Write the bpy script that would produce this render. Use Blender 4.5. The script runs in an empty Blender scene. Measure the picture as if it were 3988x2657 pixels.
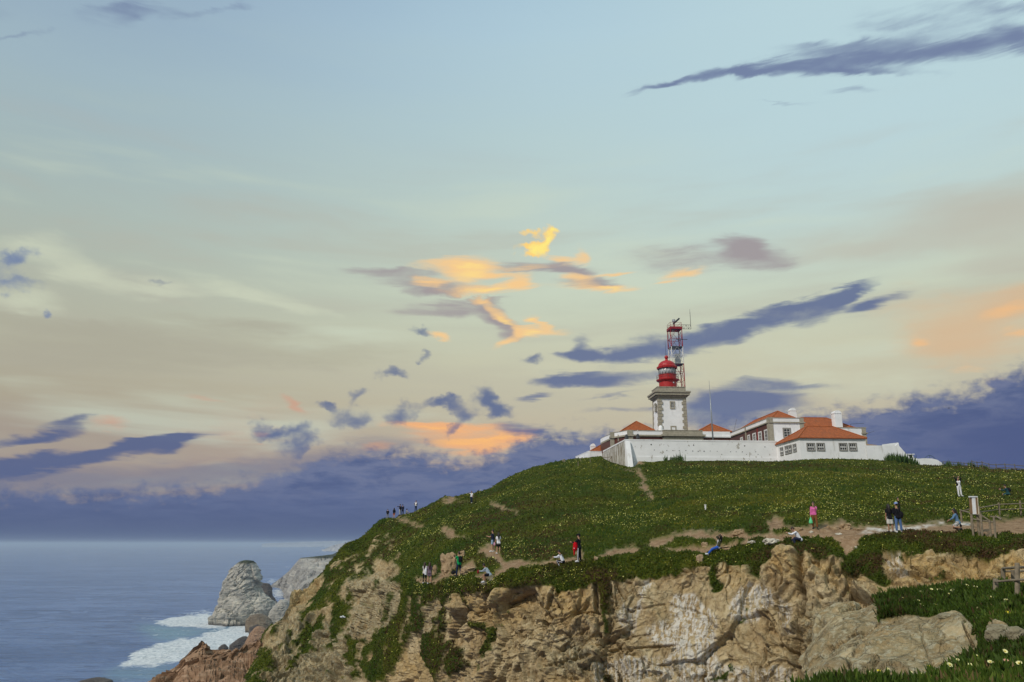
import bpy, bmesh, math, random
import numpy as np
from mathutils import Vector, Matrix
random.seed(7)
rng = np.random.default_rng(11)
SC = bpy.context.scene
COL = SC.collection
R = math.radians

# ------------------------------------------------------------------ camera
F_PX, CX, CY = 2991.0, 1994.0, 1328.5          # focal length and centre in photograph pixels
PITCH = math.atan((2118 - CY) / F_PX)
CAM_Z = 130.0                                   # metres above the sea
cam_d = bpy.data.cameras.new('camera')
cam_d.sensor_width = 36.0
cam_d.lens = 27.0
cam_d.clip_start = 0.1
cam_d.clip_end = 300000.0
cam = bpy.data.objects.new('camera', cam_d)
COL.objects.link(cam)
cam.location = (0, 0, CAM_Z)
cam.rotation_euler = (R(90) + PITCH, 0, 0)
SC.camera = cam
CP, SP = math.cos(PITCH), math.sin(PITCH)

def ray(px, py):
    a = (np.asarray(px, float) - CX) / F_PX
    b = (CY - np.asarray(py, float)) / F_PX
    return a, CP - SP * b, SP + CP * b

def P(px, py, Y):
    x, y, z = ray(px, py)
    t = np.asarray(Y, float) / y
    return np.stack([x * t, y * t, CAM_Z + z * t], -1)

def proj(p):
    x, y, z = p[..., 0], p[..., 1], p[..., 2] - CAM_Z
    d = np.maximum(CP * y + SP * z, 0.01)
    b = -SP * y + CP * z
    return CX + F_PX * x / d, CY - F_PX * b / d

def on_sea(px, py, z=0.0):
    x, y, dz = ray(px, py)
    t = (z - CAM_Z) / np.minimum(dz, -1e-5)
    return np.stack([x * t, y * t, np.full_like(np.asarray(x * t), z)], -1)

# ------------------------------------------------------------------ sun, sky, exposure
SUN_AZ, SUN_EL = R(-134), R(40)                # azimuth from +Y towards +X
sun_dir = Vector((math.sin(SUN_AZ) * math.cos(SUN_EL), math.cos(SUN_AZ) * math.cos(SUN_EL), math.sin(SUN_EL)))
sd = bpy.data.lights.new('sun', 'SUN')
sd.energy = 2.5
sd.angle = R(0.7)
sd.color = (1.0, 0.92, 0.80)
so = bpy.data.objects.new('sun', sd)
COL.objects.link(so)
so.location = (-200, -100, 400)
so.rotation_euler = (-sun_dir).to_track_quat('-Z', 'Y').to_euler()
SC.view_settings.view_transform = 'Standard'
SC.view_settings.look = 'None'
SC.view_settings.exposure = 0.0
SC.view_settings.gamma = 1.0
SC.view_settings.use_curve_mapping = False

def lin(r, g, b, a=1.0):
    f = lambda c: (c / 255 / 12.92) if c / 255 <= 0.04045 else ((c / 255 + 0.055) / 1.055) ** 2.4
    return (f(r), f(g), f(b), a)

class NT:
    """tiny wrapper to write node trees compactly"""
    def __init__(s, tree):
        s.t = tree
        s.n = tree.nodes
        s.l = tree.links
    def node(s, typ, **kw):
        n = s.n.new(typ)
        for k, v in kw.items():
            setattr(n, k, v)
        return n
    def put(s, sock, v):
        if isinstance(v, bpy.types.NodeSocket):
            s.l.new(v, sock)
        elif v is not None:
            sock.default_value = v
    def math(s, op, a, b=None, c=None, clamp=False):
        n = s.node('ShaderNodeMath', operation=op, use_clamp=clamp)
        s.put(n.inputs[0], a)
        if b is not None: s.put(n.inputs[1], b)
        if c is not None: s.put(n.inputs[2], c)
        return n.outputs[0]
    def vmath(s, op, a, b=None, scale=None):
        n = s.node('ShaderNodeVectorMath', operation=op)
        s.put(n.inputs[0], a)
        if b is not None: s.put(n.inputs[1], b)
        if scale is not None: s.put(n.inputs['Scale'], scale)
        return n.outputs['Value'] if op in ('LENGTH', 'DOT_PRODUCT', 'DISTANCE') else n.outputs[0]
    def rng(s, v, a, b, c=0.0, d=1.0, smooth=True):
        n = s.node('ShaderNodeMapRange', interpolation_type='SMOOTHSTEP' if smooth else 'LINEAR', clamp=True)
        for k, x in zip(('Value', 'From Min', 'From Max', 'To Min', 'To Max'), (v, a, b, c, d)):
            s.put(n.inputs[k], x)
        return n.outputs[0]
    def mix(s, f, a, b, blend='MIX'):
        n = s.node('ShaderNodeMix', data_type='RGBA', blend_type=blend)
        s.put(n.inputs[0], f); s.put(n.inputs[6], a); s.put(n.inputs[7], b)
        return n.outputs[2]
    def noise(s, vec, scale=1.0, detail=4.0, rough=0.5, dist=0.0, out='Fac'):
        n = s.node('ShaderNodeTexNoise')
        s.put(n.inputs['Vector'], vec)
        n.inputs['Scale'].default_value = scale
        n.inputs['Detail'].default_value = detail
        n.inputs['Roughness'].default_value = rough
        n.inputs['Distortion'].default_value = dist
        return n.outputs[out]
    def voro(s, vec, scale=1.0, feature='F1', out='Distance'):
        n = s.node('ShaderNodeTexVoronoi', feature=feature)
        s.put(n.inputs['Vector'], vec)
        n.inputs['Scale'].default_value = scale
        return n.outputs[out]
    def mapping(s, vec, loc=(0, 0, 0), rot=(0, 0, 0), scale=(1, 1, 1), typ='POINT'):
        n = s.node('ShaderNodeMapping', vector_type=typ)
        s.put(n.inputs['Vector'], vec)
        n.inputs['Location'].default_value = loc
        n.inputs['Rotation'].default_value = rot
        n.inputs['Scale'].default_value = scale
        return n.outputs[0]
    def ramp(s, fac, stops, interp='LINEAR'):
        n = s.node('ShaderNodeValToRGB')
        r = n.color_ramp
        r.interpolation = interp
        while len(r.elements) < len(stops): r.elements.new(0.5)
        for e, (p, c) in zip(r.elements, stops):
            e.position = p
            e.color = c
        s.put(n.inputs[0], fac)
        return n.outputs[0]
    def attr(s, name, out='Fac'):
        n = s.node('ShaderNodeAttribute', attribute_name=name)
        return n.outputs[out]

# ---- world: physical sky under a procedural evening veil and clouds, all in azimuth / elevation
world = bpy.data.worlds.new('World')
SC.world = world
world.use_nodes = True
W = NT(world.node_tree)
W.n.clear()
VS = 3988 / 2353.0                              # view pixels -> photograph pixels

def azel(vx, vy):
    x, y, z = ray(vx * VS, vy * VS)
    return math.degrees(math.atan2(x, y)), math.degrees(math.atan2(z, math.hypot(x, y)))

tc = W.node('ShaderNodeTexCoord').outputs['Generated']
dirn = W.vmath('NORMALIZE', tc)
sep = W.node('ShaderNodeSeparateXYZ'); W.put(sep.inputs[0], dirn)
az = W.math('MULTIPLY', W.math('ARCTAN2', sep.outputs[0], sep.outputs[1]), 57.29578)
el = W.math('MULTIPLY', W.math('ARCSINE', sep.outputs[2]), 57.29578)
cmb = W.node('ShaderNodeCombineXYZ'); W.put(cmb.inputs[0], az); W.put(cmb.inputs[1], el)
V = cmb.outputs[0]
def n01(vec, detail, rough, dist=0.0):
    return W.math('SUBTRACT', W.noise(vec, 1.0, detail, rough, dist), 0.5)
def warped(seed):
    """position bent by two slow noises, so cloud outlines drift and fray"""
    o = W.node('ShaderNodeCombineXYZ')
    a = n01(W.mapping(V, loc=(seed, 3, 0), scale=(0.12, 0.34, 1)), 4, 0.55, 0.5)
    b = n01(W.mapping(V, loc=(seed + 31, 17, 0), rot=(0, 0, R(-8)), scale=(0.16, 0.8, 1)), 5, 0.6, 0.8)
    W.put(o.inputs[0], W.math('MULTIPLY', a, 5.0))
    W.put(o.inputs[1], W.math('ADD', W.math('MULTIPLY', b, 1.7), W.math('MULTIPLY', a, -0.8)))
    return W.vmath('ADD', V, o.outputs[0])
st = W.noise(W.mapping(V, loc=(3, 1, 0), rot=(0, 0, R(-9)), scale=(0.045, 0.30, 1)), 1.0, 4, 0.55, 0.3)

# base veil: colour by elevation, duller on the left (west) side
elr = W.rng(W.math('ADD', el, W.math('MULTIPLY', W.math('SUBTRACT', st, 0.5), 5.0)), -5, 60, smooth=False)
def epos(e): return (e + 5) / 65.0
base_c = W.ramp(elr, [
    (epos(-5), lin(104, 112, 136)), (epos(1), lin(152, 144, 146)), (epos(5.5), lin(188, 168, 150)), (epos(9), lin(196, 186, 160)),
    (epos(13), lin(204, 202, 174)), (epos(17), lin(203, 211, 188)), (epos(21), lin(199, 212, 196)),
    (epos(25), lin(193, 211, 203)), (epos(30), lin(185, 209, 212)), (epos(36), lin(179, 207, 220)), (epos(58), lin(132, 172, 210))])
base_l = W.ramp(elr, [
    (epos(-5), lin(92, 102, 134)), (epos(1), lin(126, 124, 140)), (epos(5.5), lin(160, 144, 136)), (epos(9), lin(174, 164, 142)),
    (epos(13), lin(180, 178, 156)), (epos(17), lin(180, 185, 168)), (epos(21), lin(174, 188, 180)),
    (epos(25), lin(168, 187, 188)), (epos(30), lin(162, 185, 196)), (epos(36), lin(150, 174, 195)), (epos(58), lin(112, 142, 184))])
base = W.mix(W.rng(az, -38, 6), base_l, base_c)
base = W.mix(W.math('MULTIPLY', W.rng(az, -6, 30, 0, .85), W.rng(el, 15, 30)), base, lin(192, 219, 225))
nish = W.node('ShaderNodeTexSky', sky_type='NISHITA', sun_disc=False)
nish.sun_elevation = SUN_EL
nish.sun_rotation = SUN_AZ
nish.dust_density = 2.0
nishs = W.vmath('SCALE', nish.outputs[0], scale=0.09)
base = W.mix(0.93, nishs, base)
# long faint streaks of high cloud
base = W.mix(W.math('MULTIPLY', W.rng(st, 0.46, 0.70), W.math('MULTIPLY', W.rng(el, 31, 22), 0.38)), base, lin(182, 176, 160))
base = W.mix(W.math('MULTIPLY', W.rng(st, 0.50, 0.28), W.math('MULTIPLY', W.rng(el, 30, 20), 0.5)), base, lin(206, 218, 198))

LAST = [None]
def layer(blobs, vec):
    acc = None
    for i, b in enumerate(blobs):
        dep = acc if acc is not None else LAST[0]
        if i % 5 == 0 and dep is not None:       # keeps the shader compiler from holding all blobs at once
            n = W.node('ShaderNodeVectorMath', operation='MULTIPLY_ADD')
            W.put(n.inputs[0], dep); n.inputs[1].default_value = (1e-9,) * 3; W.put(n.inputs[2], vec)
            vec = n.outputs[0]
        vx, vy, rx, ry, rot = b[:5]
        wgt = b[5] if len(b) > 5 else 1.0
        th = R(rot)                              # long and short axis measured where the cloud hangs
        a0, e0 = azel(vx, vy)
        a1, e1 = azel(vx + rx * math.cos(th), vy - rx * math.sin(th))
        a2, e2 = azel(vx - ry * math.sin(th), vy - ry * math.cos(th))
        tilt = math.atan2(e1 - e0, a1 - a0)
        ln = W.vmath('LENGTH', W.mapping(vec, loc=(a0, e0, 0), rot=(0, 0, tilt), scale=(max(math.hypot(a1 - a0, e1 - e0), .1), max(math.hypot(a2 - a0, e2 - e0), .1), 1), typ='TEXTURE'))
        v = W.rng(ln, 0.0, 1.7, wgt, 0.0)
        acc = v if acc is None else W.math('ADD', acc, v)
    LAST[0] = acc
    return acc

def cloud(base, blobs, color, k=0.9, lo=0.1, hi=1.3, op=1.0, tex=None, vec=None):
    s = layer(blobs, vec or VW)
    d = W.math('ADD', s, W.math('MULTIPLY', W.math('SUBTRACT', tex or fb, 0.5), k))
    d = W.math('ADD', W.math('MULTIPLY', W.rng(d, lo - 0.10, hi * 0.8), 0.42), W.math('MULTIPLY', W.rng(d, lo + 0.22, hi + 0.35), 0.58))
    d = W.math('MULTIPLY', d, W.rng(s, 0.0, 0.45))
    return W.mix(W.math('MULTIPLY', d, op) if op != 1.0 else d, base, color)

def tex_soft(seed):
    return W.noise(W.mapping(V, loc=(5 + seed, 3, 0), rot=(0, 0, R(-6)), scale=(0.30, 1.05, 1)), 1.0, 6, 0.62, 0.4)
def tex_fine(seed):
    return W.noise(W.mapping(V, loc=(9 + seed, 40, 0), rot=(0, 0, R(-7)), scale=(0.30, 1.7, 1)), 1.0, 6, 0.62, 0.5)
def tex_puff(seed):
    return W.noise(W.mapping(V, loc=(2 + seed, 8, 0), scale=(0.8, 1.15, 1)), 1.0, 6, 0.60, 0.2)
sky_clear = base
# --- middle and low clouds ---
VW, fb, fbf, puff = warped(0), tex_soft(0), tex_fine(0), tex_puff(0)
pp = n01(W.mapping(V, loc=(4, 4, 0), scale=(0.5, 0.6, 1)), 5, 0.55)
pq = n01(W.mapping(V, loc=(14, 24, 0), scale=(0.5, 0.6, 1)), 5, 0.55)
cpv = W.node('ShaderNodeCombineXYZ')
W.put(cpv.inputs[0], W.math('MULTIPLY', pp, 3.4)); W.put(cpv.inputs[1], W.math('MULTIPLY', pq, 3.0))
VP = W.vmath('ADD', V, cpv.outputs[0])
# pale cream halo and wisps
base = cloud(base, [(60, 560, 90, 34, 0), (150, 615, 70, 28, -8), (60, 690, 90, 30, 0), (330, 660, 170, 26, -6), (620, 690, 170, 18, -14), (1980, 880, 230, 42, 0, .7), (1500, 870, 420, 50, 0, .5),
                    (1500, 590, 120, 26, 0, .5)],
             lin(208, 214, 190), 1.14, 0.06, 1.33, 0.75)
base = cloud(base, [(2260, 465, 280, 52, 6), (2080, 540, 330, 40, 8), (2330, 560, 180, 60, 4), (1950, 590, 200, 26, 6, .7), (2250, 620, 200, 26, 4, .7)], lin(188, 184, 170), 0.45, 0.0, 1.5, 0.75, fb)
base = cloud(base, [(250, 800, 380, 50, 4), (700, 820, 300, 34, 4, .7), (120, 740, 200, 24, -4, .8), (560, 745, 200, 18, -6, .7)], lin(168, 164, 148), 0.8, 0.05, 1.2, 0.7, fbf)
# orange-grey glow at the right edge and left pink
base = cloud(base, [(2290, 740, 170, 75, 10), (2200, 800, 130, 50, 0), (2340, 690, 100, 36, 8), (2130, 700, 150, 60, 0, .6)], lin(214, 182, 146), 0.95, 0.06, 1.38, 0.85)
base = cloud(base, [(2310, 712, 70, 22, 10), (2135, 783, 30, 11, 0), (2343, 768, 26, 11, 20), (2220, 850, 60, 8, 0, .6), (2300, 880, 50, 9, 0, .6)], lin(244, 190, 132), 1.04, 0.19, 1.38, 0.9)
base = cloud(base, [(240, 972, 45, 14, 0), (690, 938, 34, 9, -30), (592, 1004, 14, 7, 0), (500, 1000, 130, 25, 0, .5), (620, 950, 200, 40, 0, .35), (480, 915, 40, 5, -10, .6)], lin(208, 156, 132), 0.95, 0.14, 1.33, 0.8)
# mauve undersides of the sunlit clouds
base = cloud(base, [(915, 626, 95, 13.0, 2), (1000, 655, 120, 15.9, -2), (1005, 673, 62, 8.7, 3), (1245, 616, 120, 11.6, -2), (1318, 622, 52, 13.0, -16), (1360, 652, 68, 11.6, 0),
                    (1015, 709, 105, 15.9, 3), (1128, 722, 46, 24.6, -32), (1165, 757, 48, 21.8, -18), (1100, 690, 80, 5.8, 0, .7),
                    (1745, 592, 85, 29.0, -4), (1690, 565, 60, 20.3, -8), (1600, 590, 120, 37.7, 0, .45), (1500, 600, 110, 29.0, 0, .3)],
             lin(158, 149, 153), 1.1, 0.0, 1.0, 0.92, fbf)
# gold
gold = [(1045, 604, 82, 15.9, 2), (1075, 625, 52, 23.2, 0), (1145, 628, 46, 8.7, 0), (1000, 649, 38, 10.2, 4), (1130, 665, 105, 13.0, 3), (1210, 650, 28, 24.6, 0, .8), (1332, 640, 34, 11.6, 0), (1385, 661, 84, 8.7, 1), (1412, 630, 40, 5.8, 8),
        (1296, 597, 38, 8.7, -8), (1333, 585, 22, 15.9, -30), (1150, 727, 52, 13.0, -36), (1170, 780, 44, 11.6, 15), (1250, 764, 74, 10.2, -3), (1222, 728, 21, 11.6, 0), (1255, 745, 28, 7.2, -25), (1002, 773, 19, 8.7, 0),
        (1558, 627, 48, 11.6, 12), (1540, 648, 40, 4.3, 4, .8), (1200, 612, 90, 5.8, 0, .6), (1100, 690, 34, 5.8, 0, .7)]
base = cloud(base, gold, lin(248, 203, 142), 1.05, 0.0, 0.92, 0.95)
base = cloud(base, [(1080, 626, 44, 17.4, 0), (1130, 666, 62, 7.2, 3), (1158, 738, 24, 11.6, -36), (1222, 727, 13, 7.2, 0), (1400, 661, 44, 5.8, 0), (1065, 606, 40, 7.2, 0), (1240, 766, 30, 5.8, 0)], lin(255, 224, 140), 0.95, 0.24, 1.3, 0.9)
base = cloud(base, [(1232, 574, 30, 20, -45), (1267, 536, 15, 15, 0), (1250, 556, 17, 17, -50), (1207, 563, 26, 9, 15), (1223, 533, 18, 7, 0), (1220, 590, 16, 8, 0)], lin(253, 212, 128), 0.55, 0.22, 0.85, 1.0, puff, VP)
base = cloud(base, [(1234, 572, 22, 14, -45), (1268, 536, 10, 10, 0), (1252, 556, 12, 13, -50)], lin(255, 238, 132), 0.55, 0.22, 1.0, 1.0, puff, VP)
base = cloud(base, [(1060, 1006, 120, 24, 0), (970, 982, 90, 9, -3), (1150, 1008, 80, 12, 5), (1075, 1032, 70, 11, 0), (870, 1027, 36, 8, 0), (1185, 988, 60, 7, 0), (1050, 976, 100, 8, 0)], lin(240, 178, 126), 1.2, 0.10, 1.15, 0.97, fbf)
base = cloud(base, [(1060, 1018, 75, 12, 0), (1120, 1002, 60, 6, 5), (1000, 984, 60, 4, 0)], lin(255, 192, 116), 1.1, 0.24, 1.3, 0.9)

# bank of dark blue cloud above the sea
edge = [(-900, 1050), (-300, 1085), (0, 1118), (300, 1122), (480, 1112), (620, 1088), (700, 1060), (800, 1036), (900, 1030), (960, 1030), (1010, 1046), (1060, 1052), (1130, 1040), (1200, 1008), (1300, 988), (1420, 992), (1600, 985),
        (1750, 960), (1880, 944), (2000, 936), (2080, 912), (2180, 902), (2240, 886), (2300, 858), (2360, 836), (2600, 800), (3200, 830)]
fc = W.node('ShaderNodeFloatCurve')
crv = fc.mapping.curves[0]
pts = []
for vx, vy in edge:
    a, e = azel(vx, vy)
    pts.append(((a + 70) / 140, e / 15.0))
while len(crv.points) < len(pts): crv.points.new(0.5, 0.5)
for p, (x, y) in zip(crv.points, pts):
    p.location = (min(max(x, 0), 1), y)
    p.handle_type = 'AUTO_CLAMPED'
fc.mapping.update()
W.put(fc.inputs['Value'], W.rng(az, -70, 70, smooth=False))
bnd = W.math('MULTIPLY', fc.outputs[0], 15.0)
def add_bank(base, fb, fbf, puff):
    lump = W.math('ADD', W.math('MULTIPLY', W.math('SUBTRACT', puff, 0.5), 3.4), W.math('MULTIPLY', W.math('SUBTRACT', fb, 0.5), 2.0))
    bank = W.rng(W.math('SUBTRACT', W.math('ADD', bnd, lump), el), -0.55, 1.1)
    c = W.mix(W.rng(fbf, 0.30, 0.70), lin(78, 93, 134), lin(93, 107, 145))
    c = W.mix(W.math('MULTIPLY', W.rng(fb, 0.38, 0.62), W.rng(el, 1.5, 5.0)), c, lin(108, 118, 150))
    c = W.mix(W.rng(el, 3.4, 0.3), c, lin(76, 90, 128))
    c = W.mix(W.math('MULTIPLY', W.rng(az, 22, 34), W.rng(W.math('ADD', el, W.math('MULTIPLY', W.math('SUBTRACT', fb, .5), 4)), 10.5, 6.5)), c, lin(74, 88, 132))
    return W.mix(W.math('MULTIPLY', bank, 0.98), base, c)
base = cloud(base, [(430, 1095, 330, 34, 0), (750, 1050, 260, 30, 8), (120, 1110, 200, 24, 0)], lin(128, 127, 142), 0.6, 0.05, 1.2, 0.85, fbf)
base = add_bank(base, fb, fbf, puff)

# dark blue cloudlets and streaks
streaks = [(1895, 703, 75, 24, 30), (1930, 684, 34, 16, 40), (2025, 691, 58, 19, 18), (1975, 706, 50, 11, 10, .8), (1760, 742, 125, 20, 20), (1640, 775, 105, 22, 8), (1500, 793, 115, 26, 12), (1410, 816, 90, 16, 4), (1345, 798, 30, 14, 45), (1330, 818, 40, 10, 0), (1940, 664, 80, 8, 14, .8), (1820, 704, 90, 10, 14, .9), (1700, 745, 90, 10, 10, .6),
       (1400, 866, 145, 19, 3), (1330, 878, 85, 13, 0), (1310, 862, 70, 8, 10, .7), (1230, 913, 40, 8, 5), (1700, 908, 140, 18, -2), (1790, 884, 120, 12, -2), (1630, 935, 130, 28, 0), (1740, 930, 150, 20, 0, .9), (1640, 970, 110, 20, 0, .8), (1400, 912, 60, 7, 10, .6), (1420, 945, 90, 8, 5, .5), (1170, 985, 66, 13, -5), (1230, 995, 60, 12, 0, .7)]
mixt = W.math('ADD', W.math('MULTIPLY', fb, 0.45), W.math('MULTIPLY', puff, 0.55))
base = cloud(base, streaks, lin(92, 107, 147), 1.25, 0.0, 1.0, 0.90, mixt)
puffs = [(806, 962, 46, 26, -5), (900, 860, 34, 15, 0), (930, 948, 36, 24, 10), (1000, 923, 32, 16, -10), (1052, 938, 46, 20, -10), (1118, 914, 36, 22, -45), (1152, 944, 38, 20, -25), (826, 908, 28, 15, 25, .8), (1225, 822, 28, 14, 20),
         (750, 931, 28, 10, 0), (662, 993, 50, 18, 12), (705, 1015, 32, 18, 30), (610, 995, 44, 18, 0, .65), (970, 757, 28, 12, -15), (968, 828, 16, 10, 0, .8), (1046, 988, 13, 26, -15, .9), (660, 1030, 40, 16, 0, .5), (590, 975, 26, 16, 0, .5)]
base = cloud(base, puffs, lin(90, 106, 145), 1.4, 0.04, 1.0, 0.92, mixt, VP)
base = cloud(base, [(180, 1045, 270, 17, 9), (0, 1078, 170, 24, 4), (330, 1020, 120, 12, 8), (410, 1014, 36, 12, 20), (100, 990, 95, 16, 12, .8), (140, 965, 66, 9, 8, .8), (40, 1012, 90, 13, 14, .8), (-250, 1085, 260, 34, 0), (250, 1052, 200, 10, 8, .8)], lin(84, 98, 138), 1.2, 0.0, 1.0, 0.93, fbf)
base = cloud(base, [(40, 578, 48, 15, -5), (36, 648, 56, 22, -12), (110, 720, 18, 9, 0), (10, 600, 40, 26, 0, .6)], lin(104, 124, 166), 0.76, 0.14, 1.33, 0.95, puff, VP)
base = cloud(base, [(376, 652, 28, 9, -20)], lin(146, 154, 160), 0.57, 0.14, 1.28, 0.9, puff, VP)
high = [(1500, 200, 70, 6, 16), (1580, 186, 110, 9, 9), (1700, 166, 150, 15, 9), (1850, 150, 170, 22, 5), (1990, 132, 170, 30, 3), (2130, 118, 150, 28, 4), (2240, 108, 110, 30, 5), (2310, 92, 55, 30, -25), (1830, 168, 170, 10, 2), (2030, 165, 150, 9, -2, .7), (2040, 90, 170, 14, 10, .75),
        (2150, 40, 230, 34, 2, .5), (2300, 14, 150, 18, -3, .6), (2020, 60, 120, 14, 12, .4), (1950, 213, 62, 8, 4, .7), (1820, 237, 90, 3, -2, .5), (1870, 110, 90, 10, 4, .5),
        (325, 24, 75, 22, 0, .95), (240, 14, 90, 16, 10, .6), (260, 45, 70, 14, 0, .4), (470, 26, 90, 12, 14, .6), (560, 12, 30, 9, 0, .5), (60, 92, 90, 9, 12, .7), (-40, 30, 120, 40, 0, .4)]
low_sky = base
LAST[0] = None
VW, fbh = warped(50), tex_fine(60)
high_sky = cloud(sky_clear, high, lin(108, 122, 158), 1.09, 0.06, 1.53, 0.92, fbh)
side_sky = add_bank(sky_clear, tex_soft(0), tex_fine(0), tex_puff(0))
def bgsh(c):
    n = W.node('ShaderNodeBackground'); W.put(n.inputs['Color'], c); n.inputs['Strength'].default_value = 1.0
    return n.outputs[0]
def mixsh(f, a, b):
    n = W.node('ShaderNodeMixShader'); W.put(n.inputs[0], f); W.l.new(a, n.inputs[1]); W.l.new(b, n.inputs[2])
    return n.outputs[0]
# the parts of the sky are evaluated separately only to save time; they agree where they meet
is_side = W.math('MAXIMUM', W.math('GREATER_THAN', W.math('ABSOLUTE', az), 48.0), W.math('LESS_THAN', el, -1.5))
is_high = W.math('GREATER_THAN', el, 27.5)
wo = W.node('ShaderNodeOutputWorld')
W.l.new(mixsh(is_high, mixsh(is_side, bgsh(low_sky), bgsh(side_sky)), bgsh(high_sky)), wo.inputs['Surface'])
world.cycles.sampling_method = 'MANUAL'
world.cycles.sample_map_resolution = 512
SC.cycles.max_bounces = 6
SC.cycles.diffuse_bounces = 2
SC.cycles.glossy_bounces = 2
SC.cycles.transmission_bounces = 2
SC.cycles.transparent_max_bounces = 6
SC.cycles.volume_bounces = 0
SC.cycles.use_denoising = True

# ------------------------------------------------------------------ numpy noise
def _hash(ix, iy, iz, seed):
    h = (ix.astype(np.int64) * 374761393 + iy.astype(np.int64) * 668265263 + iz.astype(np.int64) * 2147483647 + seed * 974711) & 0xffffffff
    h = ((h ^ (h >> 13)) * 1274126177) & 0xffffffff
    h = ((h ^ (h >> 16)) * 2246822519) & 0xffffffff
    return (h ^ (h >> 15)) & 0xffffffff

def hash01(ix, iy, iz, seed=0):
    return _hash(ix, iy, iz, seed) / 4294967295.0

def vnoise(p, seed=0):
    """smooth value noise in -1..1"""
    i = np.floor(p).astype(np.int64)
    f = p - i
    u = f * f * f * (f * (f * 6 - 15) + 10)
    out = np.zeros(p.shape[:-1])
    for dx in (0, 1):
        for dy in (0, 1):
            for dz in (0, 1):
                w = (u[..., 0] if dx else 1 - u[..., 0]) * (u[..., 1] if dy else 1 - u[..., 1]) * (u[..., 2] if dz else 1 - u[..., 2])
                out += w * hash01(i[..., 0] + dx, i[..., 1] + dy, i[..., 2] + dz, seed)
    return out * 2 - 1

def fbm(p, scale=1.0, oct=4, gain=0.5, seed=0):
    out = 0.0
    a, s = 1.0, 0.0
    q = p * scale
    for k in range(oct):
        out = out + a * vnoise(q + 13.7 * k, seed + k)
        s += a
        a *= gain
        q = q * 2.03
    return out / s * 1.6

def cells(p, seed=0):
    """voronoi: nearest-cell random value, distance to cell border, offset vector from the cell's centre"""
    i = np.floor(p).astype(np.int64)
    d1 = np.full(p.shape[:-1], 9.0); d2 = d1.copy()
    rid = np.zeros(p.shape[:-1]); off = np.zeros(p.shape)
    for dx in (-1, 0, 1):
        for dy in (-1, 0, 1):
            for dz in (-1, 0, 1):
                c = i + np.array([dx, dy, dz])
                j = np.stack([hash01(c[..., 0], c[..., 1], c[..., 2], seed + k) for k in (1, 2, 3)], -1)
                o = p - (c + 0.1 + 0.8 * j)
                d = np.sqrt((o * o).sum(-1))
                near = d < d1
                d2 = np.where(near, d1, np.minimum(d2, d))
                rid = np.where(near, hash01(c[..., 0], c[..., 1], c[..., 2], seed + 7), rid)
                off = np.where(near[..., None], o, off)
                d1 = np.where(near, d, d1)
    return rid, d2 - d1, off

def smooth1(a, sig):
    r = int(sig * 3) + 1
    k = np.exp(-0.5 * (np.arange(-r, r + 1) / sig) ** 2); k /= k.sum()
    return np.convolve(np.pad(a, r, mode='edge'), k, mode='valid')

def smooth2(a, sig, axis):
    return np.apply_along_axis(lambda v: smooth1(v, sig), axis, a)

def sstep(x, a, b):
    t = np.clip((x - a) / (b - a), 0, 1)
    return t * t * (3 - 2 * t)

def inpoly(px, py, poly):
    poly = np.asarray(poly, float)
    r = np.zeros(px.shape, bool)
    bb = (px > poly[:, 0].min()) & (px < poly[:, 0].max()) & (py > poly[:, 1].min()) & (py < poly[:, 1].max())
    if not bb.any(): return r
    x, y = px[bb], py[bb]
    c = np.zeros(x.shape, bool)
    for (x0, y0), (x1, y1) in zip(poly, np.roll(poly, -1, 0)):
        if y0 == y1: continue
        c ^= ((y0 > y) != (y1 > y)) & (x < (x1 - x0) * (y - y0) / (y1 - y0) + x0)
    r[bb] = c
    return r

def Z(ox, oy, s, pts):
    return [(ox + s * x, oy + s * y) for x, y in pts]

# ------------------------------------------------------------------ materials
MATS = {}
def material(name, color, rough=0.8, spec=0.3, metal=0.0, var=0.12, scale=2.0, bump=0.0, bscale=20.0, spots=None, emit=None):
    if name in MATS: return MATS[name]
    m = bpy.data.materials.new(name)
    m.use_nodes = True
    T = NT(m.node_tree)
    bs = T.n['Principled BSDF']
    co = T.node('ShaderNodeTexCoord').outputs['Object']
    n = T.noise(co, scale, 4, 0.6)
    c = tuple(color) + ((1.0,) if len(color) == 3 else ())
    dk = tuple(x * (1 - var) for x in c[:3]) + (1,)
    lt = tuple(min(1, x * (1 + var)) for x in c[:3]) + (1,)
    col = T.mix(T.rng(n, 0.3, 0.7), dk, lt)
    if spots:
        sc, lo, hi, pc, amt = spots
        col = T.mix(T.math('MULTIPLY', T.rng(T.noise(T.mapping(co, scale=sc), 1.0, 6, 0.65), lo, hi), amt), col, tuple(pc) + (1,))
    T.put(bs.inputs['Base Color'], col)
    bs.inputs['Roughness'].default_value = rough
    bs.inputs['Specular IOR Level'].default_value = spec
    bs.inputs['Metallic'].default_value = metal
    if bump:
        b = T.node('ShaderNodeBump'); b.inputs['Strength'].default_value = bump
        T.put(b.inputs['Height'], T.noise(co, bscale, 5, 0.6))
        T.put(bs.inputs['Normal'], b.outputs[0])
    MATS[name] = m
    return m

# ------------------------------------------------------------------ objects
def link(o, parent=None):
    COL.objects.link(o)
    if parent is not None: o.parent = parent
    return o

def tag(o, label=None, cat=None, group=None, kind=None):
    for k, v in (('label', label), ('category', cat), ('group', group), ('kind', kind)):
        if v: o[k] = v
    return o

def empty(name, loc, label, cat, group=None, rotz=0.0):
    o = bpy.data.objects.new(name, None)
    o.empty_display_size = 0.2
    link(o)
    o.location = loc
    o.rotation_euler = (0, 0, rotz)
    return tag(o, label, cat, group)

def wloc(o):
    v = Vector((0, 0, 0))
    while o is not None:
        v = v + o.location
        o = o.parent
    return v

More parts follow.
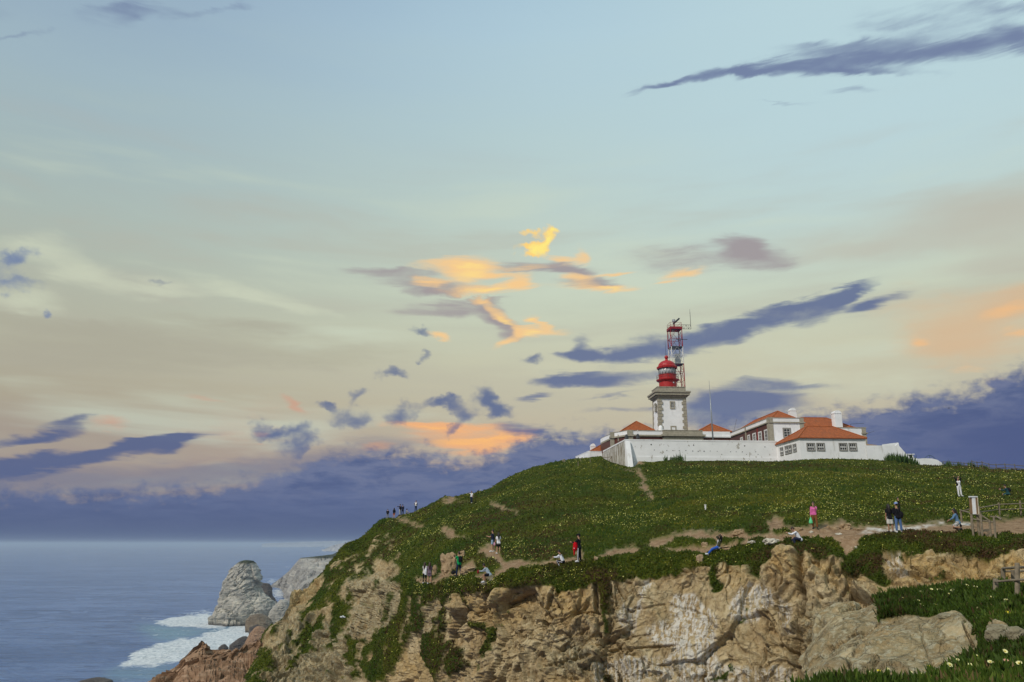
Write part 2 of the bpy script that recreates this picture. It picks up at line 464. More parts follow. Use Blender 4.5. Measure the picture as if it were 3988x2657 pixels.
def mesh_np(name, verts, faces, mat=None, smooth=False, attrs=None, parent=None):
    """faces: (n,3) or (n,4) array"""
    verts = np.asarray(verts, np.float32).reshape(-1, 3)
    faces = np.asarray(faces, np.int32)
    k = faces.shape[1]
    me = bpy.data.meshes.new(name)
    me.vertices.add(len(verts)); me.vertices.foreach_set('co', verts.ravel())
    me.loops.add(faces.size); me.loops.foreach_set('vertex_index', faces.ravel())
    me.polygons.add(len(faces))
    me.polygons.foreach_set('loop_start', np.arange(0, faces.size, k, dtype=np.int32))
    me.polygons.foreach_set('loop_total', np.full(len(faces), k, np.int32))
    sm = np.broadcast_to(np.asarray(smooth, bool), (len(faces),))
    me.polygons.foreach_set('use_smooth', np.ascontiguousarray(sm))
    for an, av in (attrs or {}).items():
        a = me.attributes.new(an, 'FLOAT', 'POINT')
        a.data.foreach_set('value', np.asarray(av, np.float32).ravel())
    me.update(calc_edges=True)
    me.validate()
    if mat: me.materials.append(mat)
    return link(bpy.data.objects.new(name, me), parent)

class MB:
    """collects solid pieces given in world coordinates and links them as ONE mesh object"""
    def __init__(s): s.v, s.f = [], []
    def add(s, vs, fs):
        b = len(s.v)
        s.v += [Vector(v) for v in vs]
        s.f += [tuple(b + i for i in f) for f in fs]
        return s
    def hexa(s, b, t):
        """b, t: four bottom and four top corners, counter-clockwise from above"""
        return s.add(list(b) + list(t), [(3, 2, 1, 0), (4, 5, 6, 7)] + [(i, (i + 1) % 4, 4 + (i + 1) % 4, 4 + i) for i in range(4)])
    def prism(s, foot, z0, z1, top=None):
        n = len(foot)
        b = [(x, y, z0) for x, y in foot]
        t = [(x, y, z1) for x, y in (top or foot)]
        return s.add(b + t, [tuple(range(n - 1, -1, -1)), tuple(range(n, 2 * n))] + [(i, (i + 1) % n, n + (i + 1) % n, n + i) for i in range(n)])
    def tube(s, pts, rad, n=8, cap=True):
        pts = [Vector(p) for p in pts]
        rad = rad if hasattr(rad, '__len__') else [rad] * len(pts)
        rings = []
        up = Vector((0, 0, 1))
        d0 = (pts[1] - pts[0]).normalized()
        a = d0.cross(up)
        a = a.normalized() if a.length > 1e-3 else Vector((1, 0, 0))
        for i, p in enumerate(pts):
            d = (pts[min(i + 1, len(pts) - 1)] - pts[max(i - 1, 0)]).normalized()
            a = (a - d * a.dot(d)).normalized()
            b = d.cross(a)
            rings.append([p + (a * math.cos(2 * math.pi * k / n) + b * math.sin(2 * math.pi * k / n)) * rad[i] for k in range(n)])
        vs = [v for r in rings for v in r]
        fs = [(i * n + k, i * n + (k + 1) % n, (i + 1) * n + (k + 1) % n, (i + 1) * n + k) for i in range(len(pts) - 1) for k in range(n)]
        if cap: fs += [tuple(range(n - 1, -1, -1)), tuple((len(pts) - 1) * n + k for k in range(n))]
        return s.add(vs, fs)
    def lathe(s, c, prof, n=24):
        c = Vector(c)
        vs = [c + Vector((r * math.cos(2 * math.pi * k / n), r * math.sin(2 * math.pi * k / n), z)) for r, z in prof for k in range(n)]
        m = len(prof)
        fs = [(i * n + k, i * n + (k + 1) % n, (i + 1) * n + (k + 1) % n, (i + 1) * n + k) for i in range(m - 1) for k in range(n)]
        fs += [tuple(range(n - 1, -1, -1)), tuple((m - 1) * n + k for k in range(n))]
        return s.add(vs, fs)
    def ball(s, c, r, n=12, m=8, sq=(1, 1, 1)):
        c = Vector(c)
        vs, fs = [], []
        for i in range(m + 1):
            t = math.pi * i / m
            for k in range(n):
                a = 2 * math.pi * k / n
                vs.append(c + Vector((r * sq[0] * math.sin(t) * math.cos(a), r * sq[1] * math.sin(t) * math.sin(a), -r * sq[2] * math.cos(t))))
        for i in range(m):
            for k in range(n):
                fs.append((i * n + k, i * n + (k + 1) % n, (i + 1) * n + (k + 1) % n, (i + 1) * n + k))
        return s.add(vs, fs)
    def build(s, name, mat, parent=None, smooth=False, mats=None):
        base = wloc(parent) if parent is not None else Vector((0, 0, 0))
        me = bpy.data.meshes.new(name)
        me.from_pydata([tuple(v - base) for v in s.v], [], s.f)
        me.validate()
        if smooth:
            me.polygons.foreach_set('use_smooth', [True] * len(me.polygons))
        me.materials.append(mat)
        o = bpy.data.objects.new(name, me)
        return link(o, parent)

# ------------------------------------------------------------------ polar terrain: columns fan out from the viewpoint, rows run from near to far
def interp_row(pts, xs):
    pts = sorted(pts)
    a = np.array(pts, float)
    return np.interp(xs, a[:, 0], a[:, 1]), np.interp(xs, a[:, 0], a[:, 2])

def grid_faces(nr, nc):
    i = np.arange(nr - 1)[:, None] * nc + np.arange(nc - 1)[None, :]
    return np.stack([i, i + 1, i + nc + 1, i + nc], -1).reshape(-1, 4)

def grid_normals(G):
    du = np.gradient(G, axis=1); dv = np.gradient(G, axis=0)
    n = np.cross(du, dv)
    return n / np.maximum(np.linalg.norm(n, axis=-1, keepdims=True), 1e-9)

def loft(rows, counts):
    """rows: list of (ncol,3) control rows -> dense grid; returns grid and the row coordinate (0..len(rows)-1)"""
    out, rc = [], []
    for i, (a, b, n) in enumerate(zip(rows[:-1], rows[1:], counts)):
        for k in range(n):
            t = k / n
            out.append(a * (1 - t) + b * t); rc.append(i + t)
    out.append(rows[-1]); rc.append(len(rows) - 1.0)
    return np.array(out), np.array(rc)

# ------------------------------------------------------------------ ground material: rock, soil and ice-plant cover told apart by what grows where
def ground_material():
    m = bpy.data.materials.new('cliff_ground')
    m.use_nodes = True
    T = NT(m.node_tree)
    bs = T.n['Principled BSDF']
    co = T.node('ShaderNodeTexCoord').outputs['Object']
    veg, path, guano, warm, grey, pale = [T.attr(a) for a in ('veg', 'path', 'guano', 'warm', 'grey', 'pale')]
    n1 = T.noise(co, 0.35, 5, 0.6)
    n2 = T.noise(co, 1.7, 6, 0.65)
    n3 = T.noise(co, 7.0, 5, 0.65)
    strat = T.noise(T.mapping(co, rot=(0.25, 0.12, 0), scale=(1.1, 1.1, 0.7)), 1.0, 5, 0.6, 0.8)
    rock = T.mix(T.rng(n2, 0.30, 0.70), (0.280, 0.203, 0.104, 1), (0.435, 0.335, 0.182, 1))
    rock = T.mix(T.rng(strat, 0.48, 0.68), rock, (0.505, 0.410, 0.245, 1))
    rock = T.mix(T.math('MULTIPLY', T.rng(n1, 0.42, 0.62), 0.6), rock, (0.335, 0.226, 0.104, 1))
    rock = T.mix(T.math('MULTIPLY', warm, T.rng(n2, 0.25, 0.6)), rock, (0.440, 0.300, 0.120, 1))
    rock = T.mix(T.math('MULTIPLY', grey, T.rng(n2, 0.30, 0.55)), rock, (0.255, 0.212, 0.122, 1))
    lich = T.rng(T.noise(co, 3.4, 8, 0.78), 0.51, 0.58)
    rock = T.mix(T.math('MULTIPLY', T.math('MULTIPLY', T.rng(T.noise(T.vmath('ADD', co, (7, 3, 1)), 3.0, 8, 0.78), 0.50, 0.57), 0.7), grey), rock, (0.125, 0.108, 0.062, 1))
    rock = T.mix(T.math('MULTIPLY', T.math('MULTIPLY', lich, 0.75), T.math('ADD', T.math('MULTIPLY', grey, 0.9), 0.18)), rock, (0.430, 0.405, 0.290, 1))
    rock = T.mix(T.math('MULTIPLY', T.rng(n3, 0.52, 0.68), 0.42), rock, (0.52, 0.42, 0.28, 1))
    rock = T.mix(T.math('MULTIPLY', T.rng(n3, 0.41, 0.31), 0.6), rock, (0.120, 0.084, 0.050, 1))
    crk = T.rng(T.voro(T.vmath('ADD', T.mapping(co, rot=(0.3, 0.2, 0.4), scale=(0.42, 0.42, 0.30)), T.vmath('SCALE', T.noise(co, 1.1, 5, 0.7, out='Color'), scale=0.45)), 1.0, 'DISTANCE_TO_EDGE'), 0.022, 0.0)
    rock = T.mix(T.math('MULTIPLY', crk, T.rng(n1, .45, .62, 0, .6)), rock, (0.085, 0.062, 0.042, 1))
    wob = T.vmath('ADD', co, T.vmath('SCALE', T.noise(co, 1.3, 4, 0.65, out='Color'), scale=0.7))
    f1 = T.voro(T.mapping(wob, rot=(0.2, 0.3, 0.1), scale=(0.85, 0.85, 0.6)), 1.0, 'F1', 'Color')
    f2 = T.voro(T.mapping(wob, rot=(0.1, 0.2, 0.5), scale=(2.3, 2.3, 1.8)), 1.0, 'F1', 'Color')
    fac = T.math('ADD', T.math('MULTIPLY', f1, 0.55), T.math('MULTIPLY', f2, 0.45))
    rock = T.mix(T.rng(fac, 0.42, 0.16, 0, 0.40), rock, (0.160, 0.112, 0.060, 1))
    rock = T.mix(T.rng(fac, 0.58, 0.86, 0, 0.55), rock, (0.555, 0.455, 0.275, 1))
    ck2 = T.rng(T.voro(T.mapping(wob, rot=(0.2, 0.3, 0.1), scale=(0.85, 0.85, 0.6)), 1.0, 'DISTANCE_TO_EDGE'), 0.030, 0.0)
    rock = T.mix(T.math('MULTIPLY', ck2, T.rng(n2, .50, .64, 0, .55)), rock, (0.075, 0.052, 0.034, 1))
    drip = T.noise(T.mapping(co, scale=(4.2, 4.2, 0.16)), 1.0, 6, 0.7, 0.4)
    drip2 = T.noise(co, 3.5, 6, 0.7)
    gmask = T.rng(T.math('ADD', T.math('MULTIPLY', drip, 0.90), T.math('MULTIPLY', drip2, 0.18)), 0.485, 0.59)
    rock = T.mix(T.math('MULTIPLY', T.math('MULTIPLY', gmask, T.rng(guano, 0.05, 0.75)), 0.88), rock, (0.60, 0.57, 0.50, 1))
    soil = T.mix(T.rng(n2, 0.3, 0.7), (0.225, 0.140, 0.078, 1), (0.335, 0.225, 0.135, 1))
    soil = T.mix(T.math('MULTIPLY', T.rng(n3, 0.55, 0.66), 0.7), soil, (0.46, 0.36, 0.24, 1))
    soil = T.mix(T.math('MULTIPLY', pale, T.rng(n2, 0.36, 0.5)), soil, (0.64, 0.60, 0.54, 1))
    gv = T.noise(co, 0.16, 5, 0.6)
    grn = T.mix(T.rng(gv, 0.35, 0.65), (0.028, 0.052, 0.006, 1), (0.068, 0.076, 0.008, 1))
    grn = T.mix(T.math('MULTIPLY', T.rng(n2, 0.52, 0.70), 0.7), grn, (0.055, 0.042, 0.022, 1))
    grn = T.mix(T.math('MULTIPLY', T.rng(n3, 0.55, 0.75), 0.6), grn, (0.075, 0.085, 0.020, 1))
    col = T.mix(path, rock, soil)
    col = T.mix(veg, col, grn)
    T.put(bs.inputs['Base Color'], col)
    bs.inputs['Roughness'].default_value = 0.92
    bs.inputs['Specular IOR Level'].default_value = 0.05
    h = T.math('ADD', T.math('MULTIPLY', n2, 0.30), T.math('MULTIPLY', n3, 0.16))
    h = T.math('SUBTRACT', h, T.math('MULTIPLY', T.math('ADD', crk, ck2), 0.10))
    h = T.math('ADD', h, T.math('MULTIPLY', T.noise(co, 22.0, 4, 0.6), 0.05))
    b = T.node('ShaderNodeBump'); b.inputs['Strength'].default_value = 0.75; b.inputs['Distance'].default_value = 0.6
    T.put(b.inputs['Height'], h)
    T.put(bs.inputs['Normal'], b.outputs[0])
    return m
M_GROUND = ground_material()

# ------------------------------------------------------------------ headland
ROW_D = [(930, 2690, 92), (1057, 2530, 98), (1120, 2460, 101), (1200, 2380, 104), (1300, 2300, 104), (1400, 2270, 98), (1500, 2270, 90), (1600, 2310, 75), (1700, 2330, 66), (1800, 2310, 60.5),
         (1900, 2300, 57.5), (2000, 2295, 56), (2100, 2268, 55), (2200, 2290, 54.5), (2300, 2262, 54), (2400, 2262, 53.5), (2500, 2232, 53), (2600, 2240, 52.5), (2700, 2205, 52),
         (2800, 2215, 51.5), (2900, 2218, 51), (2990, 2150, 50), (3080, 2148, 49), (3200, 2165, 48), (3300, 2190, 47.5), (3400, 2200, 46.5), (3500, 2158, 46), (3700, 2150, 45), (3900, 2152, 44), (4300, 2150, 43)]
ROW_E = [(930, 2680, 96), (1057, 2490, 103), (1120, 2430, 106), (1200, 2340, 109), (1300, 2235, 112), (1400, 2190, 110), (1500, 2200, 103), (1600, 2276, 72), (1700, 2264, 67), (1800, 2246, 61), (1900, 2253, 58),
         (2000, 2216, 57), (2100, 2206, 56.5), (2200, 2194, 56), (2300, 2189, 55), (2400, 2178, 55), (2500, 2164, 55), (2600, 2157, 54.5), (2700, 2151, 54), (2800, 2144, 53), (2900, 2127, 52), (3000, 2111, 51),
         (3100, 2102, 50.5), (3200, 2096, 50), (3300, 2091, 49.5), (3400, 2085, 49), (3500, 2078, 48.5), (3700, 2076, 48), (3900, 2072, 47.5), (4300, 2072, 47)]
ROW_F = [(930, 2674, 99), (1057, 2465, 105), (1120, 2412, 108), (1200, 2310, 111), (1300, 2195, 115), (1400, 2150, 117), (1500, 2150, 112), (1600, 2222, 82), (1700, 2226, 74), (1800, 2206, 67), (1900, 2162, 67.5),
         (2000, 2186, 62), (2100, 2186, 60), (2200, 2178, 58), (2300, 2166, 58), (2400, 2146, 58), (2500, 2126, 58.5), (2600, 2106, 58), (2700, 2087, 57.5), (2800, 2076, 56.5), (2900, 2071, 55), (3000, 2063, 54),
         (3170, 2060, 51.5), (3300, 2056, 52), (3400, 2050, 53), (3500, 2042, 54), (3700, 2037, 54), (3900, 2032, 54), (4300, 2030, 54)]
CREST = [(930, 2662, 104), (950, 2640, 104), (1000, 2541, 106), (1030, 2475, 107), (1045, 2455, 108), (1057, 2440, 108), (1087, 2423, 109), (1112, 2404, 110), (1122, 2390, 110), (1128, 2352, 111), (1137, 2303, 112), (1165, 2306, 113), (1191, 2302, 114), (1212, 2272, 115),
         (1250, 2243, 116), (1279, 2209, 117), (1317, 2159, 119), (1350, 2121, 121), (1375, 2109, 122), (1400, 2103, 124), (1429, 2086, 127), (1463, 2042, 129), (1484, 2029, 131), (1510, 2022, 134), (1544, 2020, 135),
         (1577, 2007, 135), (1620, 2001, 134), (1641, 1985, 135), (1684, 1967, 138), (1741, 1936, 141), (1775, 1938, 141), (1811, 1929, 142), (1849, 1926, 143), (1866, 1919, 144), (1907, 1908, 146), (1966, 1873, 150), (2034, 1839, 153),
         (2136, 1809, 155), (2230, 1792, 157), (2272, 1787, 157), (2308, 1781, 158), (2342, 1776, 158), (2352, 1788, 160), (2383, 1802, 156), (2421, 1813, 152), (2455, 1819, 148.5), (2474, 1818, 147.8), (2488, 1797, 148.6), (2540, 1800, 149),
         (2625, 1791, 149), (2676, 1797, 149), (2829, 1795, 149.3), (3000, 1799, 149.6), (3040, 1798, 146), (3113, 1793, 141.5), (3220, 1788, 141.7), (3366, 1791, 142.5), (3450, 1795, 147), (3565, 1813, 149), (3676, 1816, 150), (3782, 1818, 148), (3860, 1829, 150), (3988, 1833, 150), (4300, 1850, 150)]
YB = [(930, 86), (1057, 92), (1200, 92), (1400, 86), (1600, 71), (1750, 62), (1900, 57), (2100, 53), (2400, 51), (2700, 50), (3000, 47), (3130, 46), (3200, 44), (3500, 41), (4300, 36)]

XS = np.concatenate([np.arange(930, 3950, 3.7), np.arange(3950, 4300, 6.0)])
NC = len(XS)
def crow(tab, sy=10, sp=4):
    py, Y = interp_row(tab, XS)
    return P(XS, smooth1(py, sp), smooth1(Y, sy)), smooth1(py, sp), smooth1(Y, sy)
yb = smooth1(np.interp(XS, *zip(*YB)), 12)
cpy, cY = interp_row(CREST, XS)
cY = smooth1(cY, 5)
Rd, dpy, dY = crow(ROW_D); Re, epy, eY = crow(ROW_E); Rf, fpy, fY = crow(ROW_F)
cpy = np.minimum(cpy, 2668)
fpy = np.maximum(fpy, cpy + 6); epy = np.maximum(epy, fpy + 6); dpy = np.maximum(dpy, epy + 6)
dY = np.minimum(dY, eY - .2); fY = np.maximum(fY, eY + .4); cY = np.maximum(cY, fY + 2)
Rd, Re, Rf, Ri = P(XS, dpy, dY), P(XS, epy, eY), P(XS, fpy, fY), P(XS, cpy, cY)
bpy_ = np.maximum(2657, dpy + 40)
Rb = P(XS, bpy_, np.minimum(yb, dY - 1))
Ra = P(XS, bpy_ + 260, np.minimum(yb, dY - 1) - 2.5)
Raa = Ra.copy(); Raa[:, 2] = 0.5; Raa[:, :2] *= 0.72
hill = []
for s in (0.25, 0.5, 0.75):
    q = Rf * (1 - s) + Ri * s
    q[:, 2] += 0.55 * math.sin(math.pi * s) * np.clip((cY - fY) / 80, 0, 1)
    hill.append(q)
Rj = Ri.copy(); Rj[:, :2] *= ((cY + 9) / cY)[:, None]
left = 1 - sstep(XS, 2200, 2320)
Rj[:, 2] += (Ri[:, 2] - CAM_Z) * 9 / cY - 0.9 - left * 2.2
Rk = Ri.copy(); Rk[:, :2] *= ((cY + 45) / cY)[:, None]
Rk[:, 2] = Rj[:, 2] - 2 - left * 40
rows = [Raa, Ra, Rb, Rd, Re, Rf] + hill + [Ri, Rj, Rk]
G, RC = loft(rows, [4, 26, 150, 34, 16, 34, 34, 32, 30, 6, 6])
RC = RC[:, None] * np.ones((1, NC))
# soften the profile across the rows, but hold the skyline
Gs = smooth2(G, 2.2, 0)
hold = sstep(RC, 8.4, 8.95)[..., None] * (1 - sstep(RC, 9.0, 9.5))[..., None]
G = Gs * (1 - hold) + G * hold
N = grid_normals(smooth2(smooth2(G, 4.0, 0), 4.0, 1))
PX, PY = proj(G)
wx = fbm(G, 0.9, 4, seed=3) * 9 + fbm(G, 0.22, 2, seed=8) * 8 + fbm(G, 2.6, 3, seed=13) * 7
wy = fbm(G, 0.9, 4, seed=5) * 9 + fbm(G, 0.22, 2, seed=9) * 8 + fbm(G, 2.6, 3, seed=15) * 7
QX, QY = PX + wx, PY + wy

Z5, Z6, Z7, Z8, ZA = (500, 2000, 0.419), (1200, 2000, 0.4248), (2100, 2000, 0.4248), (3000, 2000, 0.4197), (1450, 1880, 0.2124)
VEG_ADD = [
    Z(*Z6, [(330, 300), (560, 420), (410, 470), (410, 560), (330, 650), (290, 760), (350, 760), (350, 820), (400, 830), (390, 900), (380, 950), (330, 1050), (300, 1100), (230, 1180), (180, 1150), (210, 1060), (240, 950), (210, 900), (215, 820), (120, 900), (0, 900), (-60, 1000), (-100, 900), (0, 820), (60, 760), (130, 650), (230, 480)]),
    Z(*Z6, [(-30, 1000), (60, 1040), (110, 1000), (160, 1060), (60, 1120), (50, 1180), (-10, 1250), (-60, 1350), (-100, 1300)]),
    [(1003, 2532), (1050, 2520), (1060, 2600), (1040, 2657), (990, 2720), (955, 2660)],
    Z(*Z6, [(340, 1130), (430, 1160), (530, 1150), (560, 1190), (640, 1100), (740, 1000), (830, 900), (840, 780), (850, 640), (960, 600), (1130, 640), (1240, 740), (1200, 780), (1130, 800), (1080, 900), (1090, 980), (1070, 1080), (1000, 1130), (880, 1190), (800, 1370), (740, 1560), (560, 1560), (500, 1440), (490, 1300), (440, 1400), (420, 1560), (380, 1560), (420, 1430), (340, 1400)]),
    Z(*Z6, [(1200, 740), (1330, 740), (1330, 830), (1260, 1100), (1290, 1200), (1420, 1280), (1370, 1330), (1450, 1400), (1300, 1500), (1200, 1560), (1110, 1560), (1100, 1450), (1020, 1300), (1050, 1170), (1100, 1120), (1170, 1070), (1160, 970), (1210, 900)]),
    Z(*Z6, [(1440, 1010), (1490, 980), (1560, 1010), (1560, 1060), (1470, 1060)]),
    Z(*Z7, [(120, 600), (150, 700), (200, 760), (250, 680), (300, 620)]), Z(*Z7, [(520, 520), (600, 580), (640, 640), (660, 760), (620, 800), (640, 1080), (610, 1110), (560, 860), (540, 700)]),
    Z(*Z7, [(1000, 460), (1040, 570), (1120, 610), (1230, 590), (1310, 560), (1330, 440)]), Z(*Z7, [(1560, 480), (1590, 420), (1650, 440), (1640, 580), (1720, 680), (1700, 730), (1620, 720), (1560, 650)]),
    Z(*Z7, [(1880, 440), (2170, 330), (2120, 480), (2050, 520), (2070, 640), (1990, 590)]),
    Z(*Z8, [(0, 290), (120, 265), (200, 255), (400, 235), (640, 250), (680, 330), (650, 400), (590, 430), (480, 400), (380, 420), (300, 340), (40, 320)]),
    Z(*Z8, [(690, 400), (800, 300), (880, 195), (1400, 160), (1700, 185), (1900, 185), (2050, 260), (2070, 330), (1800, 350), (1430, 385), (1330, 440), (1230, 390), (1040, 350), (1010, 420), (1050, 560), (1150, 650), (1140, 700), (1050, 690), (900, 640), (820, 530), (690, 540), (620, 430)]),
    Z(*Z8, [(2090, 250), (2500, 210), (2500, 410), (2150, 400), (2070, 350)])]
VEG_CUT = [
    Z(*Z6, [(410, 470), (510, 450), (480, 540), (420, 570)]),
    Z(*Z6, [(600, 430), (720, 420), (800, 470), (840, 560), (700, 610), (850, 650), (840, 780), (830, 900), (740, 1000), (640, 1100), (560, 1190), (520, 1150), (460, 1020), (390, 900), (400, 830), (350, 810), (300, 760), (330, 650), (400, 570), (500, 600), (580, 560)]),
    Z(*Z6, [(535, 400), (600, 320), (620, 330), (560, 405)]), Z(*Z6, [(610, 295), (655, 260), (660, 280), (625, 300)]), Z(*Z6, [(495, 545), (520, 500), (530, 540)]), Z(*Z6, [(532, 540), (555, 500), (562, 520), (545, 545)]),
    Z(*Z6, [(1000, 600), (1030, 600), (1020, 625), (990, 620)]), Z(*Z8, [(1020, 345), (1210, 375), (1240, 480), (1090, 480), (1040, 420)])]
PATHS = [
    Z(*ZA, [(415, 675), (560, 655), (600, 605), (660, 600), (600, 660), (560, 690), (640, 690), (650, 740), (800, 775), (1010, 818), (1000, 838), (780, 806), (620, 765), (480, 730)]),
    Z(*ZA, [(1265, 375), (1370, 283), (1530, 273), (1490, 315), (1430, 355), (1420, 380), (1300, 388)]),
    Z(*ZA, [(1330, 835), (1430, 850), (1470, 890), (1480, 950), (1550, 1000), (1800, 1055), (1600, 1045), (1400, 1015), (1290, 985)]),
    Z(*ZA, [(2150, 390), (2260, 398), (2400, 468), (2560, 530), (2760, 590), (2600, 568), (2354, 500), (2200, 435)]), Z(*ZA, [(1500, 362), (1740, 385), (1740, 370), (1600, 358)]),
    Z(*Z6, [(1560, 340), (1680, 298), (1760, 340), (1770, 380), (1810, 432), (1860, 442), (1930, 430), (1985, 462), (2100, 470), (2200, 440), (2310, 425), (2320, 455), (2200, 482), (1990, 495), (1850, 525), (1760, 575), (1700, 605), (1690, 580), (1770, 520), (1760, 450), (1700, 392), (1600, 382)]),
    Z(*Z6, [(975, 662), (1010, 635), (1200, 598), (1205, 555), (1330, 555), (1440, 505), (1450, 450), (1510, 455), (1560, 480), (1500, 540), (1400, 578), (1250, 605), (1150, 638)]),
    Z(*Z6, [(1520, 612), (1620, 588), (1700, 605), (1600, 635)]),
    Z(*Z7, [(0, 470), (100, 428), (250, 428), (330, 398), (320, 340), (375, 350), (400, 428), (520, 408), (600, 375), (590, 348), (740, 338), (850, 326), (930, 350), (920, 385), (800, 378), (560, 424), (400, 444), (200, 464), (60, 492)]),
    Z(*Z7, [(930, 300), (1080, 256), (1220, 226), (1300, 206), (1500, 186), (1780, 166), (1870, 166), (1880, 192), (2100, 196), (2150, 186), (2100, 90), (2130, 40), (2250, 60), (2230, 130), (2354, 150), (2354, 275), (2180, 265), (2080, 262), (2060, 230), (1960, 220), (1920, 255), (1870, 285), (1700, 335), (1560, 345), (1500, 365), (1140, 355), (1180, 310), (1220, 282), (1200, 255), (1100, 300), (1090, 355), (990, 305)]),
    Z(*Z8, [(-20, 60), (130, 55), (120, 130), (200, 150), (380, 130), (520, 118), (680, 98), (800, 138), (1000, 130), (1500, 88), (1700, 76), (1850, 78), (2600, 50), (2600, 205), (2100, 235), (2040, 255), (1900, 192), (1700, 182), (1400, 162), (1100, 182), (880, 200), (800, 285), (690, 390), (650, 300), (640, 255), (400, 242), (200, 262), (110, 282), (0, 292)]),
    [(2478, 1832), (2492, 1832), (2497, 1850), (2512, 1880), (2508, 1890), (2525, 1915), (2543, 1940), (2548, 1958), (2538, 1957), (2525, 1930), (2490, 1905), (2485, 1896), (2502, 1885), (2488, 1858)],
    [(2400, 1827), (2440, 1830), (2500, 1836), (2495, 1842), (2440, 1834)], [(2468, 1792), (2500, 1793), (2520, 1800), (2500, 1812), (2476, 1812)]]
VEG_BACK = [Z(*Z7, [(1130, 348), (1180, 300), (1230, 240), (1600, 228), (1880, 222), (1860, 262), (1700, 295), (1560, 298), (1370, 315)]), Z(*Z8, [(10, 175), (60, 155), (190, 165), (180, 185), (30, 190)]), Z(*Z8, [(1530, 125), (1620, 85), (1740, 85), (1730, 105), (1600, 130)]),
            Z(*Z7, [(900, 385), (920, 350), (960, 315), (1050, 320), (1095, 350), (1060, 372), (960, 382)]), Z(*Z7, [(1960, 250), (1980, 205), (2060, 235), (2070, 262)])]
PALE = [Z(*Z8, [(820, 168), (950, 138), (1200, 122), (1380, 112), (1500, 98), (1700, 68), (1870, 78), (1870, 108), (1700, 102), (1500, 125), (1350, 145), (1030, 162)])]
GUANO = [(1.0, Z(*Z7, [(1200, 760), (1400, 715), (1560, 880), (1650, 1000), (1640, 1300), (1700, 1580), (1240, 1580), (1260, 1200), (1200, 950)])), (0.9, Z(*Z7, [(950, 640), (1050, 605), (960, 760), (920, 900), (865, 1110), (850, 1100), (880, 860)])),
         (0.85, Z(*Z7, [(1780, 830), (1960, 670), (2080, 680), (2180, 820), (2085, 850), (2000, 1000), (1780, 1000)])), (0.7, Z(*Z7, [(960, 1050), (1150, 980), (1250, 1100), (1250, 1250), (1000, 1200)])), (0.8, Z(*Z7, [(830, 1330), (940, 1330), (930, 1580), (840, 1580)])),
         (0.55, Z(*Z7, [(480, 1330), (1240, 1320), (2000, 1400), (2354, 1430), (2354, 1580), (480, 1580)])), (0.8, Z(*Z7, [(2280, 840), (2340, 840), (2320, 1120), (2260, 1120)])), (0.6, Z(*Z8, [(0, 700), (60, 780), (180, 850), (200, 1130), (160, 1150), (80, 900), (0, 840)])),
         (0.75, Z(*Z8, [(1030, 350), (1230, 370), (1240, 500), (1060, 480)])), (0.6, Z(*Z8, [(1150, 560), (1310, 560), (1310, 640), (1150, 640)])), (0.5, Z(*Z7, [(700, 850), (860, 860), (850, 1100), (740, 1050)]))]
WARM = [(1.0, Z(*Z8, [(1030, 380), (2600, 380), (2600, 720), (1030, 700)])), (0.8, Z(*Z8, [(30, 330), (400, 400), (900, 640), (900, 720), (380, 620), (0, 560)])), (0.6, Z(*Z7, [(0, 640), (480, 640), (480, 980), (0, 1000)])),
        (0.7, Z(*Z7, [(1640, 480), (1900, 480), (2050, 640), (1800, 720), (1650, 640)])), (0.7, Z(*Z6, [(1380, 700), (1950, 680), (1900, 1020), (1380, 980)])), (0.6, Z(*Z6, [(760, 1300), (1100, 1300), (1100, 1547), (740, 1547)])), (0.7, [(1120, 2290), (1230, 2230), (1260, 2280), (1130, 2400)]), (0.7, Z(*Z7, [(100, 1450), (500, 1500), (500, 1580), (0, 1580)]))]
GREY = [(1.0, Z(*Z8, [(380, 850), (1000, 800), (1000, 1600), (380, 1600)])), (0.8, Z(*Z6, [(-300, 900), (450, 1050), (450, 1600), (-300, 1600)])), (0.7, Z(*Z6, [(300, 560), (860, 560), (860, 1100), (400, 1150)])), (0.5, Z(*Z6, [(1050, 780), (1220, 780), (1200, 1150), (1060, 1150)])), (0.6, Z(*Z7, [(120, 1130), (520, 1110), (500, 1500), (100, 1430)])), (0.4, Z(*Z7, [(620, 660), (860, 680), (860, 1000), (640, 1000)]))]

def maskmax(polys, weighted=False):
    m = np.zeros(PX.shape)
    for q in polys:
        w, q = q if weighted else (1.0, q)
        m = np.maximum(m, w * inpoly(QX, QY, q))
    return m
def soft(m, s=1.2):
    return smooth2(smooth2(m, s, 0), s, 1)
veg = (RC > 3.0).astype(float) * (1 - (QX < 1235) * (RC < 8.6))
edgejit = fbm(G, 0.55, 3, seed=21)
veg = np.where((RC > 2.5) & (RC < 3.5) & (QX > 1400), (RC + edgejit * 0.10 > 3.0).astype(float), veg)
veg = np.maximum(veg, maskmax(VEG_ADD))
veg[(inpoly(QX, QY, VEG_CUT[0]))] = 0
for q in VEG_CUT: veg[inpoly(QX, QY, q)] = 0
path = np.where(RC > 2.8, maskmax(PATHS), 0)
path = path * (1 - maskmax(VEG_BACK))
# ragged meeting of plants and rock: ribs of stone stand out of the cover, tufts root in the joints
rag = fbm(G, 0.55, 4, seed=61) + 0.35 * fbm(G, 2.4, 3, seed=62)
on_cliff = (RC < 3.0) | ((PX < 1560) & (RC < 7.2))
veg = np.where(on_cliff & (rag > 0.62), 0, veg)
veg = np.where(on_cliff & (RC > 2.05) & (rag < -0.66) & (PX < 2000), 1, veg)
veg = np.where((RC > 2.0) & (RC < 3.0) & (PX > 2000) & (rag < -0.86), 1, veg)
veg = veg * (1 - path)
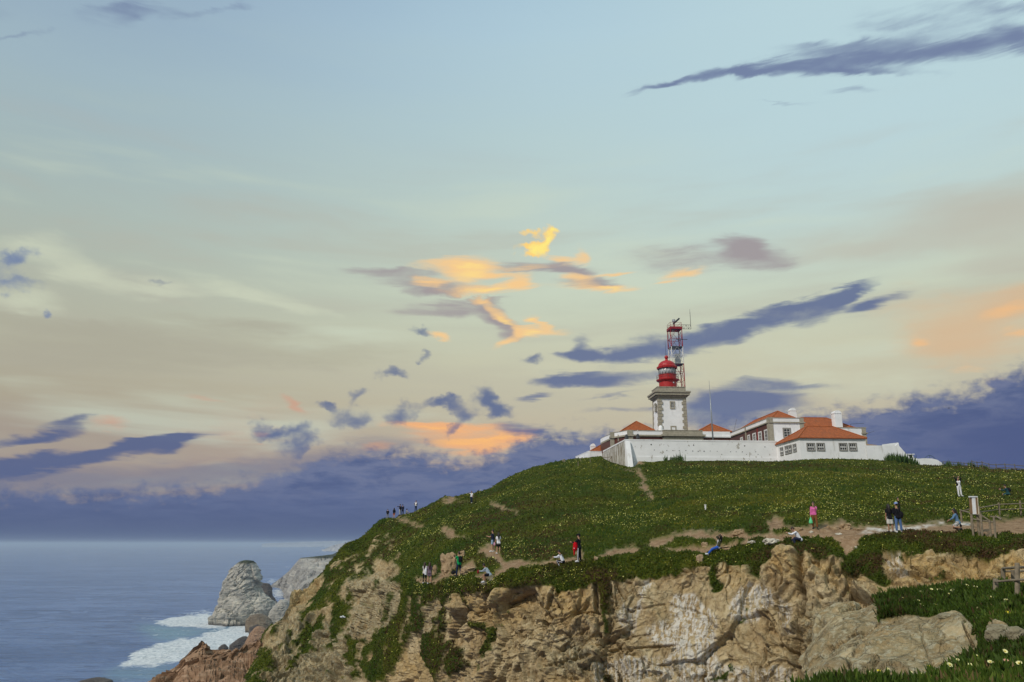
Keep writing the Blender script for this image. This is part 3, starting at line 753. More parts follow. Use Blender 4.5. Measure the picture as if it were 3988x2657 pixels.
# reddish bare spur on the left silhouette
bare = inpoly(QX, QY, [(1115, 2410), (1125, 2290), (1200, 2285), (1235, 2262), (1262, 2240), (1268, 2262), (1215, 2330), (1180, 2380)])
veg[bare] = 0
path[RC > 9.05] = 0
veg[RC > 9.05] = 1
vegs, paths = soft(veg, 0.8), soft(path, 0.8)
pale = soft(maskmax(PALE), 1.0); guano = soft(maskmax(GUANO, True), 2.5); warm = soft(maskmax(WARM, True), 5); grey = soft(maskmax(GREY, True), 5)

rockw = (1 - soft(np.maximum(veg, path), 2.0))
# broken bedrock: slabs of several sizes, joints between them, weathering
bed = Matrix.Rotation(R(18), 3, 'Y') @ Matrix.Rotation(R(-12), 3, 'X')
GB = G @ np.array(bed).T + np.stack([fbm(G, 0.35, 2, seed=31), fbm(G, 0.35, 2, seed=32), fbm(G, 0.35, 2, seed=33)], -1) * 0.8
def blocks(GB, s, seed, tilt=1.0):
    """fractured rock: every cell is a flat tilted facet that ends in a sharp step"""
    r, e, o = cells(GB * np.array(s), seed)
    ri = (r * 1e6).astype(np.int64); z0 = np.zeros_like(ri)
    t = (o * (np.stack([hash01(ri, z0, z0, k) for k in (1, 2, 3)], -1) - 0.5)).sum(-1)
    return (r - 0.5) + t * 2.0 * tilt, e
b1, e1 = blocks(GB, (0.22, 0.28, 0.15), 1, 1.3)
b2, e2 = blocks(GB + 5.3, (0.62, 0.66, 0.46), 2, 1.3)
b3, e3 = blocks(GB + 9.1, (1.5, 1.5, 1.3), 3, 1.2)
b4, e4 = blocks(GB + 2.7, (3.4, 3.4, 3.0), 4, 1.2)
GV = GB * np.array((1.0, 1.0, 0.28))
bv, ev = blocks(GV + 4.4, (0.75, 0.75, 0.75), 5, 1.3)
bw, ew = blocks(GV + 7.7, (1.9, 1.9, 1.9), 6, 1.2)
leftv = 1 - sstep(PX, 1500, 1800)
def ledge(c, n, k=3.0):
    f = c + n
    f = f - np.floor(f)
    return np.where(f < .85, f / .85, (1 - f) / .15)
lay = ledge(GB[..., 2] / 1.25, 0.55 * fbm(G, 0.35, 3, seed=45)) * sstep(fbm(G, 0.16, 2, seed=46), -0.35, 0.25)
smoothslab = soft(maskmax([(1.0, Z(*Z7, [(860, 560), (1900, 560), (2080, 640), (2100, 1400), (1000, 1500), (860, 900)]))], True), 6)
amp = 1 - 0.68 * smoothslab
leftsz = 1 - 0.25 * (1 - sstep(PX, 1450, 1900))
rough = fbm(G, 2.2, 4, seed=42)
vd = G - np.array([0, 0, CAM_Z]); vd /= np.linalg.norm(vd, axis=-1, keepdims=True)
face_on = sstep(soft(np.abs((vd * N).sum(-1)), 3), 0.05, 0.5)
amp = amp * (0.25 + 0.75 * face_on)
disp = rockw * (0.62 * b1 * leftsz * (1 - .35 * smoothslab) + amp * ((0.46 * b2 + 0.34 * b3 + 0.09 * (lay - .5)) * (1 - .6 * leftv) + leftv * (0.75 * bv + 0.34 * bw) + 0.15 * b4) - 0.16 * (1 - sstep(e1, 0.0, 0.035)) - amp * 0.07 * (1 - sstep(e2, 0, 0.05))
                + 0.60 * fbm(G, 0.2, 3, seed=41) + 0.12 * rough * (0.25 + amp))
# cracks that can be followed by eye
def near_line(px, py, pts):
    d = np.full(px.shape, 1e9)
    for (x0, y0), (x1, y1) in zip(pts[:-1], pts[1:]):
        t = np.clip(((px - x0) * (x1 - x0) + (py - y0) * (y1 - y0)) / ((x1 - x0) ** 2 + (y1 - y0) ** 2), 0, 1)
        d = np.minimum(d, np.hypot(px - x0 - t * (x1 - x0), py - y0 - t * (y1 - y0)))
    return d
for pts_, w_, a_ in ((Z(*Z7, [(2080, 680), (2095, 850), (2080, 1100), (2075, 1290), (2060, 1350), (2030, 1430), (2040, 1560)]), 4.5, .32), (Z(*Z7, [(870, 880), (1000, 880), (1080, 850), (1140, 840)]), 4, .22), (Z(*Z7, [(60, 1400), (220, 1345), (420, 1330), (480, 1290)]), 6, .4),
                     (Z(*Z7, [(560, 1280), (760, 1262), (1000, 1250), (1240, 1240)]), 5, .35), (Z(*Z7, [(1210, 830), (1300, 870), (1420, 900), (1560, 960)]), 4, .2), (Z(*Z7, [(2190, 870), (2210, 980), (2280, 1120), (2285, 1280)]), 4.5, .3), (Z(*Z7, [(1840, 1060), (1845, 1140), (1840, 1220)]), 3.5, .15), (Z(*Z7, [(940, 1520), (980, 1440), (1010, 1420)]), 5, .3),
                     (Z(*Z6, [(1540, 1100), (1545, 1200), (1540, 1330)]), 4.5, .3), (Z(*Z6, [(590, 640), (620, 760), (700, 860), (730, 960)]), 5, .4), (Z(*Z6, [(90, 1110), (120, 1230), (100, 1400)]), 4, .3)):
    disp = disp - a_ * np.exp(-(near_line(QX * .5 + PX * .5, QY * .5 + PY * .5, pts_) / w_) ** 2) * rockw
# the deep vertical cleft on the right
cleft = np.exp(-((PX - (3125 + 14 * np.sin(PY / 60.0) + wx)) / 13.0) ** 2) * sstep(PY, 2120, 2200) * rockw
disp = disp - 1.3 * cleft
disp = soft(disp, 0.55)
vegw = soft(veg, 1.2)
edge_mat = vegw * (0.16 + 0.13 * fbm(G, 0.8, 3, seed=51) + 0.10 * fbm(G, 2.6, 3, seed=52)) * (1 + 0.6 * sstep(RC, 6, 9))
edge_mat = edge_mat * (1 - 0.8 * hold[..., 0] * (1 - left))
disp = disp + edge_mat + paths * 0.03 * fbm(G, 2.5, 3, seed=53)
far = RC > 9.3
disp = np.where(far, 0, disp)
disp = np.where((RC < 0.9), disp * 0.3, disp)
G2 = G + N * disp[..., None]
G2[..., 2] = np.maximum(G2[..., 2], 0.3)
fc_ = grid_faces(*PX.shape)
headland = mesh_np('headland', G2, fc_, M_GROUND, smooth=(vegs.ravel()[fc_].mean(1) > 0.5),
                   attrs=dict(veg=vegs, path=paths, guano=guano, warm=warm, grey=grey, pale=pale))
tag(headland, kind='structure')

from mathutils.bvhtree import BVHTree
_hv = [tuple(v) for v in G2.reshape(-1, 3)]
BVH = BVHTree.FromPolygons(_hv, [tuple(int(i) for i in f) for f in fc_])
def ground_hit(px, py, fallback_Y=60):
    x, y, z = ray(px, py)
    h = BVH.ray_cast(Vector((0, 0, CAM_Z)), Vector((x, y, z)).normalized())
    return h[0] if h[0] is not None else Vector(P(px, py, fallback_Y))
def drop(x, y, z0=200):
    h = BVH.ray_cast(Vector((x, y, z0)), Vector((0, 0, -1)))
    return h[0].z if h[0] is not None else None

# ------------------------------------------------------------------ near outcrop at the lower right, and the mat of ice plant beside the viewpoint
def outcrop_grid(xs, tabs, counts, sy=6):
    rows = []
    for tab in tabs:
        py, Y = interp_row(tab, xs)
        rows.append(P(xs, smooth1(py, 3), smooth1(Y, sy)))
    return loft(rows, counts)

def ground_attrs(shape, **kw):
    d = {k: np.zeros(shape) for k in ('veg', 'path', 'guano', 'warm', 'grey', 'pale')}
    d.update(kw)
    return d

xs = np.arange(3135, 4330, 3.2)
OT = [[(3135, 3000, 17), (4330, 3000, 15)], [(3135, 2660, 20), (3400, 2657, 19), (4330, 2657, 17)],
      [(3135, 2600, 27), (3170, 2500, 27.5), (3210, 2430, 27.5), (3260, 2415, 26.5), (3344, 2422, 24.5), (3420, 2392, 24.2), (3483, 2388, 24), (3546, 2400, 23.6), (3621, 2416, 23.2), (3688, 2404, 23), (3789, 2426, 22), (3830, 2450, 20.5), (3900, 2470, 19), (4330, 2480, 18)],
      [(3135, 2590, 29), (3150, 2560, 30), (3170, 2485, 30.5), (3200, 2405, 30.5), (3260, 2372, 30.5), (3330, 2366, 29.5), (3400, 2346, 28.5), (3428, 2332, 28), (3524, 2316, 27), (3630, 2311, 26.5), (3713, 2295, 26), (3818, 2283, 25), (3900, 2290, 24.6), (3988, 2300, 24.4), (4330, 2310, 24)],
      [(3135, 2640, 30.5), (3428, 2420, 30), (3630, 2400, 28.6), (3988, 2390, 27), (4330, 2390, 26)],
      [(3135, 2900, 32), (4330, 2750, 28)]]
OG, ORC = outcrop_grid(xs, OT, [16, 110, 60, 10, 8])
ORC = ORC[:, None] * np.ones((1, len(xs)))
OG = smooth2(OG, 1.6, 0)
ON = grid_normals(OG)
OPX, OPY = proj(OG)
ow = fbm(OG, 1.4, 4, seed=61) * 12
overg = sstep(ORC, 1.86, 2.0) * sstep(OPX + ow, 3405, 3440)
overg = np.maximum(overg, sstep(OPX + ow, 3815, 3840) * sstep(ORC, 1.3, 1.5) * 1.0)
for q in ([(3850, 2462), (3900, 2448), (3940, 2470), (3955, 2500), (3900, 2530), (3845, 2520)], [(3955, 2495), (4010, 2470), (4050, 2500), (4000, 2540)], Z(*Z8, [(1590, 930), (1660, 915), (1770, 925), (1740, 955), (1610, 950)])):
    overg[inpoly(OPX + ow * .4, OPY + ow * .4, q)] = 0
overg = (overg > 0.5).astype(float)
for q in ([(3450, 2330), (3520, 2332), (3590, 2332), (3570, 2342), (3460, 2344)],):
    overg[inpoly(OPX, OPY, q)] = 0
ovs = soft(overg, 0.8)
rw = 1 - soft(overg, 2.0)
oc1, oe1 = blocks(OG @ np.array(bed).T, (0.22, 0.26, 0.22), 71)
oc2, oe2 = blocks(OG + 2.2, (1.5, 1.5, 2.0), 72)
od = rw * (0.34 * oc1 + 0.05 * oc2 - 0.14 * (1 - sstep(oe1, 0, 0.02)) + 0.26 * fbm(OG, 0.5, 4, seed=74) + 0.05 * fbm(OG, 3.0, 4, seed=75))
for pts_, w_, a_ in (([(3480, 2388), (3400, 2408), (3348, 2442), (3332, 2500), (3306, 2562), (3322, 2650)], 5, .22), ([(3800, 2440), (3772, 2476), (3792, 2522)], 5, .2), ([(3585, 2450), (3600, 2520), (3640, 2600)], 3.5, .06), ([(3420, 2400), (3480, 2392), (3540, 2404)], 4, .12)):
    od -= a_ * np.exp(-(near_line(OPX + ow * .5, OPY + ow * .5, pts_) / w_) ** 2) * rw
od += (1 - rw) * (0.12 + 0.10 * fbm(OG, 1.5, 4, seed=76))
od = np.where(ORC > 3.2, 0, od)
OG2 = OG + ON * od[..., None]
of = grid_faces(*OPX.shape)
outcrop = mesh_np('rock_outcrop', OG2, of, M_GROUND, smooth=(ovs.ravel()[of].mean(1) > 0.5),
                  attrs=ground_attrs(OPX.shape, veg=ovs, grey=0.8 * np.ones(OPX.shape), warm=0.45 * sstep(fbm(OG, 0.6, 2, seed=77), 0.1, 0.4)))
tag(outcrop, kind='structure')
BVH_O = BVHTree.FromPolygons([tuple(v) for v in OG2.reshape(-1, 3)], [tuple(int(i) for i in f) for f in of])

# boundary of the near mat in the photograph: rises to the right
xs = np.arange(3080, 4400, 7.5)
MT = [[(3080, 3100, 5.5), (4400, 3100, 4.8)], [(3080, 2780, 8.6), (4400, 2760, 7.2)],
      [(3080, 2700, 9.6), (3189, 2662, 9.8), (3294, 2638, 10), (3420, 2652, 10), (3609, 2652, 10), (3688, 2602, 10.6), (3797, 2552, 11.4), (3839, 2538, 11.8), (3988, 2516, 12), (4400, 2500, 12.2)],
      [(3080, 2900, 11), (4400, 2680, 14)]]
NG, NRC = outcrop_grid(xs, MT, [24, 60, 8])
NG[..., 2] += 0.05 * fbm(NG, 1.2, 4, seed=81)
nf = grid_faces(*NG.shape[:2])
nshape = NG.shape[:2]
nearbank = mesh_np('near_bank', NG, nf, M_GROUND, smooth=True, attrs=ground_attrs(nshape, veg=np.ones(nshape)))
tag(nearbank, kind='structure')
BVH_N = BVHTree.FromPolygons([tuple(v) for v in NG.reshape(-1, 3)], [tuple(int(i) for i in f) for f in nf])
def near_hit(px, py):
    x, y, z = ray(px, py)
    d = Vector((x, y, z)).normalized()
    best = None
    for b in (BVH_N, BVH_O, BVH):
        h = b.ray_cast(Vector((0, 0, CAM_Z)), d)
        if h[0] is not None and (best is None or h[3] < best[3]): best = h
    return best[0]

# ------------------------------------------------------------------ red-brown ridge at the lower left
xs = np.arange(480, 1075, 2.6)
RT = [[(480, 3100, 84), (1075, 3100, 84)], [(480, 2800, 88), (1075, 2740, 90)], [(480, 2735, 96), (584, 2690, 97), (680, 2640, 98), (789, 2570, 99), (900, 2570, 101), (1075, 2560, 103)],
      [(480, 2700, 101), (540, 2676, 101), (584, 2655, 101), (615, 2630, 101), (642, 2615, 101), (680, 2598, 101), (705, 2565, 101), (735, 2540, 101), (738, 2522, 101), (760, 2512, 101), (775, 2496, 101), (789, 2487, 101), (803, 2502, 101), (818, 2524, 102), (850, 2530, 102), (875, 2527, 102), (885, 2528, 102), (900, 2536, 103), (923, 2533, 103), (944, 2514, 104), (962, 2512, 105), (985, 2510, 106), (1010, 2508, 108), (1075, 2500, 108)],
      [(480, 2800, 106), (1075, 2700, 113)], [(480, 3300, 115), (1075, 3200, 120)]]
RG, RRC = outcrop_grid(xs, RT, [6, 30, 46, 8, 6], sy=4)
RRC = RRC[:, None] * np.ones((1, len(xs)))
RN = grid_normals(RG)
RB = RG @ np.array(Matrix.Rotation(R(-22), 3, 'Y')).T
rc_, rg_ = blocks(RB * np.array((2.2, 2.2, 0.8)) + 6, (1, 1, 1), 93)
ra, re_ = blocks(RB * np.array((1.0, 1.0, 0.30)), (0.30, 0.35, 0.30), 91)
rb, rf_ = blocks(RB * np.array((1.0, 1.0, 0.32)) + 3, (0.9, 0.9, 0.9), 92)
rd = 0.75 * ra + 0.50 * rb + .20 * rc_ - 0.2 * (1 - sstep(re_, 0, .04)) + 0.4 * fbm(RG, 0.35, 4, seed=94)
rd = np.where(RRC > 2.9, rd * 0.35, rd)
RG = RG + RN * rd[..., None]
def rock_material(name, c1, c2, c3, scale=1.0, top=None, drip=None, bumpd=0.5):
    m = bpy.data.materials.new(name); m.use_nodes = True
    T = NT(m.node_tree); bs = T.n['Principled BSDF']
    co = T.mapping(T.node('ShaderNodeTexCoord').outputs['Object'], scale=(scale,) * 3)
    a, b = T.noise(co, 0.5, 6, 0.65), T.noise(co, 3.0, 6, 0.7)
    s = T.noise(T.mapping(co, rot=(0.3, 0.5, 0), scale=(0.3, 0.3, 2.6)), 1.0, 6, 0.65, 0.6)
    c = T.mix(T.rng(a, 0.32, 0.68), c1, c2)
    c = T.mix(T.rng(s, 0.5, 0.66), c, c3)
    c = T.mix(T.math('MULTIPLY', T.rng(b, 0.44, 0.30), 0.75), c, tuple(x * 0.4 for x in c1[:3]) + (1,))
    if top:
        g = T.node('ShaderNodeNewGeometry')
        sp = T.node('ShaderNodeSeparateXYZ'); T.put(sp.inputs[0], g.outputs['Position'])
        z0, z1, tcol = top
        c = T.mix(T.rng(T.math('ADD', sp.outputs[2], T.math('MULTIPLY', T.math('SUBTRACT', b, 0.5), (z1 - z0) * 1.2)), z0, z1), c, tcol)
    if drip:
        g2 = T.node('ShaderNodeNewGeometry')
        sp2 = T.node('ShaderNodeSeparateXYZ'); T.put(sp2.inputs[0], g2.outputs['Position'])
        c = T.mix(T.rng(T.math('ADD', sp2.outputs[2], T.math('MULTIPLY', T.math('SUBTRACT', b, 0.5), drip[0])), drip[0], 0.3), c, drip[1])
    T.put(bs.inputs['Base Color'], c)
    bs.inputs['Roughness'].default_value = 0.9
    bs.inputs['Specular IOR Level'].default_value = 0.15
    bp = T.node('ShaderNodeBump'); bp.inputs['Strength'].default_value = 0.8; bp.inputs['Distance'].default_value = bumpd / scale
    T.put(bp.inputs['Height'], T.math('ADD', T.math('ADD', T.math('MULTIPLY', a, 0.5), T.math('MULTIPLY', b, 0.3)), T.math('MULTIPLY', s, 0.5)))
    T.put(bs.inputs['Normal'], bp.outputs[0])
    return m
M_RED = rock_material('red_brown_rock', (0.205, 0.120, 0.070, 1), (0.32, 0.200, 0.122, 1), (0.39, 0.265, 0.175, 1))
ridge = mesh_np('rocky_ridge', RG, grid_faces(*RG.shape[:2]), M_RED)
tag(ridge, kind='structure')

# ------------------------------------------------------------------ sea with swell and surf
FOAM = [(1.0, Z(*Z5, [(200, 1005), (400, 958), (600, 932), (790, 892), (775, 950), (880, 925), (955, 985), (905, 1042), (740, 1072), (550, 1066), (400, 1058), (280, 1038)])),
        (1.0, Z(*Z5, [(-110, 1440), (0, 1300), (180, 1245), (350, 1198), (510, 1158), (560, 1180), (720, 1122), (900, 1082), (1100, 1062), (1200, 1050), (1400, 1010), (1420, 1080), (1200, 1180), (1100, 1260), (900, 1300), (700, 1320), (560, 1310), (440, 1400), (200, 1432), (0, 1442)])),
        (0.55, Z(*Z5, [(950, 985), (1100, 985), (1350, 1030), (1330, 1090), (1100, 1070), (900, 1080), (740, 1090), (900, 1045)])),
        (0.9, Z(*Z5, [(1320, 690), (1440, 690), (1440, 800), (1340, 780)])), (0.9, Z(*Z5, [(1420, 496), (1450, 490), (1540, 492), (1530, 506), (1440, 503)])), (0.9, Z(*Z5, [(1405, 536), (1440, 526), (1490, 532), (1470, 541)])),
        (0.85, Z(*Z5, [(1250, 620), (1330, 612), (1400, 605), (1390, 640), (1280, 645)])), (0.8, Z(*Z5, [(120, 1500), (200, 1490), (270, 1500), (250, 1525), (160, 1522)])), (0.8, Z(*Z5, [(1620, 385), (1750, 378), (1930, 370), (1940, 380), (1700, 392)])),
        (0.8, Z(*Z5, [(1620, 318), (1740, 320), (1730, 328), (1640, 324)])), (0.4, Z(*Z5, [(60, 965), (200, 960), (230, 985), (120, 985)]))]
TEAL = [(1.0, Z(*Z5, [(100, 1040), (280, 1040), (740, 1075), (1100, 985), (1400, 1010), (1350, 1100), (720, 1125), (350, 1200), (250, 1180)])), (0.7, Z(*Z5, [(-200, 1440), (440, 1410), (560, 1310), (300, 1568), (-250, 1568)]))]
az_ = np.concatenate([np.linspace(-75, -36, 30)[:-1], np.linspace(-36, -13, 350), np.linspace(-13, 75, 60)[1:]])
Yr = np.concatenate([np.linspace(200, 690, 14)[:-1], 690 * (1500 / 690) ** np.linspace(0, 1, 200)[:-1], 1500 * (6000 / 1500) ** np.linspace(0, 1, 80)[:-1], 6000 * (150000 / 6000) ** np.linspace(0, 1, 26)])
ta = np.tan(np.radians(az_))
SG = np.zeros((len(Yr), len(ta), 3))
SG[..., 0] = Yr[:, None] * ta[None, :] * np.where(np.abs(ta) > 0, 1, 1)
SG[..., 1] = Yr[:, None]
fade = 1 - sstep(SG[..., 1], 2500, 5500)
q2 = np.stack([SG[..., 0] / 70, SG[..., 1] / 26, np.zeros_like(fade)], -1)
swell = fbm(q2, 1.0, 3, seed=101) * 0.9 + fbm(q2, 3.3, 3, seed=102) * 0.35
SG[..., 2] = swell * fade
SPX, SPY = proj(SG)
fw = np.stack([SG[..., 0] / 30, SG[..., 1] / 60, np.zeros_like(fade)], -1)
FX, FY = SPX + 22 * fbm(fw, 1.0, 5, 0.6, seed=103) * fade, SPY + 9 * fbm(fw, 1.0, 5, 0.6, seed=105) * fade
foam = np.zeros(SPX.shape); teal = np.zeros(SPX.shape)
for w, q in FOAM: foam = np.maximum(foam, w * inpoly(FX, FY, q))
for w, q in TEAL: teal = np.maximum(teal, w * inpoly(FX, FY, q))
foams, teals = soft(foam, 3.5), soft(teal, 6)
SG[..., 2] += foams * (0.5 + 0.5 * fbm(fw, 3.0, 3, seed=106))
def sea_material():
    m = bpy.data.materials.new('sea_water'); m.use_nodes = True
    T = NT(m.node_tree); bs = T.n['Principled BSDF']
    co = T.node('ShaderNodeTexCoord').outputs['Object']
    fo, te = T.attr('foam'), T.attr('teal')
    big = T.noise(T.mapping(co, scale=(0.0016, 0.0045, 1)), 1.0, 4, 0.6)
    deep = T.mix(T.rng(big, 0.35, 0.65), (0.088, 0.155, 0.310, 1), (0.140, 0.222, 0.410, 1))
    sw = T.noise(T.mapping(co, scale=(0.006, 0.030, 1), rot=(0, 0, 0.10)), 1.0, 5, 0.6, 0.6)
    deep = T.mix(T.math('MULTIPLY', T.rng(sw, 0.52, 0.66), 0.6), deep, (0.040, 0.078, 0.170, 1))
    deep = T.mix(T.math('MULTIPLY', T.rng(sw, 0.44, 0.32), 0.4), deep, (0.150, 0.215, 0.350, 1))
    deep = T.mix(T.math('MULTIPLY', te, 0.8), deep, (0.17, 0.31, 0.39, 1))
    fn = T.noise(T.mapping(co, scale=(0.055, 0.045, 0.1), rot=(0, 0, 0.3)), 1.0, 8, 0.75, 0.5)
    fmask = T.rng(T.math('ADD', T.math('MULTIPLY', fo, 1.0), T.math('MULTIPLY', T.math('SUBTRACT', fn, 0.5), 2.6)), 0.30, 0.80)
    fmask = T.math('MULTIPLY', fmask, T.rng(fo, 0.02, 0.3))
    lace = T.math('MULTIPLY', T.rng(fn, 0.56, 0.66), T.math('MULTIPLY', te, 0.55))
    fmask = T.math('MAXIMUM', fmask, lace)
    fcol = T.mix(T.rng(T.noise(T.mapping(co, scale=(0.30, 0.12, 0.3)), 1.0, 5, 0.7), 0.3, 0.62), (0.42, 0.47, 0.50, 1), (0.78, 0.80, 0.80, 1))
    T.put(bs.inputs['Base Color'], T.mix(fmask, deep, fcol))
    T.put(bs.inputs['Roughness'], T.rng(fmask, 0, 1, 0.22, 0.9))
    bs.inputs['IOR'].default_value = 1.33
    bs.inputs['Specular IOR Level'].default_value = 0.22
    w1 = T.noise(T.mapping(co, scale=(0.022, 0.07, 1), rot=(0, 0, 0.12)), 1.0, 6, 0.62, 0.4)
    w2 = T.noise(T.mapping(co, scale=(0.14, 0.32, 1), rot=(0, 0, -0.2)), 1.0, 5, 0.65)
    b = T.node('ShaderNodeBump'); b.inputs['Strength'].default_value = 1.0; b.inputs['Distance'].default_value = 8.0
    T.put(b.inputs['Height'], T.math('ADD', w1, T.math('MULTIPLY', w2, 0.28)))
    T.put(bs.inputs['Normal'], b.outputs[0])
    return m
sea = mesh_np('sea', SG, grid_faces(*SPX.shape), sea_material(), smooth=True, attrs=dict(foam=foams, teal=teals))
tag(sea, kind='structure')

# ------------------------------------------------------------------ sea stack, rocks in the surf, headlands behind
M_PALE = rock_material('pale_sea_rock', (0.300, 0.285, 0.255, 1), (0.480, 0.450, 0.385, 1), (0.600, 0.555, 0.460, 1), 0.09, drip=(7.0, (0.07, 0.065, 0.058, 1)), bumpd=0.8)
M_PALE_TOP = rock_material('pale_sea_rock_mossy_top', (0.300, 0.285, 0.255, 1), (0.480, 0.450, 0.385, 1), (0.600, 0.555, 0.460, 1), 0.09, top=(95.0, 100.0, (0.055, 0.062, 0.030, 1)), drip=(7.0, (0.07, 0.065, 0.058, 1)), bumpd=0.8)
M_SLATE = rock_material('dark_sea_rock', (0.075, 0.065, 0.058, 1), (0.125, 0.105, 0.090, 1), (0.16, 0.135, 0.11, 1), 0.1, bumpd=0.8)
M_BROWN = rock_material('brown_sea_rock', (0.150, 0.115, 0.080, 1), (0.235, 0.185, 0.125, 1), (0.30, 0.25, 0.18, 1), 0.1, drip=(5.0, (0.05, 0.045, 0.04, 1)), bumpd=0.8)

def stack_rock(name, outline_l, outline_r, Y, mat, depth=0.8, amp=1.0, strat=(0.35, 0.2), seed=0, nlev=70, nseg=110):
    """rock rising from the sea: left and right outline (px, py) from top to foot, rounded in plan, then fractured"""
    ys = np.linspace(outline_l[0][1], max(outline_l[-1][1], outline_r[-1][1]), nlev)
    ys = np.concatenate([ys, [ys[-1] + 12]])
    L = np.interp(ys, [p[1] for p in outline_l], [p[0] for p in outline_l]); Rr = np.interp(ys, [p[1] for p in outline_r], [p[0] for p in outline_r])
    a = P(L, ys, Y); b = P(Rr, ys, Y)
    c = (a + b) / 2; r = np.linalg.norm(b - a, axis=1) / 2
    rmax = r.max()
    th = np.linspace(0, 2 * np.pi, nseg, endpoint=False)
    ry = (0.35 * rmax + 0.65 * r) * depth * np.clip(r / (0.2 * rmax), 0.1, 1)
    p = np.zeros((len(ys), nseg, 3))
    p[..., 0] = c[:, None, 0] + r[:, None] * np.cos(th)
    p[..., 1] = c[:, None, 1] + ry[:, None] * np.sin(th)
    p[..., 2] = c[:, None, 2]
    p[-1, :, 2] = np.minimum(p[-1, :, 2], -0.6); p[..., 2] = np.maximum(p[..., 2], -0.7)
    n = np.zeros_like(p); n[..., 0] = np.cos(th); n[..., 1] = np.sin(th)
    rot = np.array(Matrix.Rotation(strat[0], 3, 'Y') @ Matrix.Rotation(strat[1], 3, 'X'))
    q = (p / rmax * 2.6) @ rot.T
    w = np.stack([fbm(q, 0.9, 3, seed=seed + k) for k in (1, 2, 3)], -1) * 0.22
    r1, e1 = blocks(q + w, (0.9, 0.9, 0.7), seed + 4)
    r2, e2 = blocks(q + w, (1.7, 1.7, 4.2), seed + 5)
    d = (0.075 * r1 + 0.050 * r2 - 0.02 * (1 - sstep(e1, 0, .05)) - 0.02 * (1 - sstep(e2, 0, .12)) + 0.06 * fbm(q, 1.2, 4, seed=seed + 6)) * rmax * amp * 0.9
    p = p + n * (d * np.minimum(1, (r / rmax * 2.5))[:, None])[..., None]
    p[0] = p[0].mean(0)
    i = np.arange(len(ys) - 1)[:, None] * nseg; k = np.arange(nseg)[None, :]
    f = np.stack([i + k, i + nseg + k, i + nseg + (k + 1) % nseg, i + (k + 1) % nseg], -1).reshape(-1, 4)
    base = np.array([c[-1, 0], Y, 0.0])
    o = mesh_np(name, p.reshape(-1, 3) - base, f, mat)
    o.location = base
    return o

stk = stack_rock('sea_stack', [(950, 2181), (936, 2188), (913, 2209), (898, 2235), (886, 2262), (875, 2290), (866, 2320), (856, 2352), (848, 2372), (830, 2392), (822, 2403), (820, 2406)],
                 [(965, 2181), (982, 2185), (993, 2197), (1005, 2226), (1011, 2260), (1016, 2290), (1032, 2318), (1060, 2338), (1078, 2352), (1090, 2368), (1075, 2385), (1050, 2398), (1030, 2404), (1020, 2406)], 1360, M_PALE_TOP, 0.75, 1.0, (0.75, 0.35), 200, 110, 170)
tag(stk, 'tall pale grey sea stack with dark mossy top standing in the surf', 'sea stack')
o = stack_rock('sea_rock', [(1022, 2270), (1018, 2285), (1016, 2320), (1016, 2352)], [(1026, 2270), (1049, 2273), (1058, 2288), (1062, 2322), (1072, 2335), (1080, 2352)], 1500, M_SLATE, 0.8, 0.9, seed=230, nlev=40, nseg=60)
tag(o, 'dark rock shoulder just behind and right of the tall sea stack', 'sea rock')
o = stack_rock('sea_rock', [(1003, 2390), (975, 2398), (964, 2412), (960, 2424), (958, 2430)], [(1018, 2390), (1040, 2400), (1052, 2415), (1060, 2426), (1062, 2431)], 1240, M_BROWN, 0.8, 0.7, seed=240, nlev=36, nseg=60)
tag(o, 'low brown boulder rock at the right foot of the tall sea stack', 'sea rock')
o = stack_rock('sea_rock', [(1090, 2335), (1075, 2355), (1058, 2372), (1048, 2390), (1044, 2402), (1046, 2416)], [(1110, 2335), (1126, 2345), (1132, 2365), (1130, 2390), (1126, 2410), (1130, 2416)], 1290, M_PALE, 0.8, 0.9, seed=250, nlev=50, nseg=70)
tag(o, 'cream coloured rock wedge between the sea stack and the cliff', 'sea rock')
o = stack_rock('sea_rock', [(946, 2478), (928, 2488), (912, 2500), (898, 2512), (896, 2514)], [(956, 2478), (966, 2484), (974, 2496), (982, 2510), (984, 2514)], 980, M_SLATE, 0.8, 0.8, seed=260, nlev=36, nseg=50)
tag(o, 'dark brown rock in the white surf behind the red ridge', 'sea rock')
o = stack_rock('sea_rock', [(1003, 2438), (990, 2448), (975, 2466), (962, 2490), (950, 2520), (948, 2540)], [(1012, 2438), (1026, 2444), (1045, 2458), (1058, 2480), (1066, 2510), (1070, 2540)], 900, M_RED, 0.8, 0.8, seed=265, nlev=46, nseg=60)
tag(o, 'brown rock peak rising between the red ridge and the grassy cliff', 'sea rock')
o = stack_rock('sea_rock', [(870, 2509), (862, 2513), (853, 2520), (851, 2523)], [(876, 2509), (882, 2514), (888, 2520), (890, 2523)], 930, M_SLATE, 0.8, 0.8, seed=270, nlev=20, nseg=36)
tag(o, 'small black rock alone in the foam left of the red ridge tip', 'sea rock')
o = stack_rock('sea_rock', [(360, 2641), (335, 2646), (315, 2651), (305, 2657), (303, 2661)], [(385, 2641), (405, 2645), (425, 2650), (432, 2657), (433, 2661)], 720, M_SLATE, 0.8, 0.8, seed=280, nlev=24, nseg=44)
tag(o, 'dark wave washed rock at the bottom edge left of the ridge', 'sea rock')
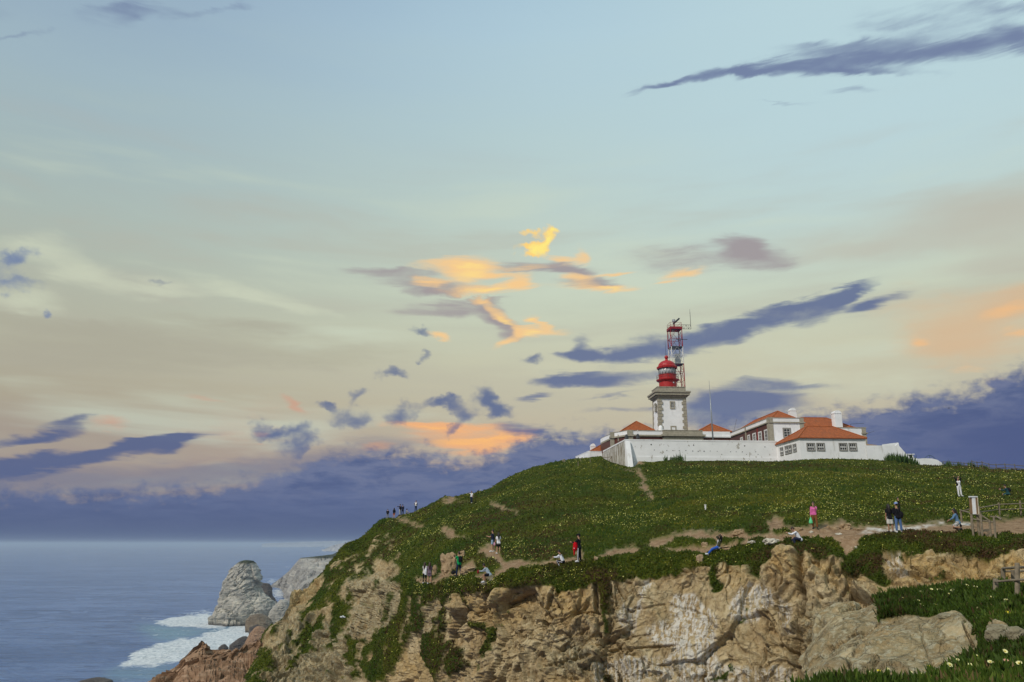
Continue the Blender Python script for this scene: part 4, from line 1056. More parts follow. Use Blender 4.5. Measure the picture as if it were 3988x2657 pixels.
for px, py, w, Y in ((985, 2441, 14, 1150), (1000, 2434, 9, 1170), (617, 2628, 10, 760)):
    o = stack_rock('sea_rock', [(px, py - 3), (px - w * .6, py), (px - w, py + 3)], [(px + 2, py - 3), (px + w * .6, py - 1), (px + w, py + 3)], Y, M_SLATE, 0.8, 0.6, seed=290 + px, nlev=10, nseg=24)
    tag(o, {985: 'flat black reef just below the low brown boulder in the foam', 1000: 'tiny black reef touching the low brown boulder foot', 617: 'tiny black reef in the thin foam streak left of the red ridge'}[px], 'sea rock')

def far_land(name, xs, crest, foot, mat, amp, seed, counts=(40, 6)):
    cpy, cy = interp_row(crest, xs)
    b = on_sea(xs, np.interp(xs, *zip(*foot)))
    c = P(xs, cpy, np.maximum(cy, b[:, 1] + 20))
    k = c.copy(); k[:, :2] *= 1.15; k[:, 2] += (c[:, 2] - CAM_Z) * 0.15 - 8
    b2 = b.copy(); b2[:, 2] = -0.6; b2[:, :2] *= 0.99
    ff = c * 0.92 + b * 0.08; ff[:, 2] = c[:, 2] * 0.9 + 0.1 * b[:, 2]
    g, rc = loft([b2, b * .45 + c * .55, c, k], (30, 22, 6))
    n = grid_normals(g)
    L = amp * 9
    r1, e1 = blocks(g / L, (1, 1, 0.5), seed); r2, e2 = blocks(g / L * 2.7, (1, 1, 0.6), seed + 1)
    d = amp * (1.0 * r1 + 0.5 * r2 - 0.4 * (1 - sstep(e1, 0, .12)) + 0.7 * fbm(g / L, 1.0, 4, seed=seed + 2))
    w = (1 - sstep(rc, 1.75, 2.0))[:, None]
    g = g + n * (d * w)[..., None]
    g[..., 2] = np.maximum(g[..., 2], -0.7)
    o = mesh_np(name, g, grid_faces(*g.shape[:2]), mat)
    return tag(o, kind='structure')
M_FAR = rock_material('far_cliff_rock', (0.240, 0.225, 0.205, 1), (0.390, 0.365, 0.320, 1), (0.480, 0.450, 0.390, 1), 0.05, top=(91.0, 97.0, (0.050, 0.055, 0.030, 1)), bumpd=0.8)
far_land('far_headland', np.arange(1052, 1480, 1.6), [(1052, 2281, 2250), (1057, 2278, 2250), (1087, 2256, 2180), (1110, 2238, 2130), (1128, 2222, 2100), (1150, 2195, 2070), (1170, 2173, 2050), (1230, 2167, 2050), (1296, 2159, 2050), (1312, 2150, 2060), (1480, 2120, 2100)],
         [(1052, 2289), (1095, 2290), (1100, 2320), (1130, 2345), (1200, 2370), (1480, 2400)], M_FAR, 6.0, 310)
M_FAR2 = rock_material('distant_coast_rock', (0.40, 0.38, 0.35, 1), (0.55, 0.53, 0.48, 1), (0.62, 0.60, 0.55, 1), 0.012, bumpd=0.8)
far_land('distant_coast', np.arange(1255, 1600, 1.6), [(1255, 2143, 5600), (1290, 2126, 5900), (1320, 2118, 6100), (1350, 2112, 6300), (1390, 2106, 6500), (1600, 2085, 7000)],
         [(1255, 2147), (1330, 2149), (1400, 2152), (1600, 2158)], M_FAR2, 14.0, 330)
far_land('distant_coast', np.arange(1020, 1700, 3.0), [(1020, 2117.2, 15000), (1100, 2113.5, 15000), (1180, 2110.5, 15000), (1260, 2109, 15000), (1340, 2106, 15000), (1700, 2095, 15000)],
         [(1020, 2131), (1700, 2131)], M_FAR2, 25.0, 350)

# ------------------------------------------------------------------ sea air
def haze_box():
    m = bpy.data.materials.new('haze'); m.use_nodes = True
    T = NT(m.node_tree); T.n.clear()
    v = T.node('ShaderNodeVolumePrincipled')
    v.inputs['Color'].default_value = (0.62, 0.76, 1.0, 1)
    v.inputs['Density'].default_value = 0.00005
    v.inputs['Anisotropy'].default_value = 0.0
    o = T.node('ShaderNodeOutputMaterial')
    T.l.new(v.outputs[0], o.inputs['Volume'])
    mb = MB()
    x, y0, y1, z0, z1 = 640000, -400, 151000, -2.0, 202.0
    mb.hexa([(-x, y0, z0), (x, y0, z0), (x, y1, z0), (-x, y1, z0)], [(-x, y0, z1), (x, y0, z1), (x, y1, z1), (-x, y1, z1)])
    return tag(mb.build('haze', m), kind='stuff')
haze_box()

# ------------------------------------------------------------------ buildings on the hilltop, in one shared plan grid turned a few degrees
BR = R(4.5)
EX = Vector((math.cos(BR), math.sin(BR), 0)); EY = Vector((-math.sin(BR), math.cos(BR), 0))
def L2W(u, v, z): return EX * u + EY * v + Vector((0, 0, z))
def W2L(p): return p[0] * EX.x + p[1] * EX.y, p[0] * EY.x + p[1] * EY.y, p[2]
def front(px, py, v):
    """pixel ray met with the upright plane at depth v -> (u, z)"""
    d = Vector(tuple(float(x) for x in ray(px, py)))
    t = v / d.dot(EY)
    return d.dot(EX) * t, CAM_Z + d.z * t
def side(px, py, u):
    d = Vector(tuple(float(x) for x in ray(px, py)))
    t = u / d.dot(EX)
    return d.dot(EY) * t, CAM_Z + d.z * t
def vdepth(px, py, Y): return W2L(P(px, py, Y))[1]
class LB(MB):
    """boxes given in the plan grid"""
    def box(s, u0, u1, v0, v1, z0, z1):
        c = [(u0, v0), (u1, v0), (u1, v1), (u0, v1)]
        return s.hexa([L2W(u, v, z0) for u, v in c], [L2W(u, v, z1) for u, v in c])
    def poly(s, foot, z0, z1):
        return s.prism([tuple(L2W(u, v, 0))[:2] for u, v in foot], z0, z1)
def hip_roof(mb, u0, u1, v0, v1, z, ridge, zr, over=0.0, thick=0.12):
    """hipped roof over a rectangle; ridge = ((ua,va),(ub,vb))"""
    u0, u1, v0, v1 = u0 - over, u1 + over, v0 - over, v1 + over
    c = [L2W(u0, v0, z), L2W(u1, v0, z), L2W(u1, v1, z), L2W(u0, v1, z)]
    a, b = L2W(*ridge[0], zr), L2W(*ridge[1], zr)
    lo = [p - Vector((0, 0, thick)) for p in c]
    along_u = abs(ridge[1][0] - ridge[0][0]) >= abs(ridge[1][1] - ridge[0][1])
    vs = c + [a, b] + lo
    if along_u: f = [(0, 1, 5, 4), (1, 2, 5), (2, 3, 4, 5), (3, 0, 4)]
    else: f = [(0, 1, 4), (1, 2, 5, 4), (2, 3, 5), (3, 0, 4, 5)]
    f += [(6, 7, 1, 0), (7, 8, 2, 1), (8, 9, 3, 2), (9, 6, 0, 3), (9, 8, 7, 6)]
    mb.add(vs, f)
    return [(c[0], a), (c[1], b if along_u else a), (c[2], b), (c[3], a if along_u else b), (a, b)]
def hips(lines, parent, r=0.11):
    for p, q in lines:
        if (p - q).length > 0.3:
            MB().tube([p + Vector((0, 0, .03)), q + Vector((0, 0, .03))], r, 6).build('hip_tile_row', M_TILE2, parent)

def roof_material(name, c):
    m = bpy.data.materials.new(name); m.use_nodes = True
    T = NT(m.node_tree); bs = T.n['Principled BSDF']
    g = T.node('ShaderNodeNewGeometry')
    co = T.node('ShaderNodeTexCoord').outputs['Object']
    # tile channels run down the slope: across-slope coordinate from the face normal
    nz = T.vmath('NORMALIZE', T.vmath('CROSS_PRODUCT', g.outputs['True Normal'], (0, 0, 1)))
    s = T.vmath('DOT_PRODUCT', co, nz)
    sp = T.node('ShaderNodeSeparateXYZ'); T.put(sp.inputs[0], co)
    chan = T.math('SINE', T.math('MULTIPLY', s, 2 * math.pi / 0.24))
    course = T.math('FRACT', T.math('MULTIPLY', sp.outputs[2], 1 / 0.17))
    cell = T.node('ShaderNodeCombineXYZ')
    T.put(cell.inputs[0], T.math('FLOOR', T.math('MULTIPLY', s, 1 / 0.24))); T.put(cell.inputs[1], T.math('FLOOR', T.math('MULTIPLY', sp.outputs[2], 1 / 0.17)))
    wn = T.node('ShaderNodeTexWhiteNoise'); T.put(wn.inputs['Vector'], cell.outputs[0])
    col = T.mix(wn.outputs['Value'], tuple(x * 0.78 for x in c) + (1,), tuple(min(1, x * 1.18) for x in c) + (1,))
    col = T.mix(T.math('MULTIPLY', T.rng(T.noise(co, 0.9, 5, 0.65), 0.52, 0.72), 0.5), col, (0.20, 0.085, 0.035, 1))
    col = T.mix(T.math('MULTIPLY', T.rng(chan, -0.4, -1.0), 0.5), col, (0.13, 0.035, 0.012, 1))
    T.put(bs.inputs['Base Color'], col)
    bs.inputs['Roughness'].default_value = 0.85
    b = T.node('ShaderNodeBump'); b.inputs['Strength'].default_value = 0.8; b.inputs['Distance'].default_value = 0.08
    T.put(b.inputs['Height'], T.math('ADD', chan, T.math('MULTIPLY', course, 0.5)))
    T.put(bs.inputs['Normal'], b.outputs[0])
    return m
M_TILE = roof_material('terracotta_tiles', (0.46, 0.115, 0.022))
M_TILE2 = material('terracotta_ridge', (0.36, 0.105, 0.03), 0.85, var=0.25, scale=3)
M_WHITE = material('white_render', (0.80, 0.80, 0.81), 0.9, 0.2, var=0.05, scale=0.6, spots=((0.9, 0.9, 0.22), 0.54, 0.72, (0.50, 0.48, 0.44), 0.7))
M_WALLW = material('weathered_white_wall', (0.79, 0.79, 0.80), 0.9, 0.2, var=0.04, scale=0.5, bump=0.3, bscale=3.0, spots=((1.3, 1.3, 0.9), 0.60, 0.66, (0.34, 0.31, 0.26), 0.85))
M_WALLD = material('flaking_dirty_wall', (0.60, 0.58, 0.54), 0.95, 0.1, var=0.10, scale=1.5, bump=0.4, bscale=4.0, spots=((2.6, 2.6, 0.30), 0.46, 0.54, (0.23, 0.195, 0.14), 0.95))
M_STONE = material('grey_limestone', (0.335, 0.305, 0.240), 0.9, 0.2, var=0.16, scale=2.5, bump=0.25, bscale=8, spots=((1.4, 1.4, 0.5), 0.55, 0.72, (0.19, 0.17, 0.13), 0.6))
M_MAROON = material('maroon_tiled_wall', (0.095, 0.030, 0.022), 0.5, 0.4, var=0.18, scale=4)
M_RED = material('red_lantern_paint', (0.38, 0.012, 0.012), 0.45, 0.45, var=0.12, scale=2.0, spots=((2, 2, .6), 0.56, 0.72, (0.24, 0.012, 0.012), 0.5))
M_LRED = material('mast_red_paint', (0.27, 0.02, 0.03), 0.6, 0.3)
M_LWHITE = material('mast_white_paint', (0.66, 0.65, 0.62), 0.6, 0.3)
M_DARK = material('dark_metal', (0.035, 0.037, 0.042), 0.5, 0.4)
M_GALV = material('galvanised_steel', (0.30, 0.32, 0.34), 0.45, 0.4, 0.4)
M_FRAMEW = material('white_window_frame', (0.72, 0.72, 0.71), 0.6)
M_FRAMEG = material('grey_stone_surround', (0.235, 0.225, 0.205), 0.85, var=0.12, scale=5)
M_GLASS = material('dark_window_glass', (0.022, 0.026, 0.032), 0.08, 0.6, var=0.3, scale=1.2)
M_LENS = material('lantern_glass', (0.50, 0.53, 0.53), 0.12, 0.6, var=0.06, scale=2)
M_WOOD = material('weathered_timber', (0.205, 0.170, 0.120), 0.9, 0.15, var=0.25, scale=6, bump=0.3, bscale=25)
M_WOODG = material('grey_old_timber', (0.130, 0.120, 0.105), 0.9, 0.15, var=0.25, scale=6, bump=0.3, bscale=25)

def win(parent, o, ax, nrm, w, h, surround=0.18, muntins=(1, 2), sur_mat=None, name='window', open_sash=False):
    """window on a wall: o lower left corner of the opening (world), ax along the wall, nrm outwards"""
    up = Vector((0, 0, 1))
    def bx(mb, a0, a1, z0, z1, d0, d1):
        c = lambda a, d, z: o + ax * a + nrm * d + up * z
        mb.hexa([c(a0, d1, z0), c(a1, d1, z0), c(a1, d0, z0), c(a0, d0, z0)], [c(a0, d1, z1), c(a1, d1, z1), c(a1, d0, z1), c(a0, d0, z1)])
    s = surround
    m = MB()
    bx(m, -s, 0, -s, h + s, -.05, .09); bx(m, w, w + s, -s, h + s, -.05, .09); bx(m, 0, w, h, h + s, -.05, .088); bx(m, 0, w, -s, 0, -.05, .11)
    f = m.build(name, sur_mat or M_FRAMEG, parent)
    m = MB(); bx(m, 0, w, 0, h, -.05, .012); m.build('pane', M_GLASS, f)
    m = MB(); t = .05
    bx(m, 0, t, 0, h, .0, .05); bx(m, w - t, w, 0, h, .0, .05); bx(m, t, w - t, h - t, h, .0, .05); bx(m, t, w - t, 0, t, .0, .05)
    nx, ny = muntins
    for i in range(1, nx + 1): bx(m, w * i / (nx + 1) - .025, w * i / (nx + 1) + .025, t, h - t, .0, .045)
    for i in range(1, ny + 1): bx(m, t, w - t, h * i / (ny + 1) - .025, h * i / (ny + 1) + .025, .0, .043)
    if open_sash: bx(m, t, w - t, h * .42, h * .56, .0, .055)
    m.build('sash', M_FRAMEW, f)
    return f
def fwin(parent, px0, py0, px1, py1, v, **kw):
    (u0, z1), (u1, _), (_, z0) = front(px0, py0, v), front(px1, py0, v), front(px0, py1, v)
    return win(parent, L2W(u0, v, z0), EX, -EY, u1 - u0, z1 - z0, **kw)
def swin(parent, px0, px1, py0, py1, u, **kw):
    """window on a west wall (plane u): px0 is the far edge, px1 the near edge; py0,py1 top and bottom at the near edge"""
    va, _ = side(px0, py0, u); vb, z1 = side(px1, py0, u); _, z0 = side(px1, py1, u)
    return win(parent, L2W(u, va, z0), -EY, -EX, va - vb, z1 - z0, **kw)

# --- retaining wall
V_W = vdepth(2455, 1790, 150.0)
uc, zt = front(2434, 1711, V_W); ur, _ = front(3026, 1715, V_W)
zg = front(2600, 1800, V_W)[1] - 3.0
vb_, zlow = side(2349, 1756, uc)
wall = empty('retaining_wall', L2W(uc, V_W, zg), 'long low white retaining wall below the lighthouse, its left end stained and flaking', 'wall')
LB().box(uc, ur, V_W, V_W + .6, zg, zt - .25).build('wall_face', M_WALLW, wall)
LB().box(uc - .05, ur, V_W - .05, V_W + .65, zt - .25, zt).build('coping', M_WHITE, wall)
zl = front(2700, 1781, V_W)[1]
LB().box(uc + 1.5, ur, V_W - .14, V_W - .002, zg, zl).build('plinth', M_WALLW, wall)
m = LB(); m.hexa([L2W(uc, V_W + .6, zg - 2), L2W(uc + .6, V_W + .6, zg - 2), L2W(uc + .6, vb_, zg - 2), L2W(uc, vb_, zg - 2)],
                 [L2W(uc, V_W + .6, zt - .25), L2W(uc + .6, V_W + .6, zt - .25), L2W(uc + .6, vb_, zlow - .25), L2W(uc, vb_, zlow - .25)])
m.build('side_face', M_WALLD, wall)
m = LB(); m.hexa([L2W(uc - .06, V_W + .6, zt - .25), L2W(uc + .66, V_W + .6, zt - .25), L2W(uc + .66, vb_, zlow - .25), L2W(uc - .06, vb_, zlow - .25)],
                 [L2W(uc - .06, V_W + .6, zt), L2W(uc + .66, V_W + .6, zt), L2W(uc + .66, vb_, zlow), L2W(uc - .06, vb_, zlow)])
m.build('coping', M_WHITE, wall)
# buttress: battered wedge at the corner
bz = front(2471, 1820, V_W)[1]
ub0 = front(2452, 1817, V_W - 3.2)[0]; ub1 = front(2472, 1820, V_W - 3.2)[0]
m = LB()
m.hexa([L2W(ub0 - .1, V_W - 3.3, zg - 1), L2W(ub1, V_W - 3.3, zg - 1), L2W(ub1 + .1, V_W - .002, zg - 1), L2W(uc - .02, V_W - .002, zg - 1)],
       [L2W(uc - .02, V_W - .35, zt - .5), L2W(uc + .9, V_W - .35, zt - .5), L2W(uc + .95, V_W - .002, zt - .5), L2W(uc - .02, V_W - .002, zt - .5)])
m.build('buttress', M_WHITE, wall)
# weep holes, one dark pipe mouth each
for px, py, r in ((2536, 1732, .10), (2701, 1734, .09), (2900, 1737, .09), (2979, 1741, .07), (2548, 1753, .06), (2597, 1755, .06), (2620, 1755, .06), (2645, 1755, .06), (2671, 1755, .06), (2698, 1757, .07), (2719, 1758, .07), (2742, 1758, .08), (2766, 1757, .05), (2793, 1758, .05),
                  (2845, 1760, .06), (2867, 1760, .05), (2891, 1760, .06), (2943, 1760, .06), (2811, 1770, .06), (2907, 1770, .05), (2952, 1770, .06)):
    u, z = front(px, py, V_W)
    MB().tube([L2W(u, V_W + .02, z), L2W(u, V_W - .03, z)], r * 1.4, 8).build('weep_hole', M_DARK, wall)
# low garden wall stepping down to the left behind the corner
(u1_, z1_), (u2_, z2_) = front(2349, 1762, vb_ + .4), front(2306, 1782, vb_ + .4)
m = LB(); m.hexa([L2W(u2_, vb_ + .1, z2_ - 4), L2W(u1_ + .3, vb_ + .1, z2_ - 4), L2W(u1_ + .3, vb_ + .5, z2_ - 4), L2W(u2_, vb_ + .5, z2_ - 4)],
                 [L2W(u2_, vb_ + .1, z2_), L2W(u1_ + .3, vb_ + .1, z1_), L2W(u1_ + .3, vb_ + .5, z1_), L2W(u2_, vb_ + .5, z2_)])
o = m.build('garden_wall', M_WHITE); tag(o, 'short sloping white wall running down left from the stained wall end', 'wall')

# --- lighthouse
V_T = vdepth(2620, 1600, 170.0)
tu0, _ = front(2564.5, 1665, V_T); tu1, _ = front(2677, 1665, V_T)
su0, zsh = front(2563.5, 1552, V_T); su1, _ = front(2671.5, 1552, V_T)
tvb, _ = side(2540.5, 1655, tu0)
tvb = max(tvb, V_T + 4.8)
zt0 = front(2620, 1730, V_T)[1]
light = empty('lighthouse', L2W((tu0 + tu1) / 2, (V_T + tvb) / 2, zt0), 'white square stone cornered lighthouse tower with round red lantern room', 'lighthouse')
ins = .05
m = LB()
c0 = [(tu0 + ins, V_T + ins), (tu1 - ins, V_T + ins), (tu1 - ins, tvb - ins), (tu0 + ins, tvb - ins)]
c1 = [(su0 + ins, V_T + ins + .1), (su1 - ins, V_T + ins + .1), (su1 - ins, tvb - ins), (su0 + ins, tvb - ins)]
m.hexa([L2W(u, v, zt0) for u, v in c0], [L2W(u, v, zsh + .2) for u, v in c1])
m.build('tower_shaft', M_WHITE, light)
zf = front(2620, 1543, V_T)[1]; zc0 = front(2620, 1537, V_T - .9)[1]; zc1 = front(2620, 1522, V_T - .9)[1]; zp = front(2620, 1506, V_T)[1]
LB().box(su0 - .02, su1 + .02, V_T + .02, tvb + .02, zsh - .1, zc0 - .35).build('frieze', M_STONE, light)
LB().box(su0 - .35, su1 + .35, V_T - .3, tvb + .35, zc0 - .35, zc0).build('bed_mould', M_STONE, light)
LB().box(su0 - .75, su1 + .75, V_T - .75, tvb + .75, zc0, zc0 + (zc1 - zc0) * .62).build('cornice', M_STONE, light)
LB().box(su0 - .95, su1 + .95, V_T - .95, tvb + .95, zc0 + (zc1 - zc0) * .62, zc1).build('cornice', M_STONE, light)
LB().box(su0 - .02, su1 + .02, V_T, tvb + .02, zc1, zp - .12).build('parapet', M_STONE, light)
LB().box(su0 - .10, su1 + .10, V_T - .08, tvb + .10, zp - .12, zp).build('parapet_coping', M_STONE, light)
# quoins: alternate long and short blocks up each corner
nq = 15; hq = (zsh - zt0) / nq
for i in range(nq):
    t = (i + .5) / nq
    uL, uR = tu0 + (su0 - tu0) * t, tu1 + (su1 - tu1) * t
    lg, sh = (1.02, .72) if i % 2 else (.72, 1.02)
    za, zb = zt0 + i * hq + .03, zt0 + (i + 1) * hq - .03
    for (a0, a1, b0, b1) in ((uL - .03, uL + lg, V_T - .03, V_T + sh), (uR - lg, uR + .03, V_T - .03, V_T + sh), (uL - .03, uL + sh, tvb - lg, tvb + .03)):
        LB().box(a0, a1, b0, b1, za, zb).build('quoin', M_STONE, light)
fwin(light, 2613, 1567.5, 2623.5, 1588.5, V_T + .1, surround=.26, muntins=(1, 1), sur_mat=M_STONE, name='tower_window')
fwin(light, 2615.5, 1663.5, 2629.5, 1690, V_T + .12, surround=.26, muntins=(1, 2), sur_mat=M_STONE, name='tower_door')
swin(light, 2549.5, 2554.5, 1572, 1601, tu0 + ins, surround=.14, muntins=(0, 2), sur_mat=M_STONE, name='tower_window')
# lantern
lc = P(2601, 1500, 173.3); k = 173.3 / F_PX * .97
def lz(py): return float(P(2601, py, 173.3 - 2)[2])
LC = Vector((lc[0], lc[1], 0)); rl = 35.5 * k
zl0, zgal, zmid, zg1, zd0 = zp - .3, lz(1481), lz(1472), lz(1454), lz(1430)
MB().lathe(LC, [(rl, zl0), (rl, zgal)], 28).build('lantern_drum', M_RED, light, smooth=False)
MB().lathe(LC, [(rl + .1, zgal), (rl + .55, zgal + .25), (rl + .6, zgal + .42), (rl, zgal + .42)], 28).build('gallery', M_RED, light)
MB().lathe(LC, [(rl, zgal + .42), (rl, zg1 - .12), (rl + .07, zg1 - .12), (rl + .07, zg1), (rl - .1, zg1)], 28).build('lantern_drum', M_RED, light)
MB().lathe(LC, [(rl - .08, zg1), (rl - .08, zd0 + .1)], 28).build('lantern_glazing', M_LENS, light, smooth=True)
for i in range(16):
    a0, a1 = 2 * math.pi * i / 16, 2 * math.pi * (i + .5) / 16
    a2 = 2 * math.pi * (i + 1) / 16
    pt = lambda a, z: LC + Vector(((rl - .05) * math.cos(a), (rl - .05) * math.sin(a), z))
    MB().tube([pt(a0, zg1), pt(a1, zd0 + .1)], .035, 5).tube([pt(a1, zd0 + .1), pt(a2, zg1)], .035, 5).build('glazing_bar', M_DARK, light)
ztop, zn = lz(1397), lz(1392)
hd = ztop - (zd0 + .55)
prof = [(rl - .05, zd0), (rl + .28, zd0 + .02), (rl + .34, zd0 + .42), (rl + .12, zd0 + .58)]
prof += [((rl + .02) * math.cos(t), zd0 + .58 + hd * math.sin(t)) for t in np.linspace(0.05, 1.40, 10)]
MB().lathe(LC, prof, 28).build('dome', M_RED, light, smooth=False)
for i in range(14):
    a = 2 * math.pi * i / 14
    MB().ball(LC + Vector(((rl + .32) * math.cos(a), (rl + .32) * math.sin(a), zd0 + .24)), .12, 6, 4).build('gargoyle', M_RED, light)
zb = lz(1384)
MB().lathe(LC, [(.42, ztop - .1), (.34, ztop + .15), (.30, zb - .42)], 12).ball(LC + Vector((0, 0, zb)), .46, 14, 8).build('finial', M_RED, light, smooth=True)
MB().tube([LC + Vector((0, 0, zb + .4)), LC + Vector((-.1, 0, lz(1370))), LC + Vector((-.1, 0, lz(1322)))], [.05, .04, .025], 6).build('lightning_rod', M_DARK, light)
MB().tube([LC + Vector((-.35, 0, lz(1371))), LC + Vector((.35, 0, lz(1371)))], .03, 5).build('vane_bar', M_DARK, light)
m = MB()
for i in range(20):
    a = 2 * math.pi * i / 20
    q = LC + Vector(((rl + .52) * math.cos(a), (rl + .52) * math.sin(a), zgal + .42))
    m.tube([q, q + Vector((0, 0, 1.05))], .02, 5)
    a2 = 2 * math.pi * (i + 1) / 20
    q2_ = LC + Vector(((rl + .52) * math.cos(a2), (rl + .52) * math.sin(a2), zgal + .42))
    for h in (.55, 1.05): m.tube([q + Vector((0, 0, h)), q2_ + Vector((0, 0, h))], .02, 5)
m.build('gallery_rail', M_DARK, light)
MB().ball(L2W(su0 + 4.0, V_T + .9, zl0 + 1.4) + Vector((0, 0, 0)), .22, 8, 6).build('fog_lamp', M_GALV, light)

# --- radar mast: square lattice, red / white / red
V_M = V_T + 8.6
mu1, zm0 = front(2667.5, 1500, V_M); zmt = front(2655, 1281, V_M)[1]
mu0 = mu1 - 2.75; mv1 = V_M + 2.75
zbase = zt0 + 2
mast = empty('radar_mast', L2W((mu0 + mu1) / 2, V_M + 1.3, zbase), 'red and white lattice mast with tilted radar bar rising behind the lantern', 'mast')
zr1 = front(2655, 1350, V_M)[1]; zw0 = front(2655, 1416, V_M)[1]
corners = [(mu0, V_M), (mu1, V_M), (mu1, mv1), (mu0, mv1)]
def seg_mat(z): return M_LWHITE if zw0 <= z < zr1 else M_LRED
cuts = sorted([zbase, zw0, zr1, zmt])
for (u, v) in corners:
    for a, b in zip(cuts[:-1], cuts[1:]):
        MB().tube([L2W(u, v, a), L2W(u, v, b)], .10, 6).build('mast_leg', seg_mat((a + b) / 2), mast)
nb = 0
z = zbase
while z < zmt - .5:
    h = min(2.05, zmt - z); mt = seg_mat(z + h / 2)
    for i in range(4):
        a, b = corners[i], corners[(i + 1) % 4]
        mid = ((a[0] + b[0]) / 2, (a[1] + b[1]) / 2)
        MB().tube([L2W(*a, z), L2W(*b, z)], .05, 5).build('mast_strut', mt, mast)
        MB().tube([L2W(*a, z), L2W(*mid, z + h), L2W(*b, z)], .048, 5).build('mast_brace', mt, mast)
    z += h
    nb += 1
LB().box(mu0 - .15, mu1 + .15, V_M - .15, mv1 + .15, zmt - .05, zmt + .55).build('mast_deck', M_LRED, mast)
LB().box(mu0 - .05, mu1 + .05, V_M - .05, mv1 + .05, zr1 - .12, zr1 + .06).build('mast_landing', M_DARK, mast)
LB().box(mu0 - .05, mu1 + .05, V_M - .05, mv1 + .05, zw0 - .12, zw0 + .06).build('mast_landing', M_DARK, mast)
m = LB()
for i in range(4):
    a, b = corners[i], corners[(i + 1) % 4]
    for h in (1.05, 1.6): m.tube([L2W(*a, zmt + h), L2W(*b, zmt + h)], .035, 5)
    m.tube([L2W(*a, zmt + .5), L2W(*a, zmt + 1.6)], .04, 5)
m.build('deck_rail', M_LRED, mast)
cu, cv = mu0 + 1.3, V_M + 1.2
zpd = zmt + .55
MB().tube([L2W(cu, cv, zpd), L2W(cu, cv, zpd + 1.5)], .16, 10).build('radar_pedestal', M_LRED, mast)
MB().tube([L2W(cu - .05, cv, zpd + 1.5), L2W(cu - .05, cv, zpd + 2.1)], [.42, .36], 12).build('radar_gearbox', M_GALV, mast)
a, b = front(2622, 1262, V_M + 1), front(2647, 1239, V_M + 1)
m = MB()
p, q = L2W(a[0], cv - .3, a[1]), L2W(b[0], cv + .2, b[1])
m.tube([p, p + (q - p) * .5, q], [.20, .22, .20], 8); m.build('radar_bar', M_DARK, mast)
# side frame carrying the whip aerial
au, za_ = front(2690, 1266, V_M); zb_ = front(2690, 1282, V_M)[1]
m = MB()
m.tube([L2W(mu1, V_M, za_), L2W(au, V_M, za_)], .05, 6).tube([L2W(mu1, V_M, zb_), L2W(au, V_M, zb_)], .05, 6)
for i in range(5):
    f0, f1 = i / 4, min(1, (i + .5) / 4)
    m.tube([L2W(mu1 + (au - mu1) * f0, V_M, zb_), L2W(mu1 + (au - mu1) * f0, V_M, za_)], .03, 5)
    if i < 4: m.tube([L2W(mu1 + (au - mu1) * f0, V_M, zb_ if i % 2 else za_), L2W(mu1 + (au - mu1) * (i + 1) / 4, V_M, za_ if i % 2 else zb_)], .03, 5)
m.build('aerial_frame', M_DARK, mast)
zw_ = front(2688, 1204, V_M)[1]
MB().tube([L2W(au, V_M, zb_), L2W(au, V_M, zb_ + (zw_ - zb_) * .8), L2W(au, V_M, zw_)], [.06, .05, .02], 6).build('whip_aerial', M_DARK, mast)
za2 = front(2660, 1322.5, V_M)[1]
MB().tube([L2W(mu0 + 1.2, V_M - .1, za2), L2W(front(2676, 1322, V_M)[0], V_M - .1, za2)], .07, 6).build('side_arm', M_DARK, mast)
zq = front(2645, 1405, V_M)[1]
LB().box(mu0 + 1.1, mu0 + 2.3, V_M + .8, V_M + 1.6, zw0 + .1, zw0 + 2.6).build('equipment_cabinet', M_GALV, mast)
m = MB()
lu = mu0 + .45
for s_ in (0, .42): m.tube([L2W(lu + s_, V_M + .12, zbase), L2W(lu + s_, V_M + .12, zmt)], .03, 5)
zz = zbase
while zz < zmt: m.tube([L2W(lu, V_M + .12, zz), L2W(lu + .42, V_M + .12, zz)], .02, 4); zz += .45
m.build('ladder', M_GALV, mast)

# --- front building with maroon walls, white parapets, stone centre bay
V_F = vdepth(2520, 1690, 161.5)
fu0, fz = front(2443, 1675.5, V_F); fu1, _ = front(2580, 1675.5, V_F); fu2, _ = front(2730, 1678, V_F); fu3, _ = front(2838, 1681, V_F)
zpa = fz; zco = front(2520, 1694, V_F)[1]; zcb = front(2520, 1700, V_F)[1]; zwb = zg + 1
lv, _ = side(2392, 1684, 0) if False else (V_F + 3.4, 0)
lu_, _ = front(2392, 1684, lv)
bu, bv = front(2345, 1704, V_F + 12)[0], V_F + 12
fb_ = empty('front_building', L2W(fu0 + 8, V_F + 4, zwb), 'single storey maroon walled building with white parapet at the foot of the lighthouse', 'building')
def band(name, mat, out, z0, z1, u_a=None, u_b=None):
    m = LB(); m.poly([(bu, bv), (lu_ - out * .9, lv - out * .6), (fu0 - out * .4, V_F - out), (fu1, V_F - out), (fu1, V_F + 9), (bu, V_F + 14)], z0, z1)
    return m.build(name, mat, fb_)
band('wall', M_MAROON, 0, zwb - 3, zcb); band('cornice', M_STONE, .28, zcb, zco); band('parapet', M_WHITE, .02, zco, zpa - .12); band('coping', M_STONE, .10, zpa - .12, zpa)
for px0, px1, vv in ((2443, 2465, V_F - .14), (2378, 2392, lv - .1)):
    a0, a1 = front(px0, 1690, vv)[0], front(px1, 1690, vv)[0]
    LB().box(a0, a1, vv, vv + .7, zwb - 3, zpa + .04).build('pilaster', M_STONE, fb_)
    LB().box(a0 - .2, a1 + .2, vv - .22, vv + .7, zcb - .02, zco + .03).build('pilaster_cap', M_STONE, fb_)
for px0, px1 in ((2352, 2356), (2366, 2371)):
    pass
